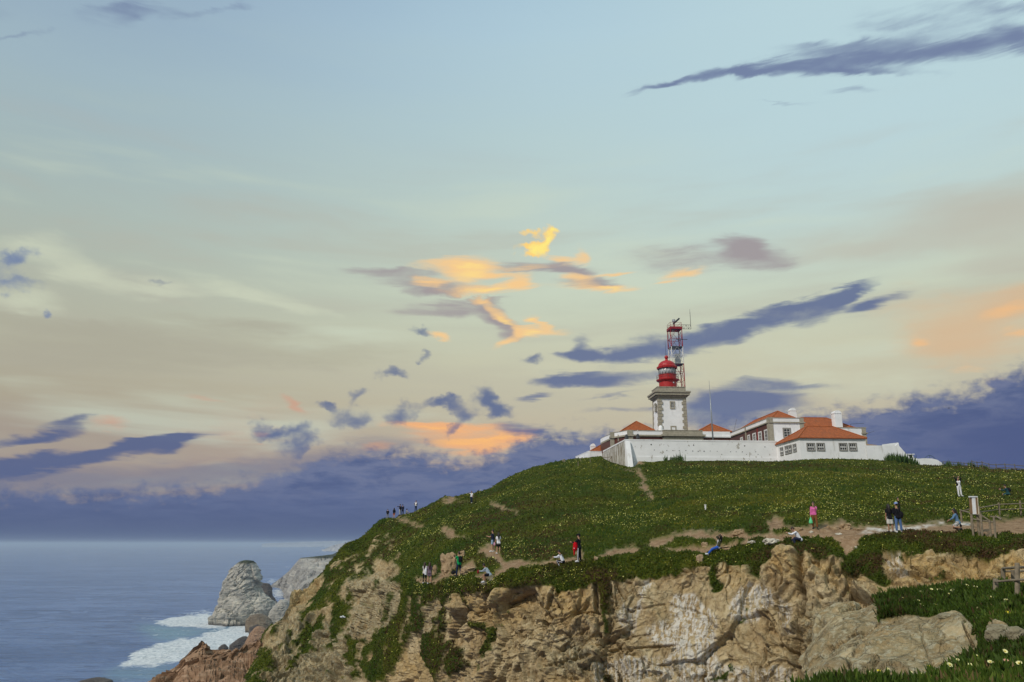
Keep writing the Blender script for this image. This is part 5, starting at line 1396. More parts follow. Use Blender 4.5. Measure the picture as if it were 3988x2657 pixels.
LB().box(fu1 - .1, fu2 + .1, V_F - 1.0, V_F + 5, zwb - 3, zcb - .05).build('stone_bay', M_STONE, fb_)
LB().box(fu1 - .5, fu2 + .5, V_F - 1.4, V_F + 5, zcb - .05, zco + .02).build('bay_cornice', M_STONE, fb_)
LB().box(fu1, fu2, V_F - .95, V_F + 5, zco + .02, zpa - .1).build('bay_parapet', M_STONE, fb_)
LB().box(fu1 - .06, fu2 + .06, V_F - 1.02, V_F + 5, zpa - .1, zpa + .02).build('bay_coping', M_STONE, fb_)
zr_ = front(2790, 1681, V_F + .5)[1]
LB().box(fu2, fu3 + .5, V_F + .6, V_F + 8, zwb - 3, zcb).build('wall', M_MAROON, fb_)
LB().box(fu2, fu3 + .5, V_F + .35, V_F + 8, zcb, zco).build('cornice', M_WHITE, fb_)
LB().box(fu2, fu3 + .5, V_F + .55, V_F + 8, zco, zr_).build('parapet', M_WHITE, fb_)
def pyramid(px0, px1, py, apx, apy, vf, depth, parent, over=0):
    u0, z0 = front(px0, py, vf); u1, _ = front(px1, py, vf)
    vm = vf + depth / 2
    ua, zr = front(apx, apy, vm)
    m = MB(); l = hip_roof(m, u0, u1, vf, vf + depth, z0, ((ua, vm), (ua + .01, vm)), zr)
    m.build('roof', M_TILE, parent); hips(l[:2] + l[3:4], parent)
pyramid(2424, 2550, 1674.5, 2478, 1641.5, V_F + 1.6, 7.5, fb_)
pyramid(2722, 2851, 1680, 2769, 1651, V_F + 2.2, 7.5, fb_)
# small cowl vent beside the tower foot
u, z = front(2578, 1676, V_F + 1)
MB().lathe(L2W(u, V_F + 2, 0), [(.55, z), (.5, z + .6), (.42, z + .9), (.2, z + 1.15), (.02, z + 1.2)], 12).build('white_cowl', M_WHITE, fb_)
# openings in the left corner walls, barely seen over the wall
fwin(fb_, 2409, 1697, 2418, 1716, V_F + 2.3, surround=.2, muntins=(1, 1), sur_mat=M_STONE)
for px, py in ((2440, 1701), (2484, 1699)):
    u, z = front(px, py, V_W + 4)
    t = empty('horn_lamp', L2W(u, V_W + 4, z - .6), {2440: 'black horn fitting on the terrace left of the stone pilaster', 2484: 'black horn fitting with pale tip just right of the stone pilaster'}[px], 'horn')
    MB().tube([L2W(u, V_W + 4, z - 2.5), L2W(u, V_W + 4, z + .1)], .05, 6).build('stand', M_DARK, t)
    MB().tube([L2W(u, V_W + 4, z - .55), L2W(u, V_W + 4, z + .1), L2W(u, V_W + 4, z + .45)], [.42, .34, .14], 10).build('horn', M_DARK, t)
    if px == 2484: MB().tube([L2W(u, V_W + 4, z + .45), L2W(u, V_W + 4, z + 1.0)], .07, 6).ball(L2W(u, V_W + 4, z + 1.1), .12, 8, 6).build('tip', M_LWHITE, t)

# --- flagpole
V_P = V_W + 4.5
u0, z0 = front(2777, 1716, V_P); _, z1 = front(2772, 1530, V_P); _, z2 = front(2769, 1481, V_P)
fp = empty('flagpole', L2W(u0, V_P, z0 - 1.5), 'tall bare grey flagpole standing between the tower and the maroon wing', 'flagpole')
MB().tube([L2W(u0, V_P, z0 - 1.5), L2W(u0, V_P, z0 + (z1 - z0) * .55), L2W(u0, V_P, z1)], [.16, .13, .085], 10).build('pole', M_GALV, fp, smooth=True)
MB().tube([L2W(u0, V_P, z1), L2W(u0, V_P, z2)], [.05, .03], 6).build('topmast', M_GALV, fp)
MB().ball(L2W(u0, V_P, z1), .13, 8, 6).build('truck', M_GALV, fp)
# thin wire aerials on the roofs
for px0, py0, px1, py1, v, lab in ((2857, 1676, 2869, 1633, V_F + 4, 'thin leaning rod aerial above the far end of the maroon wing'), (2375, 1690, 2375, 1671, V_F + 5, 'short thin rod on the left parapet corner of the front building')):
    a, b = front(px0, py0, v), front(px1, py1, v)
    tag(MB().tube([L2W(a[0], v, a[1] - .3), L2W(b[0], v, b[1])], .03, 5).build('rod_aerial', M_DARK), lab, 'aerial')

# --- maroon wing running back, white gable front
V_R = vdepth(3050, 1650, 157.0)
ru0, rz = front(2993.5, 1626, V_R); ru1, _ = front(3128, 1627, V_R)
rvb, _ = side(2839, 1686, ru0)
zrc0 = front(3060, 1648, V_R)[1]; zrc1 = front(3060, 1643.5, V_R)[1]; zrb = zg
wing = empty('lighthouse_wing', L2W(ru0 + 3, V_R + 8, zrb), 'two tone wing with maroon side wall, white front and orange hipped roof', 'building')
LB().box(ru0, ru0 + 4, V_R + .05, rvb, zrb, zrc0).build('side_wall', M_MAROON, wing)
LB().box(ru0 + .004, ru1, V_R, V_R + .4, zrb, zrc0).build('front_wall', M_WHITE, wing)
LB().box(ru0 + 4.002, ru1, V_R + .402, rvb, zrb, zrc0).build('wall', M_WHITE, wing)
LB().box(ru0 - .25, ru1 + .25, V_R - .25, rvb, zrc0, zrc1).build('cornice', M_STONE, wing)
LB().box(ru0 - .02, ru1 + .02, V_R - .02, rvb, zrc1, rz - .12).build('parapet', M_WHITE, wing)
LB().box(ru0 - .1, ru1 + .1, V_R - .1, rvb, rz - .12, rz).build('coping', M_STONE, wing)
for px0, px1 in ((2992.5, 3010), (3114, 3129)):
    a0, a1 = front(px0, 1650, V_R)[0], front(px1, 1650, V_R)[0]
    LB().box(a0, a1, V_R - .09, V_R + .3, zrb, rz + .03).build('pilaster', M_STONE, wing)
vp, _ = side(2904, 1680, ru0)
for va in (V_R + .75, vp):
    LB().box(ru0 - .09, ru0 + .2, va - .35, va + .35, zrb, rz + .03).build('pilaster', M_STONE, wing)
LB().box(ru0 - .03, ru0 + .1, V_R + 3.6 + 2.6, V_R + 3.6 + 3.1, zrb, zrc0 - .02).build('red_strip', material('red_panel', (0.26, 0.02, 0.015), .6), wing)
for px0, px1, py0, py1 in ((2978, 2988, 1676, 1716), (2954.5, 2964.5, 1684, 1718), (2932.5, 2942, 1690, 1719), (2913, 2919.5, 1697, 1720), (2885, 2892, 1706, 1722)):
    swin(wing, px0, px1, py0, py1, ru0, surround=.24, muntins=(1, 2), sur_mat=M_FRAMEW)
fwin(wing, 3052, 1671, 3075, 1701, V_R, surround=.24, muntins=(1, 2))
ua, zap = front(3029, 1601.5, V_R + 5.5)
m = MB(); l = hip_roof(m, ru0 + .5, ru1 - .5, V_R + .5, rvb - .5, rz - .3, ((ua, V_R + 5.5), (ua, rvb - 5)), zap)
m.build('roof', M_TILE, wing); hips(l, wing)
def chimney(px0, px1, pyt, pyb, v, parent):
    (u0, z1), (u1, _) = front(px0, pyt, v), front(px1, pyt, v); z0 = front(px0, pyb, v)[1]
    w = u1 - u0; uc_ = (u0 + u1) / 2
    m = LB(); m.box(u0, u1, v, v + w, z0 - 2.5, z1 - .45).box(u0 - .07, u1 + .07, v - .07, v + w + .07, z1 - .45, z1 - .28)
    n = 8
    arc = [(u0 + .03 + (w - .06) * (1 - math.cos(math.pi * i / n)) / 2, z1 - .28 + .5 * math.sin(math.pi * i / n)) for i in range(n + 1)]
    vs = [L2W(u, v + .03, z) for u, z in arc] + [L2W(u, v + w - .03, z) for u, z in arc]
    m.add(vs, [tuple(range(n, -1, -1)), tuple(range(n + 1, 2 * n + 2))] + [(i, i + 1, n + 2 + i, n + 1 + i) for i in range(n)])
    return m.build('chimney', M_WHITE, parent)
chimney(3078, 3101, 1592, 1624, V_R + 7, wing)
# --- rear house with the big roof
V_B = V_R + 1.5
bu0, bz0 = front(3130, 1664, V_B); bu1, _ = front(3371, 1664, V_B)
zpB = front(3300, 1664.5, V_B)[1]
rear = empty('rear_house', L2W((bu0 + bu1) / 2, V_B + 5, zrb), 'white rear house with wide orange roof and one tall round topped chimney', 'house')
LB().box(bu0, bu1, V_B, V_B + 12, zrb, zpB - .14).build('wall', M_WHITE, rear)
LB().box(bu0, bu1 + .1, V_B - .1, V_B + 12.1, zpB - .14, zpB).build('coping', M_STONE, rear)
a0, a1 = front(3356, 1680, V_B)[0], front(3371.5, 1680, V_B)[0]
LB().box(a0, a1 + .05, V_B - .08, V_B + .5, zrb, zpB + .04).build('pilaster', M_STONE, rear)
LB().box(a0 - .15, a1 + .3, V_B - .25, V_B + 3, zpB - 1.35, zpB - 1.1).build('cornice', M_STONE, rear)
ra_, zrr = front(3120, 1627, V_B + 6); rb_, _ = front(3218, 1627, V_B + 6)
m = MB(); l = hip_roof(m, bu0 - 4, front(3338, 1664, V_B)[0] + .5, V_B + .4, V_B + 11.6, zpB - .25, ((ra_, V_B + 6), (rb_, V_B + 6)), zrr)
m.build('roof', M_TILE, rear); hips(l, rear)
chimney(3249, 3276, 1602, 1663, V_B + .3, rear)
u, z = front(3371, 1690, V_B - .5)
tag(MB().tube([L2W(front(3312, 1650, V_B + 1)[0], V_B + 1, front(3312, 1652, V_B + 1)[1]), L2W(*[front(3365, 1649, V_B + 1)[0], V_B + 1], front(3365, 1649, V_B + 1)[1])], .035, 5)
    .tube([L2W(front(3312, 1650, V_B + 1)[0], V_B + 1, front(3312, 1652, V_B + 1)[1]), L2W(front(3312, 1650, V_B + 1)[0], V_B + 1, zpB)], .035, 5).build('roof_aerial', M_DARK), 'dark horizontal rod aerial over the rear house parapet', 'aerial')
tag(MB().tube([L2W(u, V_B - .5, z), L2W(front(3400, 1681, V_B)[0], V_B - .5, front(3400, 1681, V_B)[1])], .03, 5).build('roof_aerial', M_DARK), 'thin rod sticking out sideways from the right corner of the rear house', 'aerial')

# --- small house with paired windows in front
V_H = vdepth(3240, 1740, 142.5)
hu0, hze = front(3113, 1704.5, V_H); hu1, _ = front(3366, 1704.5, V_H)
hvb = V_W + 8
hzb = front(3200, 1790, V_H)[1] - 2.0
house = empty('small_white_house', L2W((hu0 + hu1) / 2, V_H + 4, hzb), 'small white house with orange hipped roof and two pairs of front windows', 'house')
LB().box(hu0, hu1, V_H, hvb, hzb, hze).build('wall', M_WHITE, house)
LB().box(hu0 - .12, hu1 + .12, V_H - .12, hvb, hze - .32, hze - .1).build('eaves_band', M_WHITE, house)
(r0, zr0), (r1, _) = front(3141, 1661, V_H + 5.2), front(3244, 1661, V_H + 5.2)
m = MB(); l = hip_roof(m, hu0, hu1, V_H, V_H + 10.4, hze, ((r0, V_H + 5.2), (r1, V_H + 5.2)), zr0, over=.35, thick=.14)
m.build('roof', M_TILE, house); hips(l, house)
for px0, px1 in ((3144, 3169), (3182.5, 3207), (3269.5, 3295), (3308, 3332)):
    fwin(house, px0, 1729, px1, 1753, V_H, surround=.19, muntins=(2, 1), open_sash=True)
for px0, px1, py0, py1 in ((3089, 3100, 1731, 1757), (3071, 3082, 1735, 1762), (3057.5, 3068.5, 1738, 1766), (3039, 3049, 1744, 1771)):
    swin(house, px0, px1, py0, py1, hu0, surround=.16, muntins=(1, 1), open_sash=True)
m = LB(); m.box(hu1 + .02, hu1 + .14, V_H - .1, V_H - .0, hzb, hze - .4); m.build('drainpipe', M_FRAMEW, house)

# --- low walls and yard on the right
V_L = vdepth(3450, 1790, 151.0)
def lwall(name, pts, v, th, lab, mat=M_WHITE, deep=4.0):
    """white wall whose top follows px/py points"""
    q = [front(px, py, v) for px, py in pts]
    zb0 = min(z for _, z in q) - deep
    vs, fs = [], []
    for u, z in q: vs += [L2W(u, v, zb0), L2W(u, v + th, zb0), L2W(u, v + th, z), L2W(u, v, z)]
    n = len(q)
    for i in range(n - 1):
        a, b = 4 * i, 4 * i + 4
        fs += [(a, b, b + 3, a + 3), (a + 3, b + 3, b + 2, a + 2), (a + 2, b + 2, b + 1, a + 1)]
    fs += [(0, 3, 2, 1), (4 * n - 4, 4 * n - 3, 4 * n - 2, 4 * n - 1)]
    o = MB().add(vs, fs).build(name, mat)
    return tag(o, lab, 'wall')
lwall('yard_wall', [(3358, 1735), (3488, 1735.5), (3493, 1731), (3500, 1726), (3502, 1737), (3520, 1757), (3541, 1783)], V_L, .5, 'white yard wall right of the small house ending in a raised sloping shoulder')
lwall('yard_wall', [(3541, 1785), (3562, 1783), (3575, 1787), (3600, 1785), (3630, 1786), (3650, 1791), (3668, 1803), (3679, 1816)], V_L + .8, .5, 'low white wall with rounded sloping end at the right edge of the compound')
lwall('yard_wall', [(3440, 1731), (3470, 1727), (3496, 1724), (3499, 1724)], V_L + 6, .5, 'pale thin wall top showing behind the raised shoulder of the yard wall')
t = empty('store_hut', L2W(*front(3545, 1790, V_L + 3)[:1], V_L + 3, front(3545, 1790, V_L + 3)[1]), 'tiny white hut with flat roof and dark opening behind the yard wall', 'hut')
(u0, z1), (u1, _), (_, z0) = front(3534, 1768, V_L + 3), front(3558, 1768, V_L + 3), front(3534, 1795, V_L + 3)
LB().box(u0 + .1, u1 - .1, V_L + 3, V_L + 5, z0, z1 - .15).build('wall', M_WHITE, t)
LB().box(u0 - .1, u1 + .1, V_L + 2.8, V_L + 5.2, z1 - .15, z1).build('roof_slab', M_WHITE, t)
(a0, b1), (a1, b0) = front(3540, 1772, V_L + 3), front(3552, 1784, V_L + 3)
LB().box(a0, a1, V_L + 2.95, V_L + 3.2, b0, b1).build('opening', M_GLASS, t)
t = empty('arch_gate', L2W(front(3620, 1786, V_L + 1)[0], V_L + 1.6, front(3620, 1786, V_L + 1)[1]), 'thin dark blue metal arch with one upright above the low white wall', 'gate')
(ua0, zz0), (ua1, _) = front(3600, 1785, V_L + 1.6), front(3642, 1785, V_L + 1.6); zz1 = front(3620, 1774, V_L + 1.6)[1]
MB().tube([L2W(ua0 + (ua1 - ua0) * i / 12, V_L + 1.6, zz0 - .3 + (zz1 - zz0 + .3) * math.sin(math.pi * (.08 + .84 * i / 12))) for i in range(13)], .06, 6).build('arch', material('blue_steel', (.05, .09, .14), .5), t)
MB().tube([L2W((ua0 + ua1) / 2, V_L + 1.6, zz0 - 1), L2W((ua0 + ua1) / 2, V_L + 1.6, zz1)], .05, 6).build('upright', MATS['blue_steel'], t)
# tan lean-to roof behind the yard wall
(u0, z0), (u1, _), (_, z1) = front(3366, 1734, V_L + 5), front(3416, 1734, V_L + 5), front(3366, 1719, V_L + 5)
t = empty('lean_to', L2W((u0 + u1) / 2, V_L + 5, z0 - 3), 'small lean to with brownish tiled roof at the right end of the small house', 'shed')
LB().box(u0, u1 - .1, V_L + 5.2, V_L + 8, z0 - 3, z0 - .05).build('wall', M_WHITE, t)
m = LB(); m.hexa([L2W(u0 - .1, V_L + 5, z0 - .05), L2W(u1, V_L + 5, z0 - .05), L2W(u1 - .5, V_L + 8, z0), L2W(u0 - .1, V_L + 8, z0)], [L2W(u0 - .1, V_L + 5, z0 + .05), L2W(u1, V_L + 5, z0 + .05), L2W(u0 + (u1 - u0) * .35, V_L + 8, z1), L2W(u0 - .1, V_L + 8, z1)])
m.build('roof', material('faded_tiles', (.30, .19, .11), .9, var=.2, scale=4), t)

# --- lower building with red roof at the far left of the compound
V_A = V_W + 24
lowb = empty('lower_left_building', L2W(front(2300, 1760, V_A)[0], V_A + 3, zg), 'low white flat parapet building with red roof at the left end of the compound', 'building')
(u0, z1), (u1, _) = front(2290.5, 1757, V_A), front(2375, 1756, V_A); z0 = zg - 3
vl, _ = side(2242, 1784, u0) if False else (V_A + 9, 0)
ul = front(2242, 1784, V_A + 11)[0]
m = LB(); m.poly([(u0, V_A), (u1, V_A), (u1, V_A + 11), (ul, V_A + 11)], z0, z1 - 2.0); m.build('wall', M_WHITE, lowb)
m = LB(); m.poly([(u0 - .2, V_A - .2), (u1, V_A - .2), (u1, V_A + 11), (ul - .2, V_A + 11)], z1 - 2.0, z1 - 1.75); m.build('cornice', M_STONE, lowb)
m = LB(); m.poly([(u0, V_A - .02), (u1, V_A - .02), (u1, V_A + 11), (ul, V_A + 11)], z1 - 1.75, z1 - .1); m.build('parapet', M_WHITE, lowb)
m = LB(); m.poly([(u0 - .06, V_A - .08), (u1, V_A - .08), (u1, V_A + 11), (ul - .06, V_A + 11)], z1 - .1, z1); m.build('coping', M_WHITE, lowb)
LB().box(u0 - .02, u0 + .6, V_A - .09, V_A + .4, z0, z1 + .02).build('pilaster', M_WHITE, lowb)
(a0, b0), (a1, b1) = front(2294, 1756, V_A + .5), front(2368, 1720, V_A + 4)
m = MB(); l = hip_roof(m, a0, a0 + 12, V_A + .6, V_A + 8, z1 - .05, ((a1 - .2, V_A + 4.2), (a1 + 5, V_A + 4.2)), b1); m.build('roof', M_TILE, lowb); hips(l[:1], lowb)
chimney(2301, 2319, 1731, 1755, V_A + 6, lowb)

# ------------------------------------------------------------------ fences
def fence(label, posts, h, rails, mat, pr, rr, rail_n=7, extra=None, name='post_and_rail_fence', jitter=.02):
    """posts: world foot points; rails: heights"""
    root = empty(name, posts[0], label, 'fence')
    tops = []
    for p in posts:
        p = Vector(p); d = Vector((random.uniform(-jitter, jitter), random.uniform(-jitter, jitter), h))
        MB().tube([p - Vector((0, 0, .3)), p + d], [pr, pr * .95], 8).build('post', mat, root)
        tops.append((p, d))
    for (p, d), (q, e) in zip(tops[:-1], tops[1:]):
        for r in rails:
            a, b = p + d * (r / h), q + e * (r / h)
            mdl = (a + b) / 2 + Vector((0, 0, random.uniform(-.02, .02)))
            x = (b - a).normalized() * .12
            MB().tube([a - x, mdl, b + x], rr, rail_n).build('rail', mat, root)
    return root
def gp(px, py, Y=None):
    return ground_hit(px, py) if Y is None else Vector(P(px, py, Y))
def on_ground_at(px, py, Y):
    p = Vector(P(px, py, Y)); z = drop(p.x, p.y)
    if z is not None: p.z = z
    return p
pts = [on_ground_at(px, 1815, 151) for px in (3677, 3705, 3735, 3758, 3772, 3785)]
fence('dark post and rail fence on the skyline right of the white walls', pts, 1.0, (.45, .9), M_WOODG, .07, .055)
pts = [on_ground_at(px, py, Y) for px, py, Y in ((3788, 1822, 147), (3810, 1838, 140), (3831, 1842, 138), (3857, 1847, 136), (3885, 1853, 134), (3921, 1858, 132), (3960, 1863, 131), (4010, 1868, 130))]
fence('grey timber fence following the gravel lane down the right side of the hill', pts, 1.25, (.5, 1.05), M_WOODG, .08, .06)

# ------------------------------------------------------------------ ice plant cover, flowers
def leaf_material(name, stops, rough=0.55, trans=0.15):
    m = bpy.data.materials.new(name); m.use_nodes = True
    T = NT(m.node_tree); bs = T.n['Principled BSDF']
    T.put(bs.inputs['Base Color'], T.ramp(T.attr('tint'), stops))
    bs.inputs['Roughness'].default_value = rough
    bs.inputs['Specular IOR Level'].default_value = 0.06
    return m
M_LEAF = leaf_material('ice_plant_leaves', [(0.0, (0.080, 0.046, 0.024, 1)), (0.16, (0.078, 0.060, 0.020, 1)), (0.38, (0.046, 0.074, 0.011, 1)), (0.62, (0.080, 0.108, 0.014, 1)), (0.85, (0.150, 0.142, 0.018, 1)), (1.0, (0.200, 0.175, 0.050, 1))])
M_NEARLEAF = leaf_material('near_ice_plant_leaves', [(0.0, (0.070, 0.044, 0.022, 1)), (0.22, (0.030, 0.046, 0.010, 1)), (0.6, (0.045, 0.080, 0.012, 1)), (0.9, (0.090, 0.125, 0.020, 1)), (1.0, (0.15, 0.10, 0.05, 1))], 0.45)
M_PETAL = leaf_material('ice_plant_petals', [(0.0, (0.36, 0.34, 0.05, 1)), (0.5, (0.50, 0.47, 0.09, 1)), (1.0, (0.64, 0.61, 0.24, 1))], 0.7)

def sample_grid(G, weight, n):
    """random points on a grid surface, weighted per cell"""
    a, b, c = G[:-1, :-1], G[:-1, 1:], G[1:, :-1]
    w = weight[:-1, :-1].ravel(); w = w / w.sum()
    idx = rng.choice(w.size, n, p=w)
    r, q = np.unravel_index(idx, weight[:-1, :-1].shape)
    s, t = rng.random(n)[:, None], rng.random(n)[:, None]
    A = G[r, q]; p = A + (G[r, q + 1] - A) * s + (G[r + 1, q] - A) * t
    nn = np.cross(G[r, q + 1] - A, G[r + 1, q] - A); nn /= np.maximum(np.linalg.norm(nn, axis=1, keepdims=True), 1e-9)
    nn *= np.sign(nn[:, 2:3] + 1e-9)
    return p, nn

def tufts(p, n, size, leaves, width, spread, tint, seed=0):
    """many small pointed leaf clumps as one mesh: each leaf one kinked blade"""
    k = len(p)
    P_ = np.repeat(p, leaves, 0); N_ = np.repeat(n, leaves, 0); S_ = np.repeat(size, leaves) * rng.uniform(.55, 1.2, k * leaves); T_ = np.clip(np.repeat(tint, leaves) + rng.normal(0, .09, k * leaves), 0, 1)
    up = N_ * .5 + np.array([0, 0, 1.0]) * .6
    d = up + rng.normal(0, spread, (k * leaves, 3)); d /= np.linalg.norm(d, axis=1, keepdims=True)
    h = np.cross(d, rng.normal(0, 1, (k * leaves, 3))); h /= np.maximum(np.linalg.norm(h, axis=1, keepdims=True), 1e-6)
    base = P_ + rng.normal(0, .30, (k * leaves, 3)) * S_[:, None] * np.array([1, 1, .2])
    w = (S_ * width)[:, None]
    base = base - d * (S_ * .15)[:, None]
    mid = base + d * (S_ * .6)[:, None] + np.array([0, 0, 1.0]) * (S_ * .06)[:, None]
    tip = base + d * (S_ * 1.0)[:, None] + np.array([0, 0, 1.0]) * (S_ * .20)[:, None]
    v = np.stack([base - h * w * .7, base + h * w * .7, mid + h * w, tip, mid - h * w], 1).reshape(-1, 3)
    i = np.arange(k * leaves)[:, None] * 5
    f = np.concatenate([i + np.array([[0, 1, 2]]), i + np.array([[0, 2, 4]]), i + np.array([[4, 2, 3]])], 0)
    return v, f, np.repeat(T_, 5)

# weights follow how large each patch of ground shows, so the grain stays even from near to far
gx, gy = proj(G2)
cellpx = np.abs((np.gradient(gx, axis=1)) * (np.gradient(gy, axis=0)))
vis = (RC > 1.2) & (RC < 9.06)
facing = cellpx * vis * np.clip(vegs * 2 - 1, 0, 1) * (soft(path, 1.6) < .40)
facing = np.minimum(facing, np.percentile(facing[facing > 0], 99))
tone = np.clip(0.47 + 0.38 * fbm(G2, 0.055, 4, seed=401) + 0.26 * fbm(G2, 0.35, 3, seed=402), 0, 1)
low_edge = (1 - sstep(RC, 2.9, 3.6)) * (PX > 1500)            # old growth that hangs over the rock is browner
dry = sstep(fbm(G2, 0.12, 3, seed=403) + 0.5 * fbm(G2, 0.6, 2, seed=404), 0.10, 0.5)
tone = np.clip(tone - 0.36 * low_edge * sstep(fbm(G2, 0.5, 3, seed=405), -0.2, 0.3) - 0.20 * dry * np.where(PX < 1500, 1.0, 0.8) - 0.30 * ((PX > 3130) & (RC < 4.2) & (RC > 2.2)) * sstep(fbm(G2, 0.45, 3, seed=406), -0.25, 0.25), 0, 1)
def at_points(field, p):
    """nearest grid value for sampled points (by direction from the viewpoint)"""
    x, y = proj(p)
    return x, y
NT_ = 88000
a, b, c = G2[:-1, :-1], G2[:-1, 1:], G2[1:, :-1]
wgt = facing[:-1, :-1].ravel(); wgt = wgt / wgt.sum()
idx = rng.choice(wgt.size, NT_, p=wgt)
r_, q_ = np.unravel_index(idx, facing[:-1, :-1].shape)
s_, t_ = rng.random(NT_)[:, None], rng.random(NT_)[:, None]
A = a[r_, q_]; tp = A + (b[r_, q_] - A) * s_ + (c[r_, q_] - A) * t_
tn = np.cross(b[r_, q_] - A, c[r_, q_] - A); tn /= np.maximum(np.linalg.norm(tn, axis=1, keepdims=True), 1e-9); tn *= np.sign(tn[:, 2:3] + 1e-9)
dist = np.linalg.norm(tp - np.array([0, 0, CAM_Z]), axis=1)
size = 0.065 + 0.0009 * dist
size *= np.where((r_ > 0) & (RC[r_, q_] > 8.8) & (PX[r_, q_] > 2330), 0.6, 1.0) * rng.uniform(.7, 1.35, NT_)
v, f, tt = tufts(tp, tn, size, 3, 0.22, 0.75, tone[r_, q_])
cover = mesh_np('ice_plant_cover', v, f, M_LEAF, smooth=False, attrs=dict(tint=tt))
tag(cover, 'dark green ice plant mat covering the headland slopes', kind='stuff')

def discs(p, n, r, tint, k=6, tilt=.5, cup=.25):
    m = len(p)
    nn = n * .4 + np.array([0, -.35, .55]) + rng.normal(0, tilt * .5, (m, 3)); nn /= np.linalg.norm(nn, axis=1, keepdims=True)
    h = np.cross(nn, rng.normal(0, 1, (m, 3))); h /= np.linalg.norm(h, axis=1, keepdims=True); g = np.cross(nn, h)
    an = np.linspace(0, 2 * np.pi, k, endpoint=False)
    rim = p[:, None] + (h[:, None] * np.cos(an)[None, :, None] + g[:, None] * np.sin(an)[None, :, None]) * r[:, None, None] + nn[:, None] * (r * cup)[:, None, None]
    v = np.concatenate([p[:, None], rim], 1).reshape(-1, 3)
    i = np.arange(m)[:, None] * (k + 1)
    f = np.concatenate([np.concatenate([i, i + 1 + j, i + 1 + (j + 1) % k], 1) for j in range(k)], 0)
    return v, f, np.repeat(tint, k + 1)
fl = sstep(fbm(G2, 0.10, 3, seed=411) + 0.8 * fbm(G2, 0.5, 3, seed=412), -0.25, 0.65) ** 2.0
fw_ = facing * (0.05 + fl) * (sstep(RC, 2.9, 3.3) * 0.9 + 0.1) * (1 - 0.75 * (PX < 1500)) * (1 - 0.6 * sstep(PX, 3100, 3300) * (RC < 4.4))
fw_ = np.where(RC > 8.7, fw_ * .25, fw_)
NF = 12500
fp_, fn_ = sample_grid(G2, fw_, NF)
fd = np.linalg.norm(fp_ - np.array([0, 0, CAM_Z]), axis=1)
fr = (0.012 + 0.00034 * fd) * rng.choice([.55, .75, .95, 1.25], NF, p=[.4, .3, .2, .1])
v, f, tt = discs(fp_ + fn_ * (0.07 + 0.0008 * fd)[:, None], fn_, fr, rng.random(NF))
flowers = mesh_np('hillside_flowers', v, f, M_PETAL, attrs=dict(tint=tt))
tag(flowers, 'thousands of small pale yellow flowers dotting the green slopes', kind='stuff')

# nearer mats: longer fingers
def near_cover(Gr, w, n, size, name, lab, spread=.5):
    p, nn = sample_grid(Gr, w, n)
    tn_ = np.clip(0.5 + 0.3 * fbm(p, 0.8, 3, seed=421) + .15 * rng.normal(0, 1, n), 0, 1)
    v, f, tt = tufts(p, nn, size * rng.uniform(.7, 1.3, n), 6, 0.13, spread, tn_)
    o = mesh_np(name, v, f, M_NEARLEAF, attrs=dict(tint=tt))
    return tag(o, lab, kind='stuff')
ox, oy = proj(OG2); ocell = np.abs(np.gradient(ox, axis=1) * np.gradient(oy, axis=0)) * np.clip(ovs * 1.4 - .4, 0, 1) * (ORC < 3.1)
near_cover(OG2, ocell, 9000, 0.17, 'ledge_ice_plant', 'ice plant mat on the rock ledge in front of the timber fence', .6)
nx_, ny_ = proj(NG); ncell = np.abs(np.gradient(nx_, axis=1) * np.gradient(ny_, axis=0)) * np.ones(nshape)
ncell[:8] *= .3
near_cover(NG, ncell, 9000, 0.13, 'near_ice_plant', 'bright green ice plant fingers in the bottom right corner nearest the viewer', .6)

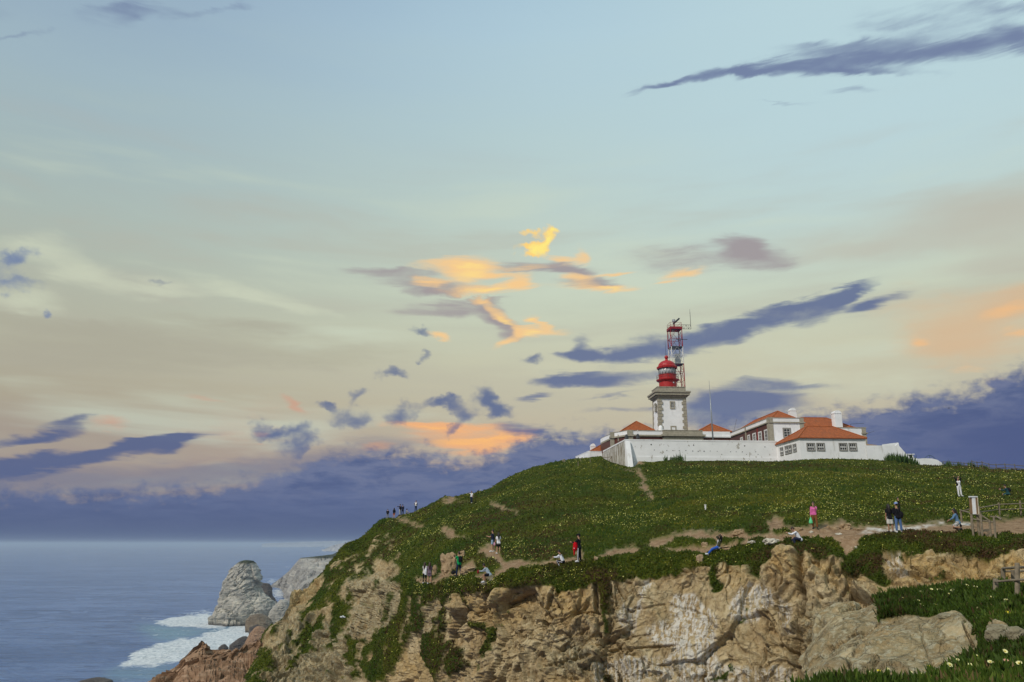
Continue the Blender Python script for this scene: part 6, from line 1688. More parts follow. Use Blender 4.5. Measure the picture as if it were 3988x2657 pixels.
# flowers near enough to single out: rays of thin petals round a yellow centre
def bloom_mesh(r=.036, n=18):
    mb = MB()
    for k in range(n):
        a = 2 * math.pi * k / n
        d = Vector((math.cos(a), math.sin(a), 0)); t = Vector((-math.sin(a), math.cos(a), 0))
        mb.add([d * r * .25 - t * r * .07, d * r * .25 + t * r * .07, d * r * .8 + t * r * .12 + Vector((0, 0, r * .22)), d * r + Vector((0, 0, r * .3)), d * r * .8 - t * r * .12 + Vector((0, 0, r * .22))], [(0, 1, 2, 3, 4)])
    return mb
M_PALEFLOWER = material('pale_yellow_petals', (.74, .70, .34), .7, var=.1)
M_YELFLOWER = material('bright_yellow_petals', (.72, .62, .03), .7, var=.1)
M_PINKFLOWER = material('faded_pink_petals', (.60, .32, .22), .7, var=.15)
M_CENTRE = material('flower_centre', (.55, .42, .05), .9)
near_fl = [(3425, 2635, 'y', 1.0, 'bright yellow flower low on the bottom edge mat, left of the pale ones'), (3460, 2628, 'p', .9, None), (3390, 2640, 'p', .8, None), (3550, 2640, 'p', .9, None), (3621, 2620, 'y', 1.1, 'bright yellow flower below the lichen slab, nearest the bottom edge of the mat'),
           (3704, 2632, 'p', 1.2, None), (3697, 2588, 'p', .9, None), (3920, 2576, 'p', 1.1, None), (3863, 2622, 'p', 1.1, None), (3976, 2628, 'p', 1.2, None), (3915, 2512, 'y', 1.1, 'bright yellow flower on the upper rim of the corner mat'), (3888, 2515, 'p', .9, None), (3943, 2505, 'p', 1.0, None),
           (3812, 2594, 'p', .8, None), (3924, 2616, 'k', 1.0, 'faded pink flower in the corner mat'), (3735, 2610, 'p', .7, None), (3590, 2646, 'p', .7, None), (3785, 2632, 'p', .9, None),
           (3564, 2358, 'p', 1.3, None), (3581, 2357, 'p', 1.2, None), (3592, 2373, 'p', 1.4, None), (3647, 2373, 'p', 1.4, None), (3814, 2391, 'p', 1.4, None), (3928, 2408, 'y', 1.5, 'yellow flower on the ledge mat right of the lichen slab, highest of the two'), (3935, 2409, 'y', 1.3, 'small yellow flower touching the higher one on the ledge mat'), (3921, 2356, 'p', 1.3, None), (3813, 2427, 'p', 1.3, None), (3855, 2370, 'p', 1.1, None),
           (3658, 2312, 'p', 1.3, None), (3664, 2314, 'p', 1.2, None), (3590, 2322, 'p', 1.2, None), (3711, 2316, 'p', 1.3, None), (3768, 2297, 'p', 1.4, None), (3802, 2303, 'p', 1.3, None), (3630, 2311, 'p', 1.1, None), (3520, 2346, 'p', 1.1, None), (3865, 2345, 'p', 1.1, None), (3700, 2330, 'p', 1.0, None)]
proto = {}
for i, (px, py, c, s, lab) in enumerate(near_fl):
    h = near_hit(px, py)
    d = (h - Vector((0, 0, CAM_Z))).length
    far_ = d > 16
    key = c
    if key not in proto:
        root = empty('ice_plant_flower', (0, 0, 0), 'x', 'flower')
        bloom_mesh().build('petals', {'p': M_PALEFLOWER, 'y': M_YELFLOWER, 'k': M_PINKFLOWER}[c], root)
        MB().ball((0, 0, .006), .011, 8, 5, (1, 1, .6)).build('centre', M_CENTRE, root)
        MB().tube([(0, 0, -.16), (0, 0, 0)], .005, 5).build('stem', material('flower_stem', (.06, .09, .02), .8), root)
        proto[key] = root; o = root
    else:
        src = proto[key]
        o = src.copy(); COL.objects.link(o)
        for ch in list(src.children):
            cc = ch.copy(); COL.objects.link(cc); cc.parent = o
    o.location = h + Vector((0, 0, .12))
    o.scale = (s * (.88 if not far_ else 1.3),) * 3
    o.rotation_euler = (R(random.uniform(15, 45)), R(random.uniform(-15, 15)), random.uniform(-.6, .6))
    o['group'] = 'pale flowers on the near green mats'
    o['label'] = lab or ('pale yellow flower in the bright green mat filling the bottom right corner' if not far_ else 'pale yellow flower on the dark green ledge mat before the timber fence')

# ------------------------------------------------------------------ loose rocks
M_BOULDER = rock_material('tan_boulder', (.27, .185, .105, 1), (.40, .29, .175, 1), (.46, .36, .24, 1), 1.2, bumpd=.12)
M_PALEB = rock_material('pale_boulder', (.42, .38, .30, 1), (.58, .54, .45, 1), (.62, .58, .50, 1), 1.2, bumpd=.1)
M_GREYB = rock_material('grey_boulder', (.17, .145, .09, 1), (.29, .26, .175, 1), (.38, .35, .26, 1), 2.2, bumpd=.12)
def boulder(px, py, w, h, lab, mat=None, Y=None, seed=0, near=False, depth=.8, name='boulder', lift=0.0):
    """w, h in photograph pixels; px, py = foot centre"""
    p = near_hit(px, py) if near else ground_hit(px, py)
    k = (p - Vector((0, 0, CAM_Z))).length / F_PX
    rx, rz = w * k / 2, h * k
    bm = bmesh.new(); bmesh.ops.create_icosphere(bm, subdivisions=4, radius=1.0)
    v = np.array([q.co[:] for q in bm.verts])
    c1, e1 = blocks(v * 1.1 + seed, (1, 1, 1.2), 500 + seed); c2, e2 = blocks(v * 2.6 + seed, (1, 1, 1.5), 520 + seed)
    g = .35 if near else 1.0
    d = 1 + .28 * g * c1 + .12 * g * c2 + .16 * fbm(v + seed, 1.0, 4, seed=540) - .08 * (1 - sstep(e1, 0, .1)) - .04 * (1 - sstep(e2, 0, .1))
    v = np.sign(v) * np.abs(v) ** .8 * d[:, None]
    v = v * np.array([rx, rx * depth, rz * .62]) + np.array([0, 0, rz * .36])
    for q, c in zip(bm.verts, v): q.co = c
    me = bpy.data.meshes.new(name); bm.to_mesh(me); bm.free()
    me.materials.append(mat or M_BOULDER)
    o = link(bpy.data.objects.new(name, me)); o.location = p + Vector((0, rx * depth * .5, -.02 + (.10 if near and h > 20 else -.05 if near else 0)))
    return tag(o, lab, 'boulder')
boulder(1752, 2226, 66, 70, 'large tan boulder on the slope just left of the man in green', seed=1)
boulder(1797, 2172, 24, 24, 'small tan rock perched above the big boulder behind the man in green', seed=2)
boulder(1740, 2232, 28, 16, 'pale flat rock at the foot of the large tan boulder', M_PALEB, seed=3)
boulder(1692, 2238, 17, 34, 'upright tan rock slab just right of the two women', seed=4)
boulder(1630, 2266, 18, 12, 'small tan rock left of the two women', seed=5)
boulder(1822, 2232, 50, 26, 'sloping orange brown rock right of the man in green', seed=6)
boulder(1914, 2259, 22, 18, 'grey stone used as a seat by the man in light blue shirt', M_GREYB, seed=7)
boulder(1890, 2276, 34, 14, 'grey flat rock in the ground below the seated man in light blue shirt', M_GREYB, seed=8)
boulder(2171, 2196, 22, 11, 'small tan rock at the feet of the seated person in white jacket', seed=9)
boulder(2322, 2181, 16, 13, 'small tan rock on the path right of the person in black tracksuit', seed=10)
boulder(3005, 2116, 52, 20, 'broad whitish rock in the path left of the seated reader in white', M_PALEB, seed=11)
boulder(2800, 2105, 22, 18, 'tan rock just behind the head of the person in blue trousers', seed=12)
boulder(2879, 2082, 40, 18, 'tan rock outcrop on the path edge below the grassy slope', seed=13)
boulder(2745, 2125, 24, 14, 'tan rock in the path left of the person in blue trousers', seed=14)
boulder(2832, 2138, 40, 12, 'flat tan ledge stone right of the person in blue trousers', seed=15)
boulder(2930, 2115, 26, 9, 'small pale stone on the path further left of the broad whitish rock', M_PALEB, seed=16)
boulder(3296, 2062, 36, 22, 'tallest tan rock on the path between the pink jumper and the couple', seed=17)
boulder(3250, 2064, 30, 12, 'tan rock touching the left of the tallest path rock', seed=18)
boulder(3228, 2054, 14, 7, 'little tan rock against the grass right of the pink jumper', seed=19)
boulder(3345, 2066, 40, 9, 'flat tan rock slab right of the tallest path rock', seed=20)
boulder(3160, 2076, 16, 8, 'small pale stone below the feet of the pink jumper', M_PALEB, seed=21)
boulder(3110, 2066, 30, 11, 'tan stones at the grass edge left of the pink jumper', seed=22)
boulder(3268, 2082, 24, 6, 'thin pale slab lying on the path below the tallest path rock', M_PALEB, seed=23)
boulder(3335, 2138, 10, 9, 'small pale stone lying on the bare soil gully under the couple', M_PALEB, seed=24)
boulder(2728, 2190, 22, 30, 'rounded tan rock jutting from the cliff top under the person in blue trousers', seed=25)
boulder(3893, 2510, 60, 40, 'rounded lichen grey boulder on the rim behind the corner mat', M_GREYB, seed=26, near=True)
boulder(3905, 2478, 62, 26, 'smooth brown grey boulder above the lichen boulder at the right', M_GREYB, seed=27, near=True)
boulder(3975, 2512, 60, 40, 'lichen grey boulder at the right edge behind the corner mat', M_GREYB, seed=28, near=True)
boulder(3690, 2400, 50, 16, 'pale flat stone where the ledge mat meets the lichen slab', M_GREYB, seed=29, near=True)

# ------------------------------------------------------------------ timber fences and sign by the path
def stand(px, py, Y=None):
    return ground_hit(px, py) if Y is None else on_ground_at(px, py, Y)
near_posts = [(3880, 2318, 24.2, 120, .085), (3918, 2316, 26.2, 105, .075), (3944, 2316, 26.0, 110, .075), (3964, 2321, 22.5, 128, .085)]
root = empty('timber_fence', near_hit(3964, 2319), 'grey log fence corner with thick posts on the near ledge at the right edge', 'fence')
def npost(px, py_top, py_bot, Y, r):
    a, b = Vector(P(px, py_bot, Y)), Vector(P(px - (py_bot - py_top) * .02, py_top, Y))
    MB().tube([a - Vector((0, 0, .5)), a, b - Vector((0, 0, .03)), b], [r, r, r * .95, r * .8], 10).build('post', M_WOOD, root)
    return a, b
npost(3878, 2254, 2320, 23.2, .072); npost(3908, 2212, 2316, 25.6, .068); npost(3927, 2262, 2316, 25.0, .058); npost(3946, 2220, 2320, 25.2, .060); npost(3963, 2192, 2323, 22.4, .066); npost(4060, 2200, 2330, 21.5, .066)
for (a, b, r) in (((3872, 2266, 23.1), (4070, 2256, 21.4), .030), ((3906, 2214, 25.5), (4070, 2210, 21.4), .040), ((3905, 2226, 25.7), (4070, 2226, 24.5), .034)):
    MB().tube([Vector(P(*a)), (Vector(P(*a)) + Vector(P(*b))) / 2 + Vector((0, 0, .02)), Vector(P(*b))], [r, r * 1.05, r], 9).build('rail', M_WOOD, root)

# sign panel by the path
Ysg = 47.5
sg = empty('info_sign', stand(3797, 2070, Ysg), 'tall white information panel with brown side strips on two timber posts', 'sign')
def quadbox(mb, p0, p1, Y, th, bot=0):
    (x0, y0), (x1, y1) = p0, p1
    a = [Vector(P(x0 + (y1 - y0) * .075, y1, Y)), Vector(P(x1 + (y1 - y0) * .075, y1, Y)), Vector(P(x1, y0, Y)), Vector(P(x0, y0, Y))]
    d = Vector((0.0, th, 0))
    mb.hexa([a[0], a[1], a[1] + d, a[0] + d], [a[3], a[2], a[2] + d, a[3] + d])
M_PANEL = material('sign_white_panel', (.72, .72, .72), .5)
M_BROWN_ST = material('sign_brown_strip', (.20, .125, .065), .8, var=.1)
m = MB(); quadbox(m, (3785.5, 1937), (3799, 2003), Ysg, .06); m.build('panel', M_PANEL, sg)
m = MB(); quadbox(m, (3776.5, 1938), (3785, 2000), Ysg + .05, .10); m.build('side_strip', M_BROWN_ST, sg)
m = MB(); quadbox(m, (3799.3, 1938), (3805.5, 2002), Ysg - .02, .10); m.build('side_strip', M_BROWN_ST, sg)
m = MB(); quadbox(m, (3777, 1932.5), (3807, 1937), Ysg - .04, .16); m.build('cap', M_PANEL, sg)
m = MB(); quadbox(m, (3805.8, 1933), (3808, 2003), Ysg - .03, .14); m.build('edge_trim', material('sign_cream_trim', (.62, .56, .42), .6), sg)
for px in (3782, 3806):
    a = Vector(P(px + 4, 2072, Ysg + .15)); b = Vector(P(px, 1990, Ysg + .15))
    MB().tube([a - Vector((0, 0, .4)), b], .075, 8).build('post', M_WOOD, sg)
def lf(label, posts, rails, r=.045, pr=.06, name='log_rail_fence', mat=None):
    root = empty(name, Vector(P(*posts[0][:1], posts[0][2], posts[0][3])), label, 'fence')
    for px, pt, pb, Y in posts:
        a, b = Vector(P(px + (pb - pt) * .06, pb, Y)), Vector(P(px, pt, Y))
        MB().tube([a - Vector((0, 0, .4)), b], pr, 8).build('post', mat or M_WOOD, root)
    for (x0, y0, Y0), (x1, y1, Y1) in rails:
        MB().tube([Vector(P(x0, y0, Y0)), Vector(P(x1, y1, Y1))], r, 7).build('rail', mat or M_WOOD, root)
lf('low timber rail fence with crossing rails around the foot of the white sign', [(3741, 1985, 2012, 52), (3819, 2000, 2076, 46.5), (3853, 2024, 2076, 46.3), (3870, 2010, 2077, 46), (3785, 2020, 2074, 46.8), (3809, 2024, 2073, 46.8)],
   [((3741, 1988, 52), (3821, 2008, 46.5)), ((3821, 2007, 46.5), (3857, 2030, 46.3)), ((3744, 1992, 52), (3778, 1983, 50)), ((3857, 2012, 47), (3898, 2016, 46)), ((3878, 2010, 46), (3900, 2024, 45.5)), ((3788, 2022, 46.9), (3870, 2034, 46.2))])
lf('pale two rail timber fence crossing the grass at the right edge behind the sign', [(3889, 1958, 1992, 55), (3812, 1972, 2004, 53), (3972, 1950, 1990, 56), (4060, 1945, 1985, 56)],
   [((3812, 1979, 53), (3889, 1965, 55)), ((3889, 1965, 55), (4070, 1958, 56.5)), ((3812, 1996, 53), (3889, 1984, 55)), ((3889, 1986, 55), (4070, 1978, 56.5))], .04, .06)

# reeds and skyline plants
M_REED = leaf_material('reed_leaves', [(0, (.02, .045, .012, 1)), (.5, (.045, .085, .02, 1)), (1, (.085, .13, .04, 1))], .6)
def reeds(name, px0, px1, hs, Y, n, lab, cat, h_px, depth=2.0, mat=None, foot=1812):
    k = Y / F_PX
    p = np.zeros((n, 3)); 
    for i in range(n):
        px = random.uniform(px0, px1)
        q = on_ground_at(px, 1815, Y + random.uniform(-depth, depth) / 2); p[i] = q
    env = np.interp((proj(p)[0] - px0) / (px1 - px0), [0, .12, .35, .6, .85, 1], hs) * h_px * k
    v, f, tt = tufts(p, np.tile([0, 0, 1.0], (n, 1)), env * rng.uniform(.6, 1.15, n), 7, .05, .28, rng.random(n))
    base = p.mean(0); base[2] = p[:, 2].min()
    o = mesh_np(name, v - base, f, mat or M_REED, attrs=dict(tint=tt)); o.location = base
    return tag(o, lab, cat)
reeds('reed_clump', 3452, 3575, [.25, .8, 1, .95, .8, .35], 148.5, 150, 'dense clump of tall green reeds in front of the white yard wall end', 'reeds', 34)
reeds('skyline_shrub', 3680, 3702, [.4, .9, 1, 1, .8, .4], 151, 16, 'thin wispy bush on the skyline at the left end of the dark fence', 'bush', 22)
reeds('skyline_shrub', 3728, 3745, [.4, .9, 1, 1, .8, .4], 151, 14, 'thin wispy bush in the middle of the dark skyline fence', 'bush', 22)
reeds('skyline_shrub', 3780, 3797, [.4, .9, 1, 1, .8, .4], 148, 18, 'spiky green plant where the skyline fence turns downhill', 'bush', 22)
reeds('skyline_shrub', 3815, 3850, [.4, .7, .9, 1, .6, .4], 148, 26, 'row of spiky plants on the skyline right of the fence bend', 'bush', 18)
reeds('wall_foot_shrub', 2612, 2634, [.5, .9, 1, .9, .7, .4], 148.2, 20, 'round green shrub at the foot of the white retaining wall', 'shrub', 16)
reeds('wall_foot_shrub', 2589, 2597, [.5, .9, 1, .9, .7, .4], 148.2, 10, 'narrow dark weed left of the round shrub at the wall foot', 'shrub', 18)
reeds('wall_weed', 2632, 2641, [.5, .9, 1, .9, .7, .4], 147.6, 8, 'dark weed high on the retaining wall foot, left of a pair', 'weed', 26)
reeds('wall_weed', 2653, 2660, [.5, .9, 1, .9, .7, .4], 147.6, 8, 'dark weed on the retaining wall foot, right of a pair', 'weed', 24)
for i, (px, pt, pb, lab) in enumerate([(2261, 1785, 1796, 'thin wooden stake nearest the left end of the low white building'), (2299, 1783, 1803, 'thin wooden stake in the grass below the sloping garden wall'), (2252, 1800, 1815, 'short wooden stake lower left in the grass below the low white building')]):
    a = ground_hit(px, pb)
    MB_ = MB().tube([a - Vector((0, 0, .2)), a + Vector((0, 0, (pb - pt) * 155 / F_PX))], .06, 6).build('marker_stake', M_WOOD)
    tag(MB_, lab, 'stake', 'stakes in the grass below the compound')
a = ground_hit(2748, 1984)
tag(MB().tube([a - Vector((0, 0, .2)), a + Vector((0, 0, .36))], .08, 8).tube([a + Vector((0, 0, .36)), a + Vector((0, 0, .42))], .10, 8).build('marker_post', M_FRAMEW), 'small white marker post alone in the middle of the green hillside', 'post')
boulder(2197, 1799, 13, 11, 'small stone on the left skyline of the hill, below the low white building', M_GREYB, seed=31)
lf('broken grey timber barrier leaning on the stained wall corner', [(2347, 1765, 1798, 153), (2382, 1776, 1803, 153)], [((2347, 1783, 153), (2383, 1779, 153)), ((2368, 1800, 153), (2381, 1782, 153))], .06, .08, 'timber_barrier')

# ------------------------------------------------------------------ people
PENDING = []
def remeshed(o, vox, smooth=4, dec=None):
    m = o.modifiers.new('r', 'REMESH'); m.mode = 'VOXEL'; m.voxel_size = vox; m.use_smooth_shade = True
    s = o.modifiers.new('s', 'SMOOTH'); s.factor = 0.5; s.iterations = smooth
    if dec:
        d = o.modifiers.new('d', 'DECIMATE'); d.ratio = dec
    PENDING.append(o)
    return o
def finish_pending():
    dg = bpy.context.evaluated_depsgraph_get()
    for o in PENDING:
        me = bpy.data.meshes.new_from_object(o.evaluated_get(dg))
        me.name = o.name
        mat = o.data.materials[0]
        o.modifiers.clear()
        old = o.data; o.data = me
        bpy.data.meshes.remove(old)
        if not me.materials: me.materials.append(mat)
        me.polygons.foreach_set('use_smooth', [True] * len(me.polygons))
    PENDING.clear()

def cloth(name, c, var=.12): return material('cloth_' + name, c, .9, .1, var=var, scale=9)
SKIN = material('skin', (.46, .255, .165), .6, .3, var=.06, scale=6)
SKIN2 = material('skin_tanned', (.33, .175, .105), .6, .3, var=.06, scale=6)
HAIR = material('dark_hair', (.018, .013, .011), .5, .3, var=.3, scale=30)
HAIRB = material('brown_hair', (.045, .026, .016), .5, .3, var=.3, scale=30)
BLACK = cloth('black', (.012, .012, .015)); NAVY = cloth('navy', (.022, .028, .055)); WHITE_C = cloth('white', (.70, .70, .73)); JEAN = cloth('blue_jeans', (.085, .15, .30)); DJEAN = cloth('dark_jeans', (.018, .028, .060))
LJEAN = cloth('light_denim', (.24, .33, .45)); GREY_C = cloth('grey', (.22, .22, .24)); GREEN_C = cloth('green', (.010, .26, .075)); MAUVE = cloth('mauve', (.145, .105, .135)); PINK = cloth('pink', (.60, .13, .33)); BROWN_C = cloth('brown', (.19, .085, .032))
RED_C = cloth('red', (.46, .006, .012)); LBLUE = cloth('pale_blue', (.36, .42, .47)); ROYAL = cloth('royal_blue', (.030, .10, .42)); TEAL_C = cloth('teal', (.022, .070, .085)); CREAM_C = cloth('off_white', (.55, .53, .48)); ORANGE_C = cloth('orange', (.42, .12, .06)); OLIVE = cloth('olive', (.055, .055, .035))
PALEGREY = cloth('pale_grey', (.42, .42, .43)); DENIM = cloth('denim_shirt', (.11, .20, .32)); CAPBLUE = cloth('cap_blue', (.20, .27, .50)); BAGGREEN = material('green_plastic', (.10, .50, .22), .5, .3); SHOEW = material('white_shoe', (.68, .68, .68), .7); SHOED = material('dark_shoe', (.03, .03, .03), .7); YEL = cloth('yellow', (.42, .33, .10))
SKIRT = bpy.data.materials.new('striped_skirt'); SKIRT.use_nodes = True
_T = NT(SKIRT.node_tree); _co = _T.node('ShaderNodeTexCoord').outputs['Object']; _sp = _T.node('ShaderNodeSeparateXYZ'); _T.put(_sp.inputs[0], _co)
_w = _T.math('SINE', _T.math('MULTIPLY', _T.math('ADD', _sp.outputs[2], _T.math('MULTIPLY', _T.noise(_co, 8, 2), .05)), 75.0))
_T.put(_T.n['Principled BSDF'].inputs['Base Color'], _T.mix(_T.rng(_w, -.1, .1), (.03, .03, .035, 1), (.62, .61, .57, 1))); _T.n['Principled BSDF'].inputs['Roughness'].default_value = .9

def Vn(x, y, z): return Vector((x, y, z))
def person(label, px, py, h, yaw, Y=None, lean=0, hipz=None, legs=((0, 4, 0), (0, 4, 0)), arms=((5, 8, 12, 0), (5, 8, 12, 0)), head=(0, 0), top=None, sleeve='long', bottom=None, kind='trousers', shoes=SHOED, hair='short', hairmat=HAIR,
           skin=SKIN, female=False, cap=None, jacket=None, foot_off=None, group=None, sidelean=0, stripe=None, at=None):
    """standing, sitting or bending figure; arms = (forward, outwards, elbow, inward turn of forearm), order left, right"""
    p0 = at or (ground_hit(px, py) if Y is None else on_ground_at(px, py, Y))
    s = h / 1.70
    root = empty('person', p0, label, 'person', group, R(yaw))
    hw, sw = (.090, .160) if female else (.088, .180)
    hz = .90 if hipz is None else hipz
    lr, ls = R(lean), R(sidelean)
    up = Vn(math.sin(ls), math.sin(lr), math.cos(lr) * math.cos(ls)).normalized()
    fw = Vn(0, math.cos(lr), -math.sin(lr))
    pel = Vn(0, 0, hz); neck = pel + up * .53
    hd_up = Vn(math.sin(R(head[1])) * .3, math.sin(lr * .6 + R(head[0])), math.cos(lr * .6 + R(head[0]))).normalized()
    hc = neck + up * .06 + hd_up * .135
    hf = Vn(math.sin(R(head[1])), math.cos(R(head[1])) * hd_up.z, -hd_up.y).normalized()
    J = {}
    legsj, armsj = [], []
    for sg, (f, ab, kn) in zip((-1, 1), legs):
        hip = pel + Vn(sg * hw, 0, 0)
        d1 = Vn(sg * math.sin(R(ab)), math.sin(R(f)) * math.cos(R(ab)), -math.cos(R(f)) * math.cos(R(ab)))
        knee = hip + d1 * .42
        d2 = Vn(sg * math.sin(R(ab)) * .4, math.sin(R(f - kn)), -math.cos(R(f - kn))).normalized()
        ank = knee + d2 * .41
        ff = Vn(d2.x * .3 + sg * .15, -d2.z if abs(d2.z) > .35 else .6, d2.y * .5 if abs(d2.z) > .35 else -.3).normalized()
        legsj.append((hip, knee, ank, ff))
    for sg, (f, ab, el_, tw) in zip((-1, 1), arms):
        sh = neck - up * .055 + Vn(sg * sw, 0, 0)
        a = R(f) + 0 * lr
        d1 = (Vn(sg * math.sin(R(ab)), math.sin(a) * math.cos(R(ab)), -math.cos(a) * math.cos(R(ab)))).normalized()
        elb = sh + d1 * .28
        b = R(f + el_)
        d2 = Vn(sg * math.sin(R(ab) * .6 - R(tw)), math.sin(b) * math.cos(R(tw)), -math.cos(b) * math.cos(R(tw))).normalized()
        wr = elb + d2 * .245
        armsj.append((sh, elb, wr, d2, sg))
    def S(v): return v * s
    def T_(mb, pts, r, n=10): mb.tube([S(p) for p in pts], [x * s for x in r], n)
    def B_(mb, c, r, sq=(1, 1, 1)): mb.ball(S(c), r * s, 14, 10, sq)
    def torso(mb, g=0.0, low=True):
        wst = .085 if female else .098
        for sg in (-1, 1):
            T_(mb, [pel + Vn(sg * .055, 0, -.02), pel + up * .16 + Vn(sg * (.048 if female else .058), 0, 0), pel + up * .36 + Vn(sg * .070, 0, 0), neck - up * .07 + Vn(sg * .09, 0, 0)], [.112 + g if female else .104 + g, wst + g, .105 + g, .072 + g])
            B_(mb, neck - up * .062 + Vn(sg * (sw - .02), 0, 0), .062 + g)
            if female: B_(mb, pel + up * .36 + Vn(sg * .065, 0, 0) + fw * .07, .062 + g * .6)
            B_(mb, pel + Vn(sg * .065, -.045, -.03), .10 + g)
    # body
    mb = MB(); torso(mb)
    T_(mb, [neck - up * .05, neck + up * .08], [.058, .050]); B_(mb, hc, .098, (.80, .98, 1.20))
    B_(mb, hc + hf * .045 - hd_up * .065, .056); B_(mb, hc + hf * .098 - hd_up * .018, .017)
    hs = hf.cross(hd_up).normalized()
    for sg in (-1, 1): B_(mb, hc + hs * sg * .080 - hd_up * .01, .022, (.5, .9, 1.3))
    for hip, knee, ank, ff in legsj:
        T_(mb, [hip, hip * .5 + knee * .5, knee], [.086, .070, .054]); T_(mb, [knee, knee * .65 + ank * .35 - Vn(0, .012, 0), ank], [.052, .053, .036])
        B_(mb, knee, .054); T_(mb, [ank, ank - Vn(0, 0, .045) + ff * .06, ank - Vn(0, 0, .055) + ff * .15], [.040, .038, .030])
    for i, (sh, elb, wr, d2, sg) in enumerate(armsj):
        T_(mb, [sh, sh * .5 + elb * .5, elb], [.052, .046, .038]); T_(mb, [elb, elb * .6 + wr * .4, wr], [.038, .039, .026])
        pn = d2.cross(Vn(0, 0, 1)); pn = pn.normalized() if pn.length > .2 else Vn(0, 1, 0)
        bn = d2.cross(pn).normalized()
        T_(mb, [wr, wr + d2 * .05, wr + d2 * .085], [.027, .036, .030], 8)
        for q, ln in ((-1.5, .055), (-.5, .068), (.5, .063), (1.5, .050)):
            k0 = wr + d2 * .075 + pn * q * .017; k1 = k0 + d2 * ln * .55 + bn * .006; k2 = k1 + (d2 + bn * .55).normalized() * ln * .5
            T_(mb, [k0, k1, k2], [.0100, .0095, .008], 6)
        th0 = wr + d2 * .025 - pn * .022; T_(mb, [th0, th0 + (d2 - pn).normalized() * .04, th0 + (d2 - pn * .5).normalized() * .065 + bn * .01], [.012, .0105, .009], 6)
        J['hand' + 'LR'[i]] = wr + d2 * .08; J['wrist' + 'LR'[i]] = wr
    body = mb.build('body', skin, None); body.parent = root
    remeshed(body, .0105 * s, 3, .22)
    def piece(name, mb, mat, vox=.025, sm=4, dec=None):
        o = mb.build(name, mat, None); o.parent = root
        return remeshed(o, vox, sm, dec)
    # clothes
    if top:
        mb = MB(); torso(mb, .016)
        for sh, elb, wr, d2, sg in armsj:
            if sleeve == 'long': T_(mb, [sh, elb, elb * .08 + wr * .92], [.066, .052, .040])
            elif sleeve == 'short': T_(mb, [sh, sh * .35 + elb * .65], [.066, .062])
        piece('top', mb, top)
    if jacket:
        mb = MB()
        for sg in (-1, 1):
            T_(mb, [pel + up * .02 + Vn(sg * .085, -.02, 0), pel + up * .3 + Vn(sg * .095, -.015, 0), neck - up * .05 + Vn(sg * .10, -.01, 0)], [.115, .112, .085])
        for sh, elb, wr, d2, sg in armsj: T_(mb, [sh, elb, elb * .06 + wr * .94], [.076, .062, .048])
        # open front
        o = piece('jacket', mb, jacket)
    if bottom:
        mb = MB()
        if kind in ('trousers', 'shorts', 'leggings'):
            g = .010 if kind == 'leggings' else .020
            for sg in (-1, 1): B_(mb, pel + Vn(sg * .06, -.02, -.02), .115 + g * .3); T_(mb, [pel + up * .10 + Vn(sg * .055, 0, 0), pel + Vn(sg * .06, 0, 0)], [.105, .112])
            for hip, knee, ank, ff in legsj:
                if kind == 'shorts': T_(mb, [hip, hip * .22 + knee * .78], [.094 + g, .078 + g])
                else: T_(mb, [hip, hip * .5 + knee * .5, knee], [.088 + g, .072 + g, .056 + g]); T_(mb, [knee, knee * .55 + ank * .45, ank * .97 + knee * .03], [.056 + g, .054 + g, .044 + g * .8])
        else:
            ln = {'skirt': .40, 'long_skirt': .55, 'tunic': .30}[kind]
            mid = (legsj[0][1] + legsj[1][1]) / 2
            dn = (mid - pel).normalized()
            for sg in (-1, 1): T_(mb, [pel + up * .10 + Vn(sg * .05, 0, 0), pel + Vn(sg * .065, -.01, 0), pel + dn * ln * .6 + Vn(sg * .085, 0, 0), pel + dn * ln + Vn(sg * .095, 0, 0)], [.098, .118, .118, .112], 14)
        o = piece(kind if kind != 'leggings' else 'leggings', mb, bottom)
        if stripe:
            for hip, knee, ank, ff in legsj:
                sg = -1 if hip.x < 0 else 1
                m2 = MB(); T_(m2, [hip + Vn(sg * .085, 0, -.05), knee + Vn(sg * .062, 0, 0), ank + Vn(sg * .047, 0, .03)], [.026, .024, .022], 8)
                q = m2.build('side_stripe', stripe, None); q.parent = root
    for hip, knee, ank, ff in legsj:
        mb = MB(); T_(mb, [ank + Vn(0, 0, .01) - ff * .02, ank - Vn(0, 0, .03) + ff * .05, ank - Vn(0, 0, .045) + ff * .17], [.05, .052, .042], 8); T_(mb, [ank - ff * .05 - Vn(0, 0, .055), ank - Vn(0, 0, .055) + ff * .20], [.036, .036], 8)
        q = mb.build('shoe', shoes, None, smooth=True); q.parent = root
    # hair and hats
    mb = MB()
    B_(mb, hc + hd_up * .022 - hf * .016, .106, (.86, 1.0, 1.12))
    if hair == 'long':
        bk = hc - hf * .05
        T_(mb, [bk, bk - hf * .05 - hd_up * .14, neck - fw * .10 - up * .06, neck - fw * .115 - up * .26], [.09, .085, .085, .05])
        for sg in (-1, 1): T_(mb, [hc + hs * sg * .065 + hd_up * .03 - hf * .01, hc + hs * sg * .085 - hd_up * .10 - hf * .01, neck + hs * sg * .085 - up * .10], [.040, .040, .028])
    elif hair == 'bun': B_(mb, hc - hf * .09 + hd_up * .07, .05)
    o = mb.build('hair', hairmat, None); o.parent = root; remeshed(o, .018 * s, 3)
    if cap:
        mb = MB(); B_(mb, hc + hd_up * .045 - hf * .008, .112, (.88, 1.02, .95)); T_(mb, [hc + hd_up * .06 + hf * .07, hc + hd_up * .045 + hf * .17], [.055, .045], 10)
        o = mb.build('cap', cap, None); o.parent = root; remeshed(o, .014 * s, 2)
    for sg in (-1, 1):
        e = MB().ball(S(hc + hf * .083 + hs * sg * .034 + hd_up * .012), .011 * s, 8, 6).build('eye', HAIR, None); e.parent = root
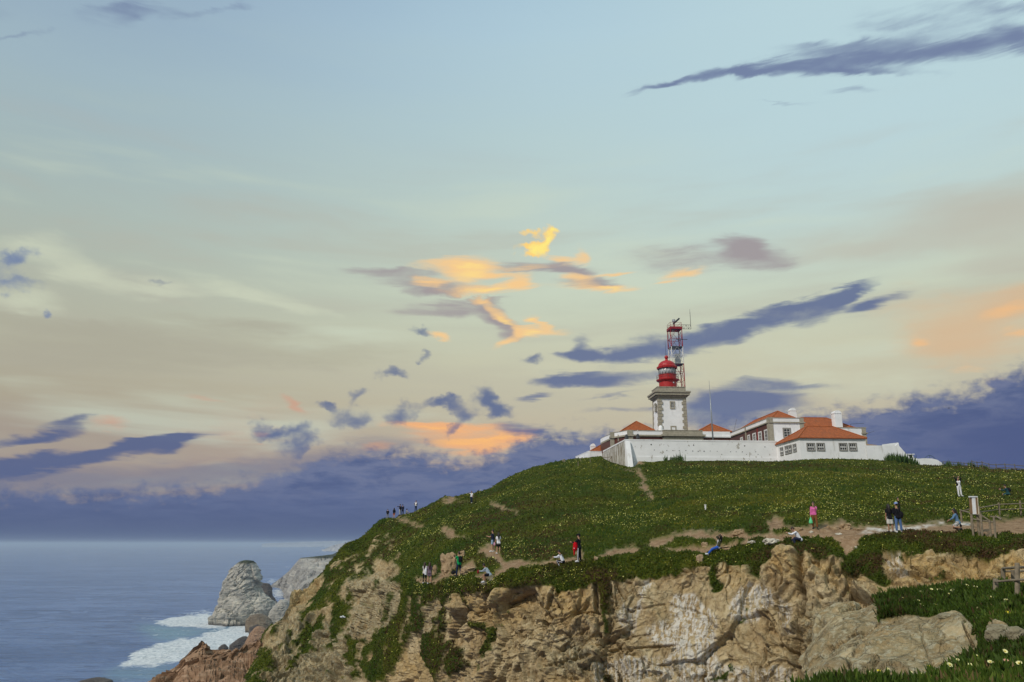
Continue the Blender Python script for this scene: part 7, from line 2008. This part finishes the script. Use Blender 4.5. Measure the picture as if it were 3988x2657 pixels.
    Mx = Matrix.Translation(p0) @ Matrix.Rotation(R(yaw), 4, 'Z')
    # rest the lowest foot on the ground
    low = min((ank - Vn(0, 0, .085)).z for _, _, ank, _ in legsj) if hipz is None else (foot_off or 0)
    root.location.z = p0.z - low * s
    Mx = Matrix.Translation(root.location) @ Matrix.Rotation(R(yaw), 4, 'Z')
    W_ = {k: Mx @ (v * s) for k, v in J.items()}
    W_.update(root=root, M=Mx, s=s, neck=Mx @ (neck * s), pel=Mx @ (pel * s), head=Mx @ (hc * s), back=Mx @ ((pel + up * .32 - fw * .17) * s), hf=(Mx.to_3x3() @ hf), hs=(Mx.to_3x3() @ hs), up=(Mx.to_3x3() @ up), fw=(Mx.to_3x3() @ fw), hup=(Mx.to_3x3() @ hd_up))
    return W_

def thing_mesh(mb, name, mat, label, cat, vox=None, group=None):
    o = mb.build(name, mat)
    if vox: remeshed(o, vox, 3)
    return tag(o, label, cat, group)
def backpack(w, label, mat=BLACK, size=1.0):
    mb = MB(); c = w['back']; u, f = w['up'], w['fw']
    mb.tube([c - u * .19 * size, c, c + u * .17 * size], [.13 * size, .155 * size, .11 * size], 10).ball(c - f * .07 - u * .07, .10 * size)
    sd_ = f.cross(u)
    for sg in (-1, 1):
        mb.tube([c + u * .14 + sd_ * .09 * sg, w['neck'] - u * .02 + sd_ * .10 * sg, w['neck'] - u * .14 + f * .13 + sd_ * .11 * sg, c - u * .12 + f * .17 + sd_ * .14 * sg], .024, 6)
    return thing_mesh(mb, 'backpack', mat, label, 'backpack', .016)
def phone(pos, label):
    mb = MB(); mb.hexa([pos + Vn(-.037, -.005, -.075), pos + Vn(.037, -.005, -.075), pos + Vn(.037, .005, -.075), pos + Vn(-.037, .005, -.075)], [pos + Vn(-.037, -.005, .075), pos + Vn(.037, -.005, .075), pos + Vn(.037, .005, .075), pos + Vn(-.037, .005, .075)])
    return thing_mesh(mb, 'phone', M_DARK, label, 'phone')

G_RIDGE = 'visitors on the left ridge'
# ridge group
person('person in black jacket, grey trousers, bowed over at the far left of the ridge', 1509, 2023, 1.72, 10, 134, lean=32, head=(35, 0), arms=((30, 10, 50, 20), (30, 10, 50, 20)), top=BLACK, bottom=GREY_C, legs=((4, 5, 4), (-3, 5, 2)), group=G_RIDGE)
person('person in loose black top and orange shorts, second from left on the ridge', 1534, 2021, 1.70, -15, 134.5, female=True, hair='long', top=BLACK, bottom=ORANGE_C, kind='shorts', arms=((10, 14, 30, 10), (10, 14, 30, 10)), group=G_RIDGE)
w = person('person pointing left, in pale trousers, at the left of the ridge pair', 1557, 2019, 1.80, 70, 135, top=BLACK, bottom=PALEGREY, arms=((80, 10, 25, 0), (25, 8, 60, 10)), group=G_RIDGE)
backpack(w, 'black backpack worn by the person pointing left on the ridge')
person('person in dark jacket and dark trousers at the right of the ridge pair', 1567, 2018, 1.74, 20, 134.6, top=NAVY, bottom=BLACK, arms=((8, 10, 35, 15), (8, 10, 35, 15)), group=G_RIDGE)
person('person in pale top sitting on the ground at the ridge edge', 1582, 2008, 1.70, -70, 135.2, hipz=.11, lean=8, legs=((75, 12, 115), (80, 12, 120)), arms=((45, 10, 20, 0), (40, 10, 25, 0)), top=CREAM_C, sleeve='short', bottom=BLACK, foot_off=.02, group=G_RIDGE)
person('tall person in black waistcoat over white shirt standing alone on the ridge', 1619, 2001, 1.83, 160, 134.5, top=WHITE_C, jacket=BLACK, bottom=NAVY, arms=((15, 12, 70, 25), (15, 12, 70, 25)), group=G_RIDGE)
person('person in white tee shirt and jeans on the upper slope, one hand raised', 1836, 1960, 1.74, 165, top=WHITE_C, sleeve='short', bottom=DJEAN, shoes=SHOEW, arms=((6, 8, 10, 0), (75, 20, 70, 10)), legs=((12, 3, 6), (-10, 3, 8)))
w = person('person in white shirt and black leggings, left of two women on the lower path', 1653, 2272, 1.68, -20, female=True, hair='long', hairmat=HAIRB, top=CREAM_C, sleeve='short', bottom=BLACK, kind='leggings', shoes=SHOEW, arms=((30, 8, 80, 10), (12, 10, 40, 20)), group='two women on the lower path')
a = w['pel'] + Vn(.10, -.14, .06)
mb = MB(); mb.tube([a + Vn(0, 0, -.27), a + Vn(0, 0, .05), a + Vn(0, 0, .26)], [.10, .12, .09], 8).tube([a + Vn(-.05, 0, .22), a + Vn(0, .05, .52), a + Vn(.05, 0, .22)], .018, 6)
thing_mesh(mb, 'tote_bag', WHITE_C, 'long white tote bag hanging at the side of the woman in white', 'bag', .018)
person('person in long mauve tunic, right of the two women on the lower path', 1672, 2274, 1.70, 5, female=True, hair='long', hairmat=HAIRB, top=MAUVE, bottom=MAUVE, kind='tunic', shoes=SHOEW, arms=((25, 10, 95, 25), (25, 10, 95, 25)), group='two women on the lower path')
w = person('person in bright green tee shirt and dark jeans by the tan boulder', 1786, 2245, 1.80, 45, top=GREEN_C, sleeve='short', bottom=DJEAN, hairmat=HAIRB, arms=((55, 8, 75, 10), (15, 8, 60, 30)), legs=((6, 6, 3), (-6, 7, 2)))
backpack(w, 'black backpack on the back of the man in green', size=1.1)
a = ground_hit(1766, 2237)
mb = MB(); mb.ball(a + Vn(0, 0, .13), .20, 12, 8, (1.1, .7, .75)).ball(a + Vn(.1, -.02, .17), .14, 12, 8, (1, .8, .8)).tube([a + Vn(-.12, 0, .22), a + Vn(0, -.03, .33), a + Vn(.12, 0, .22)], .018, 6)
thing_mesh(mb, 'black_bag', BLACK, 'black bag lying on the path at the feet of the man in green', 'bag', .018)
person('person in dark tee shirt and denim shorts, left of the middle path couple', 1919, 2150, 1.80, 75, top=NAVY, sleeve='short', bottom=LJEAN, kind='shorts', shoes=SHOEW, arms=((35, 6, 70, 5), (5, 6, 15, 0)), legs=((5, 3, 2), (-4, 3, 4)), group='couple on the middle path')
w = person('long haired person in white tee shirt and black shorts, right of the middle path couple', 1941, 2157, 1.66, 20, female=True, hair='long', top=WHITE_C, sleeve='short', bottom=BLACK, kind='shorts', shoes=SHOEW, arms=((12, 10, 20, 0), (2, 7, 8, 0)), group='couple on the middle path')
a = w['handL']
mb = MB(); mb.ball(a + Vn(-.03, 0, -.06), .11, 10, 8, (.8, .7, 1.4)).tube([a + Vn(-.08, 0, .05), a + Vn(-.02, 0, .28), a + Vn(.03, 0, .05)], .014, 6)
thing_mesh(mb, 'pink_bag', cloth('pale_pink', (.58, .30, .40)), 'small pink bag held between the couple on the middle path', 'bag', .016)
w = person('person in pale blue shirt and dark shorts hunched on a grey stone', 1906, 2257, 1.76, 75, hipz=.34, lean=34, head=(18, 0), legs=((82, 8, 92), (76, 10, 84)), arms=((48, 6, 45, 22), (44, 6, 50, 22)), top=LBLUE, bottom=BLACK, kind='shorts', shoes=SHOEW, skin=SKIN2, foot_off=.0)
a = w['handL'] + Vn(-.02, -.03, -.08); mb = MB(); mb.ball(a, .10, 10, 8, (.8, .8, 1.3)).tube([a + Vn(-.05, 0, .1), a + Vn(0, 0, .2), a + Vn(.05, 0, .1)], .014, 6)
thing_mesh(mb, 'red_bag', cloth('dark_red', (.22, .015, .02)), 'dark red pouch held before the knees of the person on the grey stone', 'bag', .016)
person('person in white jacket and black trousers sitting low beside the path', 2192, 2193, 1.66, 70, hipz=.12, lean=22, head=(12, 0), legs=((96, 10, 128), (92, 12, 120)), arms=((55, 8, 40, 20), (50, 8, 45, 20)), female=True, hair='bun', top=BLACK, jacket=WHITE_C, bottom=BLACK, stripe=WHITE_C, foot_off=.01)
w = person('person in black tracksuit with white side stripes and black cap standing by the path', 2256, 2189, 1.82, 68, top=BLACK, bottom=BLACK, stripe=WHITE_C, cap=BLACK, shoes=SHOEW, arms=((45, 8, 55, 0), (35, 8, 60, 10)), legs=((3, 5, 2), (-3, 6, 2)), hairmat=HAIR)
# red coat hanging from the outstretched hand
k = 54.9 / F_PX
YC = w['handL'].y - .05
def RP(px, py, dy=0.0): return Vector(P(px, py, YC)) + Vn(0, dy, 0)
mb = MB()
mb.tube([RP(2241, 2111), RP(2240, 2118), RP(2241, 2132), RP(2240, 2144)], [.10, .15, .165, .13], 12).tube([RP(2239, 2113), RP(2234.5, 2130), RP(2233, 2143)], [.07, .07, .05], 8).tube([RP(2244, 2113), RP(2248, 2128), RP(2247, 2138)], [.06, .06, .045], 8)
mb.tube([RP(2238, 2140), RP(2236.5, 2152), RP(2236, 2164)], [.095, .065, .035], 8)
coat = thing_mesh(mb, 'red_coat', RED_C, 'bright red coat hanging from the hands of the person in black tracksuit', 'coat', .018)
mb = MB(); mb.ball(w['pel'] + Vn(-.22, 0, -.02), .12, 10, 8, (.9, .6, 1.3)).tube([w['pel'] + Vn(-.22, 0, .1), w['neck'] + Vn(0, -.02, -.02)], .016, 6)
thing_mesh(mb, 'shoulder_bag', BLACK, 'black shoulder bag at the hip of the person in black tracksuit', 'bag', .016)
mb = MB(); mb.ball(RP(2235.5, 2136, -.15), .035, 8, 6); q = mb.build('badge', WHITE_C, coat)
w = person('person in royal blue trousers leaning back on the cliff top with raised arms', 2797, 2146, 1.70, 80, hipz=.13, lean=-16, female=True, hair='long', legs=((72, 8, 30), (66, 8, 22)), arms=((150, 24, 100, 20), (140, 24, 95, 20)), top=PALEGREY, sleeve='short', jacket=OLIVE, bottom=ROYAL, shoes=SHOEW, foot_off=-.12)
person('person in white shirt and black trousers sitting with knees up on the cliff edge', 3116, 2108, 1.74, 80, hipz=.12, lean=30, head=(24, 0), legs=((98, 8, 112), (92, 8, 104)), arms=((62, 8, 50, 20), (58, 8, 60, 20)), top=WHITE_C, bottom=NAVY, hairmat=HAIRB, foot_off=.0)
w = person('person in pink jumper and brown trousers holding a phone to the face', 3176, 2060, 1.68, 150, female=True, hair='short', hairmat=HAIRB, top=PINK, bottom=BROWN_C, shoes=SHOED, arms=((52, 10, 98, 25), (4, 8, 6, 0)), legs=((3, 4, 2), (-3, 4, 2)), skin=SKIN)
mb = MB()
for sg in (-1, 1): mb.ball(w['head'] + w['hf'] * .092 + w['hs'] * sg * .034 + w['hup'] * .012, .025, 8, 6)
thing_mesh(mb, 'sunglasses', M_DARK, 'dark sunglasses on the face of the person in pink jumper', 'sunglasses')
phone(w['handL'] + w['hf'] * .03, 'dark phone in the raised hand of the person in pink jumper')
a = w['handR']
mb = MB(); mb.tube([a + Vn(0, 0, -.02), a + Vn(0, 0, -.12), a + Vn(-.01, 0, -.28), a + Vn(-.01, 0, -.42), a + Vn(-.01, 0, -.45)], [.035, .06, .115, .13, .09], 12)
thing_mesh(mb, 'plastic_bag', BAGGREEN, 'green plastic carrier bag hanging from the hand of the person in pink jumper', 'bag', .014)
person('person in black top and pale mini skirt, left of the hugging couple', 3471, 2074, 1.66, -6, female=True, hair='long', top=BLACK, sleeve='short', bottom=CREAM_C, kind='skirt', shoes=SHOED, skin=SKIN2, arms=((0, 8, 8, 0), (10, 30, 60, -10)), legs=((0, 3, 0), (0, 3, 0)), group='hugging couple on the right path')
w = person('person in black jacket, jeans and blue cap, right of the hugging couple', 3503, 2074, 1.76, 4, top=BLACK, sleeve='long', bottom=JEAN, cap=CAPBLUE, shoes=SHOEW, arms=((8, 14, 60, 45), (158, 14, 18, 10)), legs=((0, 6, 0), (0, 7, 0)), group='hugging couple on the right path')
phone(w['handR'] + Vn(-.02, .02, .06), 'dark phone held high above the blue cap on the right path')
mb = MB(); a = w['pel'] + Vn(.20, -.10, .12); mb.ball(a, .17, 10, 8, (.8, .55, 1.2)).tube([a + Vn(0, 0, .12), w['neck'] + Vn(.1, -.10, 0)], .02, 6)
thing_mesh(mb, 'shoulder_bag', BLACK, 'black shoulder bag on the right side of the person with blue cap', 'bag', .018)
w = person('person in denim shirt and striped skirt crouching by the sign', 3735, 2068, 1.66, 72, hipz=.50, lean=12, female=True, hair='long', top=DENIM, bottom=SKIRT, kind='skirt', shoes=SHOED, skin=SKIN2, legs=((48, 8, 128), (36, 8, 110)), arms=((38, 8, 25, 0), (30, 10, 30, 0)), foot_off=-.02)
mb = MB(); a = w['pel'] + Vn(.12, -.05, -.20); mb.ball(a, .09, 10, 8, (.8, .6, 1.1)).tube([a + Vn(0, 0, .06), w['neck'] + Vn(.03, -.1, -.02)], .013, 6)
thing_mesh(mb, 'black_bag', BLACK, 'small black bag on a long strap behind the crouching person by the sign', 'bag', .016)
w = person('person in white trousers with both arms overhead on the right slope', 3740, 1934, 1.66, 184, female=True, hair='long', top=WHITE_C, jacket=BLACK, bottom=WHITE_C, shoes=SHOEW, arms=((172, 24, 60, 25), (172, 24, 60, 25)), legs=((0, 4, 0), (0, 4, 0)))
w = person('person in dark teal top sitting in the flowers at the right edge of the hill', 3928, 1929, 1.76, 65, hipz=.13, lean=14, head=(8, 0), legs=((88, 10, 118), (84, 12, 110)), arms=((58, 8, 55, 10), (52, 8, 60, 10)), top=TEAL_C, bottom=TEAL_C, shoes=SHOED, foot_off=.0)
backpack(w, 'black backpack on the person sitting in the flowers at the right')
finish_pending()

# ------------------------------------------------------------------ birds
def bird(px, py, Y, span, label, mat, tilt=10):
    p = Vector(P(px, py, Y))
    root = empty('gull', p, label, 'bird', None, R(random.uniform(60, 120)))
    mb = MB(); mb.tube([Vn(0, -.22, 0) * span, Vn(0, -.1, 0) * span, Vn(0, .08, .01) * span, Vn(0, .2, .02) * span, Vn(0, .27, .015) * span], [.01 * span, .05 * span, .06 * span, .045 * span, .012 * span], 8)
    b = mb.build('body', mat, None); b.parent = root
    for sg in (-1, 1):
        m = MB()
        pts = [(0.03, .09, .02), (.25, .14, .10), (.5, .02, .06), (.25, .0, .09), (.03, -.06, .02)]
        top = [Vn(sg * x, y, z) * span for x, y, z in pts]; bot = [v - Vn(0, 0, .012 * span) for v in top]
        m.add(top + bot, [(0, 1, 3, 4), (1, 2, 3), (9, 8, 6, 5), (8, 7, 6)] + [(i, 5 + i, 5 + (i + 1) % 5, (i + 1) % 5) for i in range(5)])
        q = m.build('wing', mat, None); q.parent = root
bird(1336, 2404, 86, 1.3, 'white gull gliding in front of the green cliff slope', material('gull_white', (.75, .75, .74), .7))
bird(3696, 1590, 240, 1.4, 'dark bird flying in the cloud bank right of the houses', M_DARK)
